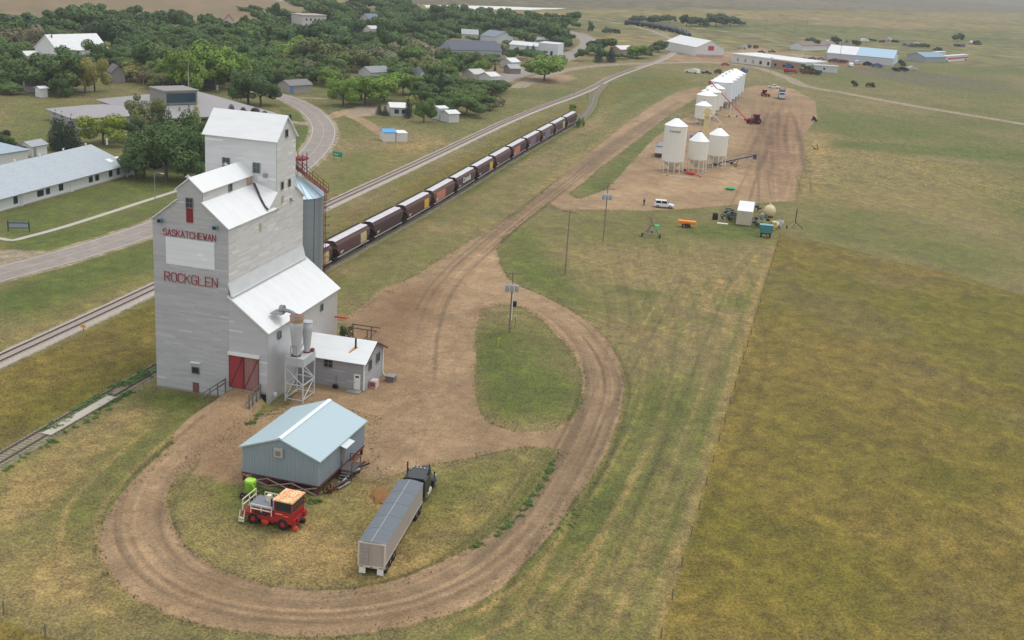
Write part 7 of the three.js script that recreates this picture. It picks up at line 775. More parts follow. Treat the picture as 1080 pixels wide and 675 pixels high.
house('mobile_home', 'white mobile home with porch behind the small spruces', 'mobile home', [[-45.63,-402.87],[-40.62,-404.16]], { D: 8, h: 3, rh: 1.1, wall: [206, 208, 208], roof: [236, 236, 234], windows: [[2, 1, 1.4, 1.3], [4.4, 1, 1.2, 1.3]] });
// shops and yards beyond the bins
house('machine_shop', 'white gable fronted machine shop with red sign board', 'shop', [[102.54,-751.89],[121.03,-759.33]], { D: 40, h: 5.6, rh: 4.2, ridge: 'end', wall: [230, 231, 230], roof: [236, 237, 237], extra: (t, L) => { part('sign_board', bx(L * 0.42, L * 0.62, 3.9, 6.6, 0.02, 0.12), mat(sr(176, 62, 74), 0.6), t); part('red_base', bx(0, L, 0.02, 1.3, 0.01, 0.06), mat(sr(196, 160, 158), 0.8), t); part('bay_door', bx(L + 0.01, L + 0.1, 0, 4.4, -4, -9), mDark, t); } });
house('brick_shop', 'flat roofed shop with white and brown front halves', 'shop', [[120.63,-726.4],[155.51,-692.39]], { D: 26, h: 4.6, rh: 0.7, ridge: 'flat', wall: [228, 228, 226], roof: [240, 240, 240], extra: (t, L) => { part('brown_front', bx(L * 0.58, L + 0.05, 0.02, 4.4, 0.02, 0.1), wallMat([172, 142, 122]), t); for (let k = 0; k < 5; k++) part('window', bx(L * (0.08 + k * 0.11), L * (0.08 + k * 0.11) + 1.6, 1.0, 3.0, 0.02, 0.08), k > 2 ? mGlassDark : mat(sr(170, 160, 150), 0.8), t); for (let k = 0; k < 3; k++) part('bay_window', bx(L * (0.62 + k * 0.12), L * (0.62 + k * 0.12) + 1.6, 1.2, 2.6, 0.11, 0.14), mGlassDark, t); part('blue_door', bx(L * 0.78, L * 0.86, 0.05, 3.6, 0.12, 0.18), mat(sr(70, 90, 140), 0.6), t); } });
house('equipment_shed', 'long shed with half white, half pale blue roof', 'shed', [[194.16,-797.55],[233.5,-782.46]], { D: 38, h: 4.6, rh: 4.2, wall: [206, 214, 222], roof: [234, 236, 238], extra: (t, L) => { part('blue_roof', slab([[L * 0.44, 4.62, 0.45], [L + 0.45, 4.62, 0.45], [L + 0.45, 9.0, -19], [L * 0.44, 9.0, -19]], 0.05), mat(sr(160, 188, 206), 0.6), t); part('eave_trim', bx(0, L, 4.35, 4.55, 0.02, 0.15), mat(sr(150, 160, 172), 0.6), t); } });
house('storage_trailer', 'long white trailer behind bushes near the red truck', 'trailer', [[163.83,-698.04],[177.8,-699.17]], { D: 3.2, h: 3.4, rh: 0.5, ridge: 'flat', wall: [212, 218, 224], roof: [226, 228, 230], windows: [[6, 1.4, 1, 1]] });
house('blue_roof_shed', 'low shed with blue roof past the long equipment shed', 'shed', [[270,-832.59],[290.44,-851.18]], { D: 14, h: 3.6, rh: 2.6, wall: [166, 172, 176], roof: [140, 168, 186] });
house('cattle_liner', 'white and red striped trailer parked past the blue roofed shed', 'trailer', [[290.44,-851.18],[318.05,-886.66]], { D: 3.4, h: 3.8, rh: 0.4, ridge: 'flat', wall: [228, 228, 230], roof: [232, 232, 234], extra: (t, L) => { part('red_stripe', bx(3.5, L, 1.6, 2.6, 0.02, 0.1), mat(sr(190, 70, 84), 0.6), t); for (const x of [1.5, 3, L - 4, L - 2.5]) part('wheel', move(new THREE.CylinderGeometry(0.6, 0.6, 0.4, 12).rotateX(Math.PI / 2), x, 0.5, 0.1), mTyre, t); } });
house('motor_home', 'white motor home between blue shed and striped trailer', 'motor home', [[298.36,-895.34],[309.03,-907.58]], { D: 3, h: 3.6, rh: 0.4, ridge: 'flat', wall: [230, 230, 232], roof: [236, 236, 236] });
// parked things in the far lots
{ const r = rng(31), spots = [[221.45,-946.2],[235.94,-973.45],[253.89,-1009.87],[259.64,-1004.54],[263.64,-992.72],[282.76,-1035.75],[293.23,-1050.61],[298.08,-1038.66],[312.92,-1073.98],[313.3,-1052.17],[310.74,-1013.29],[314.09,-1006.14],[324.66,-1025.23],[330.11,-1024.79],[201.44,-779.09],[209.55,-775.1],[213.85,-768.49],[218.09,-762],[195.01,-777.72],[199.68,-755.28],[154.72,-862.32],[159.38,-862.01],[147.64,-848.05],[368.26,-1057.32],[372.7,-1055.88],[416.07,-1143.38],[402.47,-1119.77],[331.22,-991.31],[156.51,-679.56],[238.94,-757.96],[228.56,-744.86],[118.23,-664.48],[100.77,-645.02],[86.17,-637.78]], kinds = ['rusty combine', 'grey farm implement', 'dark baler', 'old blue truck body', 'brown stacked timber', 'white tank', 'black machinery frame'], mm = [mRust, mGalv, mDark, mat(sr(80, 100, 130), 0.6), mWood, mWhite, mBlack], where = ['in the far machinery lot', 'along the track behind the long shed', 'in the row before the long shed', 'near the far road']; 
  spots.forEach(([x, z], k) => { const q = k % kinds.length, w = k < 14 ? 0 : k < 20 ? 2 : k < 23 ? 1 : 3, o = thing('farm_machine', (ORD[Math.floor(k / 7)]) + ' ' + kinds[q] + ' ' + where[w], 'machinery', [x, z], r() * 180, 'machinery lots'), s = 2 + r() * 2.5; part('body', [prism([[-s, 0.5], [s, 0.5], [s * 0.9, 1.5 + r()], [s * 0.1, 1.8 + r() * 1.2], [-s * 0.9, 1.6]], -1.1, 1.1)], mm[q], o); for (const x2 of [-s * 0.6, s * 0.6]) wheel(o, x2, 0.5, 1.0, 0.5, 0.4, mSteel, 'wheel', 'z'); }); }
// far tank train on the bend
{ const line = smooth([[119.81,-923.4],[119.92,-954.5],[115.7,-983.43],[108.78,-1005.6],[99.77,-1026.91],[89.8,-1041.91],[79.02,-1050.03],[68.51,-1051.92]], 80), L = lengthOf(line), m = mat(sr(40, 48, 66), 0.5), n = Math.floor(L / 17.5), tank = rod([-6.6, 2.6, 0], [6.6, 2.6, 0], 1.55, 1.55, 14), dome = lathe([[0, 0.7], [0.5, 0.6], [0.6, 0]], 10);
  for (let k = 0; k < n; k++) { const p = along(line, 8 + k * 17.5), t = thing('tank_car', k === 0 ? 'nearest dark blue tank car, at the tail of the far train' : k === n - 1 ? 'farthest dark blue tank car of the far train' : ORD[k] + ' dark blue tank car from the tail of the far train', 'rail car', [p.x, p.z], p.yaw - 90, 'tank cars of the far train'); part('tank', [tank.clone(), move(new THREE.SphereGeometry(1.55, 12, 8), -6.4, 2.6, 0), move(new THREE.SphereGeometry(1.55, 12, 8), 6.4, 2.6, 0)], m, t); part('dome', move(dome.clone(), 0, 4.1, 0), m, t); part('frame', bx(-8.2, 8.2, 0.8, 1.1, -0.9, 0.9), mDark, t); for (const x of [-6, 6]) part('wheel_truck', bx(x - 1.2, x + 1.2, 0.1, 0.8, -0.9, 0.9), mDark, t); } }
// signs, lamps and poles of the town
{ const s = thing('road_sign', 'green highway sign on posts by the curving road', 'sign', [-49.07,-312.14], 30); part('panel', bx(-1.6, 1.6, 1.2, 2.5, 0, 0.06), mat(sr(40, 150, 118), 0.6), s); for (const x of [-1.2, 1.2]) part('post', bar([x, 0, -0.05], [x, 2.4, -0.05], 0.1), mGreyWood, s); part('arrow_line', bx(-1.3, 0.4, 1.75, 1.9, 0.062, 0.075), mat(sr(206, 232, 222), 0.7), s);
  const b = thing('lawn_sign', 'dark framed sign standing on the care home lawn', 'sign', [-94.08,-216.84], -10); part('board', bx(-2, 2, 0.6, 1.8, 0, 0.1), mat(sr(92, 104, 124), 0.7), b); part('panel', bx(-1.7, 1.7, 0.8, 1.5, 0.105, 0.12), mat(sr(150, 160, 176), 0.6), b); for (const x of [-1.9, 1.9]) part('post', bar([x, 0, 0.05], [x, 2.1, 0.05], 0.14), mDark, b);
  const l = thing('street_lamp', 'thin grey street lamp beside the highway next to the elevator', 'street lamp', [-74.73,-238.01], 0); part('pole', rod([0, 0, 0], [0, 8.5, 0], 0.1, 0.06), mSteel, l); part('arm', pipe([[0, 8.4, 0], [0.6, 8.8, 0.3], [1.8, 8.8, 0.8]], 0.05), mSteel, l); part('lamp_head', bx(1.5, 2.2, 8.68, 8.82, 0.6, 1.0), mGalv, l);
  const q = thing('switch_stand', 'small switch stand by the main railway line near the switch', 'switch stand', [24.57,-491.24], 0); part('mast', bar([0, 0, 0], [0, 2, 0], 0.12), mDark, q); part('target', bx(-0.3, 0.3, 1.6, 2.1, 0.06, 0.1), mat(sr(190, 60, 50), 0.6), q);
  for (const [p, h, lab] of [[[-204.9,-507.05], 9, 'utility pole beside the large white hall'], [[-214.15,-513.91], 9, 'utility pole behind the small white garage'], [[-230.91,-530.24], 9, 'utility pole at the edge of the wood by the picture border'], [[-93.85,-475.58], 11, 'utility pole in the trees near the blue board house'], [[-39.69,-557.85], 10, 'utility pole in front of the dense trees'], [[-57.99,-673.54], 10, 'utility pole among the far trees of the town'], [[-114.48,-796.38], 11, 'utility pole near the slate blue roof'], [[-9.67,-825.39], 10, 'utility pole behind the long white store'], [[134.71,-1044.53], 12, 'utility pole by the far road beside the grove'], [[95.22,-1067.85], 12, 'utility pole beyond the tank train'], [[118.19,-1114.45], 12, 'second utility pole beyond the tank train'], [[187.11,-1112.09], 12, 'utility pole at the end of the far grove'], [[132.11,-663.34], 9, 'utility pole at the white corner of the flat roofed shop'], [[192.2,-789.16], 11, 'utility pole at the corner of the long shed'], [[198.72,-780.43], 11, 'second utility pole before the long shed'], [[252.29,-1125.6], 14, 'utility pole on the far prairie'], [[235.7,-1096.31], 12, 'further utility pole on the far prairie'], [[200.68,-1049.67], 12, 'utility pole beside the far dirt road']]) pole(p, h, lab, { armYaw: 10 });
  const at = [-4.74,-281.31]; }

// ---------------------------------------------------------------- trees: crowns of many small leaf faces
function leafCloud(seed, n, lobes, leaf, jitter = 0.35) { // crown in a unit box: radius about 0.5, height 0..1
  const r = rng(seed), P = [], N = [], C = []; let tot = 0; for (const l of lobes) tot += l.r * l.r;
  for (let k = 0; k < n; k++) {
    let q = r() * tot, l = lobes[0]; for (const m of lobes) { q -= m.r * m.r; if (q <= 0) { l = m; break; } }
    const u = r() * 2 - 1, a = r() * 6.2832, s = Math.sqrt(1 - u * u), d = V(s * Math.cos(a), u, s * Math.sin(a)), rad = l.r * (0.62 + 0.42 * Math.pow(r(), 0.6)) * (1 + 0.25 * (noise(d.x * 6 + l.x * 40 + seed, d.y * 6 + d.z * 7) - 0.5) * 2), c = V(l.x + d.x * rad, l.y + d.y * rad * (l.f ?? 0.85), l.z + d.z * rad);
    if (c.y < 0.02) continue;
    const nn = d.clone().add(V(r() - 0.5, r() - 0.2, r() - 0.5).multiplyScalar(1.3)).normalize(), t1 = V(r() - 0.5, r() - 0.5, r() - 0.5).cross(nn).normalize(), t2 = nn.clone().cross(t1), L = leaf * (0.6 + r() * 0.9), w = L * (0.55 + r() * 0.4), v = 0.72 + r() * 0.5, g = r();
    const p = [c.clone().addScaledVector(t1, -L), c.clone().addScaledVector(t2, -w), c.clone().addScaledVector(t1, L).addScaledVector(nn, L * jitter), c.clone().addScaledVector(t2, w)];
    for (const i of [0, 1, 2, 0, 2, 3]) { P.push(p[i].x, p[i].y, p[i].z); N.push(nn.x, nn.y, nn.z); C.push(v * (0.9 + g * 0.25), v, v * (0.85 + g * 0.2)); }
  }
  const g = new THREE.BufferGeometry(); g.setAttribute('position', new THREE.Float32BufferAttribute(P, 3)); g.setAttribute('normal', new THREE.Float32BufferAttribute(N, 3)); g.setAttribute('color', new THREE.Float32BufferAttribute(C, 3)); return g;
}
function roundLobes(seed, k = 11, lo = 0.28) { const r = rng(seed), o = [{ x: 0, y: 0.56, z: 0, r: 0.26 }]; for (let i = 0; i < k; i++) { const a = i / k * 6.283 * 1.618 * 3, y = lo + 0.55 * ((i * 0.618 + r() * 0.3) % 1), rr = 0.4 * Math.sqrt(Math.max(0.12, 1 - ((y - 0.5) / 0.52) ** 2)); o.push({ x: Math.cos(a) * rr * (0.75 + r() * 0.4), y, z: Math.sin(a) * rr * (0.75 + r() * 0.4), r: 0.09 + r() * 0.13 }); } return o; }
function spireLobes(n = 9, w = 0.42) { const o = []; for (let i = 0; i < n; i++) { const t = i / (n - 1), rr = w * (1 - t) + 0.03; const m = i < n - 2 ? 4 : 1; for (let k = 0; k < m; k++) { const a = k / m * 6.283 + i * 1.1; o.push({ x: m > 1 ? Math.cos(a) * rr * 0.6 : 0, y: 0.08 + t * 0.87, z: m > 1 ? Math.sin(a) * rr * 0.6 : 0, r: rr * 0.52 + 0.02, f: 0.6 }); } } return o; }
const crownBig = [1, 2, 3, 9].map((s) => leafCloud(s, 8000, roundLobes(s * 7, 15), 0.018)), crownMid = [4, 5, 6, 7, 8].map((s) => leafCloud(s, 4200, roundLobes(s * 7, 11, s % 2 ? 0.22 : 0.3), 0.026)), crownLow = [11, 12, 13, 14].map((s) => leafCloud(s, 1700, roundLobes(s * 3, 8, 0.2), 0.042)), spire = [21, 22].map((s) => leafCloud(s, 2600, spireLobes(), 0.02)), column = [leafCloud(23, 2400, spireLobes(9, 0.5).map((l) => ({ ...l, x: l.x * 1, r: l.r })), 0.022)], sparse = [leafCloud(24, 1100, roundLobes(5, 9), 0.024)];
const trunkGeo = (seed, ft) => { const r = rng(seed), gs = [rod([0, -0.02, 0], [0.01, ft, 0], 0.035, 0.024, 7)]; for (let k = 0; k < 6; k++) { const a = k * 1.05 + r(), e = 0.16 + r() * 0.14; gs.push(rod([0, ft * (0.75 + 0.05 * k) * 0.9, 0], [Math.cos(a) * e, ft + 0.15 + r() * 0.25, Math.sin(a) * e], 0.016, 0.006, 5)); } return flat(gs); };
const trunks = [trunkGeo(1, 0.34), trunkGeo(2, 0.3)], spireTrunk = flat([rod([0, -0.02, 0], [0, 0.9, 0], 0.025, 0.006, 6)]), mBark = mat(sr(92, 82, 72), 0.95), mBarkPale = mat(sr(150, 142, 132), 0.95);
const leafMat = (r, g, b) => mat(sr(r, g, b), 0.9, { vertexColors: true });
const LM = { mid: leafMat(95, 120, 61), dark: leafMat(79, 104, 55), deep: leafMat(67, 91, 57), bright: leafMat(113, 142, 55), lime: leafMat(135, 150, 59), yellow: leafMat(149, 148, 83), olive: leafMat(112, 122, 72), spruce: leafMat(50, 70, 53), plum: leafMat(76, 54, 64), dry: leafMat(140, 131, 107), sage: leafMat(122, 131, 96) };
const treeNames = { r: 'tree', s: 'spruce_tree', c: 'columnar_tree', p: 'bare_tree', b: 'shrub' };
let treeSeed = 1; const treeRnd = rng(505);
function tree(kind, m, [x, z, h, w], label, group, detail) {
  const k = treeSeed++, t = thing(treeNames[kind] ?? 'tree', label, kind === 'b' ? 'shrub' : 'tree', [x, z], treeRnd() * 360, group);
  const geo = kind === 's' ? spire[k % 2] : kind === 'c' ? column[0] : kind === 'p' ? sparse[0] : (detail === 2 ? crownBig : detail === 0 ? crownLow : crownMid)[k % (detail === 2 ? 4 : detail === 0 ? 4 : 5)];
  const c = new THREE.Mesh(geo, LM[m]); c.name = 'crown'; shade(c); c.scale.set(w * 1.04, kind === 'b' ? h * 1.15 : h, w * 1.04); if (kind === 'b') c.position.y = -h * 0.14; t.add(c);
  if (kind !== 'b') { const q = new THREE.Mesh(kind === 's' || kind === 'c' ? spireTrunk : trunks[k % 2], kind === 'p' ? mBarkPale : mBark); q.name = 'trunk'; shade(q); q.scale.set(Math.min(w, h) * 1, h, Math.min(w, h) * 1); t.add(q); }
  return t;
}
// trees one can point to: [px foot, top, width] measured on the ground
for (const [kind, m, spots, labels, group] of [
  ['r', 'dark', [[-88.62,-274.43,10.05,9.41],[-82.69,-271.78,14.33,13.44],[-77.85,-271.14,13.88,11.51],[-80.74,-288.77,14.44,11.72],[-90.92,-287.56,9.79,10.8],[-87.73,-294.22,12.34,12.49],[-89.38,-270.56,6.64,6.51],[-75.51,-275.54,12.09,9.79]], ['leafy tree at the low end of the clump behind the elevator', 'broad leafy tree in the middle of the clump behind the elevator', 'leafy tree close to the elevator wall in the big clump', 'leafy tree highest in the clump beside the elevator tower', 'leafy tree at the back of the clump by the care home', 'round leafy tree behind the clump near the school', 'small bright tree at the care home corner', 'leafy tree half hidden by the elevator in the clump'], 'clump of trees behind the elevator'],
  ['s', 'spruce', [[-119.73,-301.63,10.67,5.8],[-117.76,-300.94,10.41,6.3],[-116.35,-303.03,9.51,6.33]], ['dark spruce nearest the playing field in the row of three', 'dark spruce in the middle of the row of three', 'dark spruce nearest the school in the row of three'], 'three dark spruces'],
  ['r', 'lime', [[-112.15,-314.18,8.83,13]], ['round yellow green tree in front of the school wing'], null],
  ['r', 'dark', [[-129.74,-293.08,5.93,7.81]], ['dark rounded tree by the pink shed'], null], ['r', 'plum', [[-130.88,-294.07,6.42,4.18]], ['reddish brown tree at the picture edge by the pink shed'], null],
  ['c', 'lime', [[-94.13,-339.22,10.28,3.99]], ['pointed lime green conifer in front of the school roof'], null], ['c', 'deep', [[-99.26,-329.82,10.02,4.47],[-101.14,-328.99,9.21,3.91]], ['pointed dark conifer beside the school clerestory', 'second pointed dark conifer beside the school clerestory'], 'dark conifers by the school'],
  ['r', 'olive', [[-106.3,-330.22,12.89,10.12]], ['sparse grey green tree overlapping the school roof'], null], ['r', 'deep', [[-106.17,-320.01,6.68,6.57]], ['dark shrubby tree by the school fence'], null],
  ['b', 'plum', [[-88.25,-355.21,7.07,4.15],[-84.48,-354.98,7.07,4.14],[-81.42,-360.38,6.6,6.58]], ['plum leaved shrub behind the tower roof, nearest the school gable', 'plum leaved shrub behind the tower roof ridge', 'wide plum leaved shrub at the end of the school roof'], 'plum shrubs behind the tower'],
  ['r', 'dark', [[-90.4,-405.89,12.11,13.43],[-95.22,-408.49,14.08,16.25]], ['dark tree at the bend of the highway', 'tall dark tree between school roof and highway'], 'trees at the highway bend'],
  ['r', 'bright', [[-64.35,-419.65,11.2,11.65],[-57.52,-425.94,12.35,14.57],[-52.43,-439.77,12.04,14.29],[-64.3,-441.89,9.68,12.24],[-47.96,-463.17,9.41,13.51]], ['bright green tree nearest the highway in the row before the houses', 'large bright green tree in the middle of the row before the houses', 'bright green tree by the gravel drive', 'bright green tree behind the row by the drive', 'bright green tree at the far end of the row'], 'bright trees before the houses'],
  ['s', 'spruce', [[-39.53,-399.96,8.53,3.57],[-49.69,-404.44,4.48,2.96],[-47.59,-403.09,4.15,2.95]], ['slim dark spruce in front of the mobile home', 'small dark spruce nearest the drive', 'small dark spruce next to the mobile home wall'], 'spruces by the mobile home'],
  ['r', 'mid', [[-33.53,-393.69,8.72,7.66],[-20.65,-416.51,8.54,13.47],[-25.81,-424.01,9.34,11.66],[-19.36,-443.43,8.35,10.02],[-14.77,-434.92,6.5,7.02]], ['green tree in front of the white sheds', 'broad tree at the end of the wood by the siding', 'round tree behind the white lean-to shed', 'tree behind the broad one at the wood edge', 'small tree at the wood corner nearest the track'], 'trees at the wood corner'],
  ['r', 'yellow', [[-40.2,-419.22,6.28,6.12]], ['yellowish tree behind the slim spruce'], null], ['b', 'dry', [[-12.14,-438.96,3.81,3.54],[-9.98,-448.39,3.53,3.62],[-13.99,-432.66,3.76,3.49]], ['dry tan bush at the wood corner', 'dry tan bush farthest along the wood corner', 'dry tan bush beside the broad tree'], 'tan bushes at the wood corner'],
  ['r', 'bright', [[7.4,-550.19,13.18,22.13]], ['big round green tree standing alone near the far crossing'], null],
  ['r', 'yellow', [[-150.89,-407.3,13.37,9.81],[-150.72,-415.93,11.7,9.28],[-148.42,-451.81,7.75,9.96],[-149.88,-447.53,6.99,6.85]], ['pale yellow green tree in front of the white hall', 'second pale yellow tree in front of the white hall', 'pale tan tree right of the white hall', 'thin pale tree beside the tan one'], 'pale trees by the hall'],
  ['r', 'dark', [[-166.32,-430.8,11.42,8.93]], ['dark tree hiding the corner of the white hall'], null],
  ['r', 'bright', [[-121.94,-426.82,18.59,14.32],[-115.82,-442.5,18.88,18.44],[-133.36,-444.63,13.83,11.22],[-138.01,-448.29,10.48,9.07],[-111.34,-451.51,16.82,13.49],[-128.39,-467.96,14.51,13.29]], ['bright crowned tree behind the school clerestory', 'largest bright crowned tree behind the school', 'bright tree behind the sparse school tree', 'smaller bright tree by the pale tan one', 'bright tree towards the highway behind the school', 'bright tree behind the largest one'], 'bright trees behind the school'],
  ['s', 'spruce', [[-225.31,-754.26,6.86,5.05],[-222.21,-752.75,6,3.78],[-101.28,-810.19,11.05,7.86]], ['pointed spruce on the slope of the brown hill', 'smaller pointed spruce on the slope of the brown hill', 'tall spruce on the far side of town'], 'far spruces'],
  ['s', 'spruce', [[1.76,-683.21,6.81,4.94],[-1.49,-686.98,5.79,4.41],[-15.56,-669.64,7.7,3.76],[37.75,-662.65,10.17,5.86],[44.82,-667.83,10.75,6.45]], ['spruce in front of the long white store', 'second spruce in front of the long white store', 'slim spruce at the slate roof end', 'dark spruce by the far gravel road', 'dark spruce beside the red walled house'], 'spruces by the store'],
  ['r', 'bright', [[63.06,-711.67,8.72,12.61]], ['light green tree beside the red walled house'], null], ['r', 'deep', [[81.32,-766.7,8.78,11.13]], ['dark round tree near the railway bend'], null], ['b', 'dark', [[44.69,-918.21,9.04,4.42],[56.95,-919.75,4.88,6.65],[64.61,-927.32,4.22,6.71]], ['small round bush alone on the far prairie by the highway', 'bush by the tail of the tank train', 'second bush by the tail of the tank train'], 'far bushes'],
  ['r', 'deep', [[92.8,-1078.97,8.13,17.35],[109.68,-1097.77,9.1,17.68],[126.96,-1131.63,7.67,14.59],[137.33,-1086.4,11.46,12.28],[151.1,-1101.16,9.96,17.81],[168.32,-1119.63,13.49,23.58],[186.68,-1153.69,10.43,16.85],[200.9,-1169.12,4.41,7.6]], ['first tree of the far windbreak beyond the tank train', 'second tree of the far windbreak beyond the tank train', 'last tree of the far windbreak beyond the tank train', 'pointed tree at the near end of the far grove', 'tree in the near half of the far grove', 'tallest tree of the far grove', 'tree in the rear half of the far grove', 'small tree standing off the far grove'], 'far groves'],
  ['r', 'deep', [[396.33,-1137.59,8.61,9.65],[237.68,-955.44,8.7,6.31],[205.77,-892.12,9.5,10.27],[259.69,-974.4,5.18,8.08]], ['lone round tree far out on the prairie', 'pointed tree at the farmhouse', 'broad tree in front of the farmhouse', 'low tree in the far machinery lot'], 'trees of the far farm'],
  ['b', 'deep', [[157.24,-685.4,5.28,7.34],[240.03,-783.85,4.81,4.6],[224.19,-741.89,2.85,4.97],[318.33,-1009.73,3.45,10.18],[327.96,-1017.91,3.48,8.57],[176.4,-624.45,2.91,4.69],[168.44,-624.08,3.39,3.63],[404.22,-1109.99,3.37,9.46],[324,-971.36,2.96,7.38],[161.38,-677.52,3.66,4.47]], ['bush between the red truck and the white trailer', 'bush against the end of the long shed', 'low bush before the long shed', 'low dark bush by the far road', 'second low dark bush by the far road', 'bush alone on the far pasture', 'smaller bush on the far pasture', 'dark shrub beside the far roadside shed', 'scrubby bush along the far road', 'bush beside the white trailer'], 'scattered bushes'],
  ['b', 'mid', [[-24.4,-167.55,2.08,2]], ['green weed shrub growing beside the rusty stair'], null],
  ['b', 'bright', [[18.9,-407.17,3.88,2.96],[17.58,-451.61,2.85,2.55]], ['green bush growing at the end of the hopper cars', 'small green bush by the track switch'], 'bushes at the switch'],
]) spots.forEach((s, i) => tree(kind, m, s, labels[i] ?? labels[0], group, s[1] > -420 ? 2 : 1));
// the wooded streets: trees scattered over their blocks, the nearest ones single things, the farthest one mass
{
  const blocks = [
    [[[-181.15,-409.56],[-171.09,-434.24],[-162.78,-459.99],[-148.78,-461.97],[-138.91,-447.74],[-156.01,-503.44],[-175.13,-506.89],[-191.36,-486.58],[-206.37,-467.79]], 'leafy tree in the gardens between the white hall and the school', ['mid', 'olive', 'dark', 'mid', 'deep'], 10],
    [[[-217.45,-475.92],[-210.87,-526.23],[-227.02,-578.66],[-214.69,-615.68],[-180.06,-521.32],[-160.38,-517.68],[-133.02,-567.05],[-157.04,-669.59],[-224.25,-716.62],[-253.11,-703],[-266.72,-607.1],[-267.1,-566.68]], 'tree in the dense wood behind the white hall below the hill', ['deep', 'dark', 'mid', 'dark', 'olive', 'mid'], 11],
    [[[-141.2,-427.45],[-121.48,-430.04],[-93.44,-443.27],[-99.42,-493.82],[-128.31,-550.66],[-160.38,-517.68],[-165.71,-488.38]], 'leafy tree in the belt behind the school', ['mid', 'bright', 'dark', 'mid', 'olive'], 10],
    [[[-173.41,-391.7],[-162.28,-387.48],[-152.99,-387.5],[-154.06,-402.73],[-169.09,-429.08],[-187.41,-424.01]], 'leafy tree by the purple roofed cottage', ['mid', 'olive', 'dark'], 9],
    [[[-120.45,-465.98],[-93.74,-462.09],[-94.65,-489.42],[-107.37,-529.03],[-129.05,-550.1],[-130.59,-521.44]], 'tree in the block between school and highway', ['dark', 'mid', 'dark', 'olive'], 10],
    [[[-91.34,-484.23],[-70.8,-456.34],[-44.52,-484.77],[-15.7,-539.63],[1.01,-614.61],[-14.4,-646.72],[-42.53,-614.48],[-54.23,-585.27],[-75.77,-542.13],[-94.83,-529.06]], 'tree in the street gardens above the bright row', ['dark', 'mid', 'olive', 'bright', 'dark', 'sage'], 10.5],
    [[[-123.51,-526.45],[-93.47,-521.54],[-53.34,-576.13],[-40.96,-626.62],[-49.42,-708.14],[-84.47,-677.96],[-118.81,-661.76],[-140.91,-604.82]], 'tree in the thick wood in the heart of town', ['dark', 'mid', 'dark', 'deep', 'mid', 'olive', 'bright', 'sage'], 11],
    [[[-39.51,-432.78],[-27.27,-456.43],[-15.07,-469.22],[-10.1,-491.38],[-12.89,-518.05],[-30.17,-500.3],[-41.53,-473.23]], 'tree in the wood behind the mobile home', ['dark', 'mid', 'dark'], 9],
    [[[-143.25,-614.87],[-120.97,-673.75],[-86.07,-690.53],[-23.52,-761.12],[-19.6,-834.52],[0.05,-816.46],[28.92,-843.45],[33.52,-951.31],[-0.76,-987.6],[-45.63,-962.26],[-113.71,-907.94],[-170.73,-840.14],[-171.58,-736.6]], 'tree in the far part of town', ['deep', 'dark', 'mid', 'olive', 'dark'], 12],
    [[[-14.4,-646.72],[0.91,-635.69],[19.49,-684.53],[25.67,-772.82],[12.76,-810.63],[0.29,-766.4],[-13.71,-724.3]], 'tree around the long white store', ['dark', 'deep', 'dark'], 11],
    [[[-234.56,-833.67],[-194.49,-835.06],[-174.64,-859.33],[-116.55,-930.33],[-88.29,-938.16],[-99.67,-1055.97],[-131.27,-1046.09],[-216.87,-990.9],[-257.25,-914.67]], 'tree on the far rim of town', ['deep', 'deep', 'deep'], 15],
    [[[16.32,-658.28],[21.29,-650.61],[73.24,-713.07],[82.24,-746.32],[52.37,-736.42],[27.76,-690.9]], 'tree in the row by the far gravel road', ['dark', 'mid', 'dark'], 13],
  ];
  const inPoly = (p, x, z) => { let c = false; for (let i = 0, j = p.length - 1; i < p.length; j = i++) if ((p[i][1] > z) !== (p[j][1] > z) && x < (p[j][0] - p[i][0]) * (z - p[i][1]) / (p[j][1] - p[i][1]) + p[i][0]) c = !c; return c; };
  const boxes = scene.children.filter((o) => ['house', 'hall', 'school', 'garage', 'annex', 'mobile home', 'shed', 'building'].includes(o.userData.category) && o.isGroup).map((o) => { o.updateMatrixWorld(true); return new THREE.Box3().setFromObject(o); });
  const trees = [], r = rng(1234), clear = (x, z) => boxes.every((b) => x < b.min.x - 3 || x > b.max.x + 3 || z < b.min.z - 4 || z > b.max.z + 7) && [highway, farHighway].every((l) => l.every((p) => Math.hypot(p[0] - x, p[1] - z) > 10)) && [mainTrack].every((l) => l.every((p) => Math.hypot(p[0] - x, p[1] - z) > 9));
  const capH = (x, z, h) => { for (const b of boxes) { const d = z - b.max.z, cx = (b.min.x + b.max.x) / 2, sx = x * (b.max.z / z); if (d > 0 && d < 110 && sx > b.min.x - 4 && sx < b.max.x + 4) h = Math.min(h, (b.max.y - b.min.y) * 0.45 + d * 57 / -z); } return h; };
  for (const [pg, label, mats, gap] of blocks) { const xs = pg.map((p) => p[0]), zs = pg.map((p) => p[1]), a = Math.min(...xs), b = Math.max(...xs), c = Math.min(...zs), d = Math.max(...zs), own = []; const tries = (b - a) * (d - c) / gap / gap * 9; for (let k = 0; k < tries; k++) { const x = lerp(a, b, r()), z = lerp(c, d, r()); if (!inPoly(pg, x, z) || !clear(x, z) || own.some((o) => Math.hypot(o.x - x, o.z - z) < gap * 0.86)) continue; const h = capH(x, z, 7 + r() * r() * 11); if (h < 4) continue; const o = { x, z, h, w: Math.max(h, 8) * (0.9 + r() * 0.5), m: mats[Math.floor(r() * mats.length)], label, kind: r() < 0.07 ? 's' : r() < 0.05 ? 'p' : 'r' }; if (o.kind === 's') { o.w = o.h * 0.42; o.m = 'spruce'; o.h *= 1.15; } if (o.kind === 'p') o.m = 'dry'; own.push(o); trees.push(o); } }
  trees.sort((p, q) => q.z - p.z);
  const near = trees.slice(0, 240), rest = trees.slice(240);
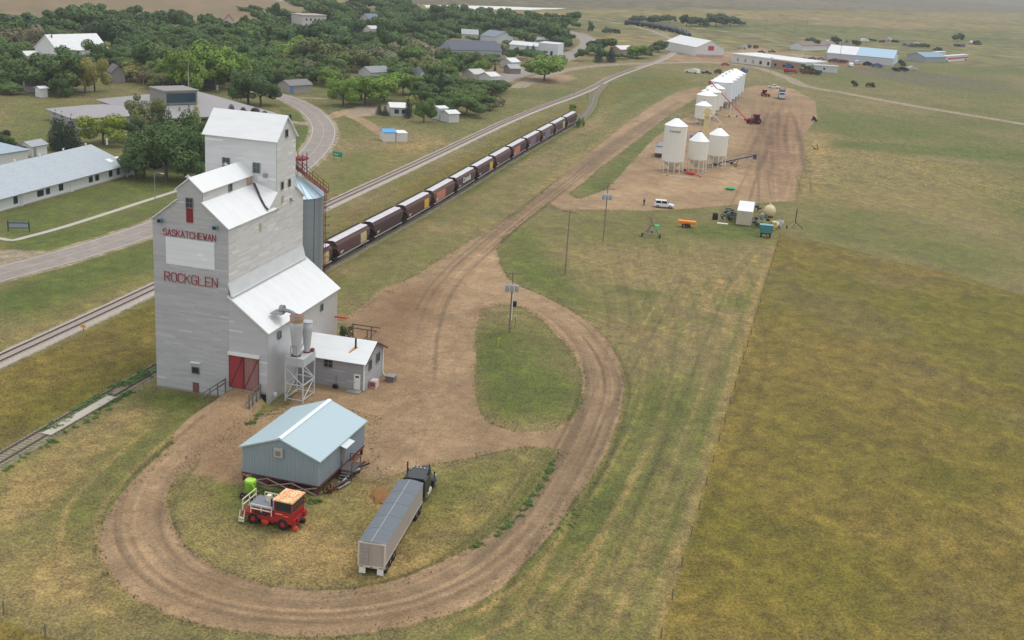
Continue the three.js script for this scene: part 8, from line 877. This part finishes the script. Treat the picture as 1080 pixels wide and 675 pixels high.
  // say which tree it is by its look and by the building it stands nearest to
  const marksOf = scene.children.filter((o) => ['house', 'hall', 'school', 'garage', 'shed', 'mobile home', 'building', 'shop'].includes(o.userData.category) && o.isGroup).map((o) => { const b = new THREE.Box3().setFromObject(o), c = b.getCenter(V(0, 0, 0)); return { x: c.x, z: c.z, name: o.userData.label.split(/ (?:with|beside|among|half|showing|near|behind|between|in|by|on|at|below|under|beyond|next|standing|next|joining|past|amid) /)[0] }; });
  const count = new Map(), named = near.map((o) => { let best = marksOf[0], bd = 1e9; for (const m of marksOf) { const d = Math.hypot(m.x - o.x, m.z - o.z); if (d < bd) { bd = d; best = m; } } const ax = o.x / -o.z - best.x / -best.z, side = (o.x - best.x), rel = Math.abs(side) > Math.abs(o.z - best.z) ? (side > 0 ? 'to the right of the ' : 'to the left of the ') : o.z < best.z ? 'behind the ' : 'in front of the '; const tone = o.kind === 's' ? 'dark pointed spruce' : o.kind === 'p' ? 'bare tan tree' : ({ olive: 'olive', sage: 'greyish', mid: 'fresh green', dark: 'dark green', deep: 'deep green' }[o.m] ?? 'green') + ' tree', size = o.h > 11.5 ? 'tall' : o.h < 9 ? 'small' : 'middling'; const text = size + ' ' + tone + ' ' + rel + best.name; count.set(text, (count.get(text) ?? 0) + 1); return text; });
  const nth = new Map(), words = ['nearest', 'second', 'third', 'fourth', 'fifth', 'sixth', 'seventh', 'eighth', 'ninth', 'tenth', 'eleventh', 'twelfth'];
  near.forEach((o, i) => { const k = nth.get(named[i]) ?? 0; nth.set(named[i], k + 1); tree(o.kind, o.m, [o.x, o.z, o.h, o.w], (count.get(named[i]) > 1 ? (words[k] ?? 'another') + ' ' : '') + named[i], 'trees of the town streets', o.z > -620 ? 1 : 0); });
  if (rest.length) { const g = crownLow[0], im = new THREE.InstancedMesh(g, LM.dark, rest.length), d = new THREE.Object3D(); rest.forEach((o, i) => { d.position.set(o.x, 0, o.z); d.rotation.y = o.x; d.scale.set(o.w, o.h, o.w); d.updateMatrix(); im.setMatrixAt(i, d.matrix); im.setColorAt(i, new THREE.Color().setScalar(0.8 + 0.4 * hash(i, 3))); }); im.name = 'distant_woodland'; im.castShadow = im.receiveShadow = true; mark(im, 'hazy blue green wood on the far rim of town', 'woodland', null, 'stuff'); scene.add(im); }
}
// ---------------------------------------------------------------- standing grass and weeds
{
  const tuft = (() => { const P = [], N = [], r = rng(6); for (let k = 0; k < 5; k++) { const a = r() * 6.283, x = (r() - 0.5) * 0.3, z = (r() - 0.5) * 0.3, l = 0.1 + r() * 0.22, w = 0.03 + r() * 0.03, h = 0.55 + r() * 0.45, c = Math.cos(a), s = Math.sin(a); P.push(x - s * w, 0, z + c * w, x + s * w, 0, z - c * w, x + c * l, h, z + s * l); for (let i = 0; i < 3; i++) N.push(c * 0.3, 0.9, s * 0.3); } const g = new THREE.BufferGeometry(); g.setAttribute('position', new THREE.Float32BufferAttribute(P, 3)); g.setAttribute('normal', new THREE.Float32BufferAttribute(N, 3)); return g; })();
  const inPoly = (p, x, z) => { let c = false; for (let i = 0, j = p.length - 1; i < p.length; j = i++) if ((p[i][1] > z) !== (p[j][1] > z) && x < (p[j][0] - p[i][0]) * (z - p[i][1]) / (p[j][1] - p[i][1]) + p[i][0]) c = !c; return c; };
  const mGrass = mat(new THREE.Color(1, 1, 1), 0.95);
  function grass(name, label, polys, gap, hMin, hMax, pick, seed, zFar = -330) { const r = rng(seed), list = []; for (const pg of polys) { const xs = pg.map((p) => p[0]), zs = pg.map((p) => p[1]), a = Math.min(...xs), b = Math.max(...xs), c = Math.max(zFar, Math.min(...zs)), d = Math.max(...zs); for (let z = c; z < d; z += gap) for (let x = a; x < b; x += gap) { const X = x + (r() - 0.5) * gap * 1.6, Z = z + (r() - 0.5) * gap * 1.6, k = r(), q = r(); if (inPoly(pg, X, Z) && noise(X * 9 + seed, Z * 9) + k * 0.35 > 0.5) list.push([X, Z, q]); } }
    const im = new THREE.InstancedMesh(tuft, mGrass, list.length), d = new THREE.Object3D(), col = new THREE.Color(); list.forEach(([x, z, q], i) => { const s = lerp(hMin, hMax, q); d.position.set(x, 0, z); d.rotation.set(0, q * 60, 0); d.scale.set(s * 1.5, s, s * 1.5); d.updateMatrix(); im.setMatrixAt(i, d.matrix); im.setColorAt(i, pick(col, x, z, q)); }); im.name = numbered(name); im.castShadow = im.receiveShadow = true; mark(im, label, 'grass', null, 'stuff'); scene.add(im); }
  const gold = (c, x, z, q) => { const n = noise(x * 2.1 + 200, z * 2.1), k = noise(x * 5.3, z * 5.3), g = sstep(0.5, 0.72, n); return c.setRGB(lerp(lerp(112, 142, q * 0.5 + k * 0.5), 108, g * 0.7) / 255, lerp(lerp(98, 120, q * 0.5 + k * 0.5), 106, g * 0.7) / 255, lerp(lerp(40, 60, q), 34, g * 0.5) / 255, THREE.SRGBColorSpace); };
  const straw = (c, x, z, q) => c.setRGB(lerp(128, 176, q) / 255, lerp(118, 156, q) / 255, lerp(66, 100, q) / 255, THREE.SRGBColorSpace), green = (c, x, z, q) => c.setRGB(lerp(74, 112, q) / 255, lerp(98, 130, q) / 255, lerp(40, 58, q) / 255, THREE.SRGBColorSpace);
  grass('tall_grass', 'golden brown standing grass filling the field beside the fence', [OUT.field], 0.6, 0.06, 0.16, gold, 3);
  grass('tall_grass', 'golden standing grass between the two railway tracks', [[[-67.86,-137.08],[-62.98,-155.08],[-56.7,-178.9],[-48.3,-151.68],[-54.02,-131.95],[-57.84,-115.47]], [[-41.08,-248.54],[-27.15,-304.84],[-4.21,-392.02],[16.58,-468.29],[21.34,-476.89],[17.66,-430.5],[-3.36,-349.75],[-23.04,-262.2],[-35.69,-216.67]]], 0.55, 0.08, 0.2, gold, 5, -420);
  grass('short_grass', 'patchy short grass around the shed and truck', [OUT.inner, OUT.island], 0.34, 0.06, 0.15, (c, x, z, q) => (noise(x * 5.3, z * 5.3) > 0.5 ? green : straw)(c, x, z, q), 7);
  grass('short_grass', 'mown grass verge around the outside of the loop road', [[[-53.44,-114.72],[-45.8,-138.53],[-35.19,-139.17],[-38.33,-125.39],[-39.86,-107.79],[-38.05,-101.05],[-33.65,-93.67],[-27.55,-88.92],[-20.53,-86.83],[-40.93,-82.32]], [[3.49,-89.71],[8.2,-107.48],[14.88,-133.74],[17.27,-157.6],[15.11,-178.87],[9.46,-193.34],[0.37,-206.21],[-2.76,-226.45],[2.74,-248.89],[20.01,-265.63],[59.06,-265.68],[14.1,-88.79]]], 0.5, 0.05, 0.12, (c, x, z, q) => (noise(x * 5.3, z * 5.3) > 0.6 ? green : straw)(c, x, z, q), 9);
  { // tufts and clods that fray the edges of the dirt
    const r = rng(77), list = []; for (const l of [OUT.loop, OUT.inner, OUT.island]) l.forEach((p, i) => { const q = l[(i + 1) % l.length], d = Math.hypot(q[0] - p[0], q[1] - p[1]); if (p[1] < -330) return; for (let k = 0; k < d * 9; k++) { const t = r(), o = (r() + r() - 1) * 1.3; list.push([lerp(p[0], q[0], t) + o * 0.9 + (r() - 0.5) * 0.6, lerp(p[1], q[1], t) + o * 0.7 + (r() - 0.5) * 0.6, r()]); } });
    const im = new THREE.InstancedMesh(tuft, mGrass, list.length), d = new THREE.Object3D(), col = new THREE.Color(); list.forEach(([x, z, q], i) => { const s = lerp(0.08, 0.26, q * q); d.position.set(x, 0.01, z); d.rotation.set(0, q * 90, 0); d.scale.set(s * 1.7, s, s * 1.7); d.updateMatrix(); im.setMatrixAt(i, d.matrix); im.setColorAt(i, (hash(i, 5) < 0.45 ? straw : green)(col, x, z, hash(i, 8))); }); im.name = 'edge_grass'; im.castShadow = im.receiveShadow = true; mark(im, 'ragged grass tufts along the edges of the dirt road', 'grass', null, 'stuff'); scene.add(im);
    const cg = new THREE.IcosahedronGeometry(1, 0), cl = [], A = [[-32.5,-133.03],[-24.1,-137.62],[-16.16,-140.66],[-9.28,-183.56],[-5.43,-201.6],[3.01,-191.83],[14.33,-165.1],[12.88,-139.41],[6.45,-116.89],[-1.95,-99.53],[-9.95,-91.86],[-19.76,-90.64],[-30.45,-95.78],[-36.72,-104.14],[-37.97,-117.17]], n = 2600; for (let k = 0; k < n; k++) { const i = Math.floor(r() * A.length), p = A[i], q = A[(i + 1) % A.length], t = r(); cl.push([lerp(p[0], q[0], t) + (r() - 0.5) * 9, lerp(p[1], q[1], t) + (r() - 0.5) * 9, 0.02 + r() * r() * 0.09]); }
    const ic = new THREE.InstancedMesh(cg, mat(new THREE.Color(1, 1, 1), 1), cl.length); cl.forEach(([x, z, s], i) => { d.position.set(x, s * 0.3, z); d.rotation.set(i, i * 2, 0); d.scale.set(s, s * 0.7, s); d.updateMatrix(); ic.setMatrixAt(i, d.matrix); const v = 0.75 + 0.5 * hash(i, 4); ic.setColorAt(i, col.setRGB(150 * v / 255, 126 * v / 255, 100 * v / 255, THREE.SRGBColorSpace)); }); ic.name = 'clods'; ic.castShadow = ic.receiveShadow = true; mark(ic, 'loose stones and clods scattered over the dirt yard', 'gravel', null, 'stuff'); scene.add(ic);
  }
  // weeds along the siding and road edges
  const w = leafCloud(31, 110, [{ x: 0, y: 0.4, z: 0, r: 0.42 }, { x: 0.3, y: 0.25, z: 0.2, r: 0.25 }, { x: -0.28, y: 0.2, z: -0.2, r: 0.22 }], 0.08), spots = [], r = rng(17), put = (l, off, n, s) => { for (let k = 0; k < n; k++) { const p = l[Math.floor(r() * l.length)]; spots.push([p[0] + (r() - 0.5) * off, p[1] + (r() - 0.5) * off, s * (0.5 + r())]); } };
  put(smooth([[-54.03,-116.08],[-51.48,-125.39],[-49.51,-132.15],[-46.34,-145.33]], 60), 2.4, 60, 0.5); put(smooth([[-52.51,-125.77],[-52.51,-128.63],[-52.3,-130.44]], 20), 1.8, 40, 0.75); put(smooth([[-52.2,-131.67],[-50.98,-136.28],[-50.05,-139.75]], 30), 1.2, 60, 0.7); put(smooth([[-49.8,-141.15],[-48.46,-144.92],[-47.63,-149.51]], 30), 1.6, 70, 0.8); put(smooth([[-50.13,-133.89],[-49.45,-135.27],[-47.75,-140.85]], 30), 0.9, 50, 0.6); put(smooth([[-2.23,-105.05],[1.4,-111.69],[3.88,-118.37],[6.1,-127.82]], 60), 0.7, 90, 0.42); put(smooth([[-31.04,-132.68],[-30.84,-134.85],[-30.37,-135.87]], 10), 1.2, 10, 0.6); put(smooth([[-27.15,-115.98],[-23.9,-114.15],[-19.64,-112.98]], 10), 1.2, 60, 0.55); put(siding.slice(90, 230), 3, 160, 0.4); put(smooth([[6.35,-111.13],[9.1,-115.91],[9.82,-118.33]], 10), 2.5, 40, 0.3);
  const im = new THREE.InstancedMesh(w, leafMat(84, 116, 52), spots.length), d = new THREE.Object3D(); spots.forEach(([x, z, s], i) => { d.position.set(x, -0.05, z); d.rotation.y = i; d.scale.set(s * 1.3, s * 0.8, s * 1.3); d.updateMatrix(); im.setMatrixAt(i, d.matrix); im.setColorAt(i, new THREE.Color().setScalar(0.75 + 0.5 * hash(i, 9))); }); im.name = 'weeds'; im.castShadow = im.receiveShadow = true; mark(im, 'low green weeds along the siding and road edges', 'weeds', null, 'stuff'); scene.add(im);
}

renderer.render(scene, camera);
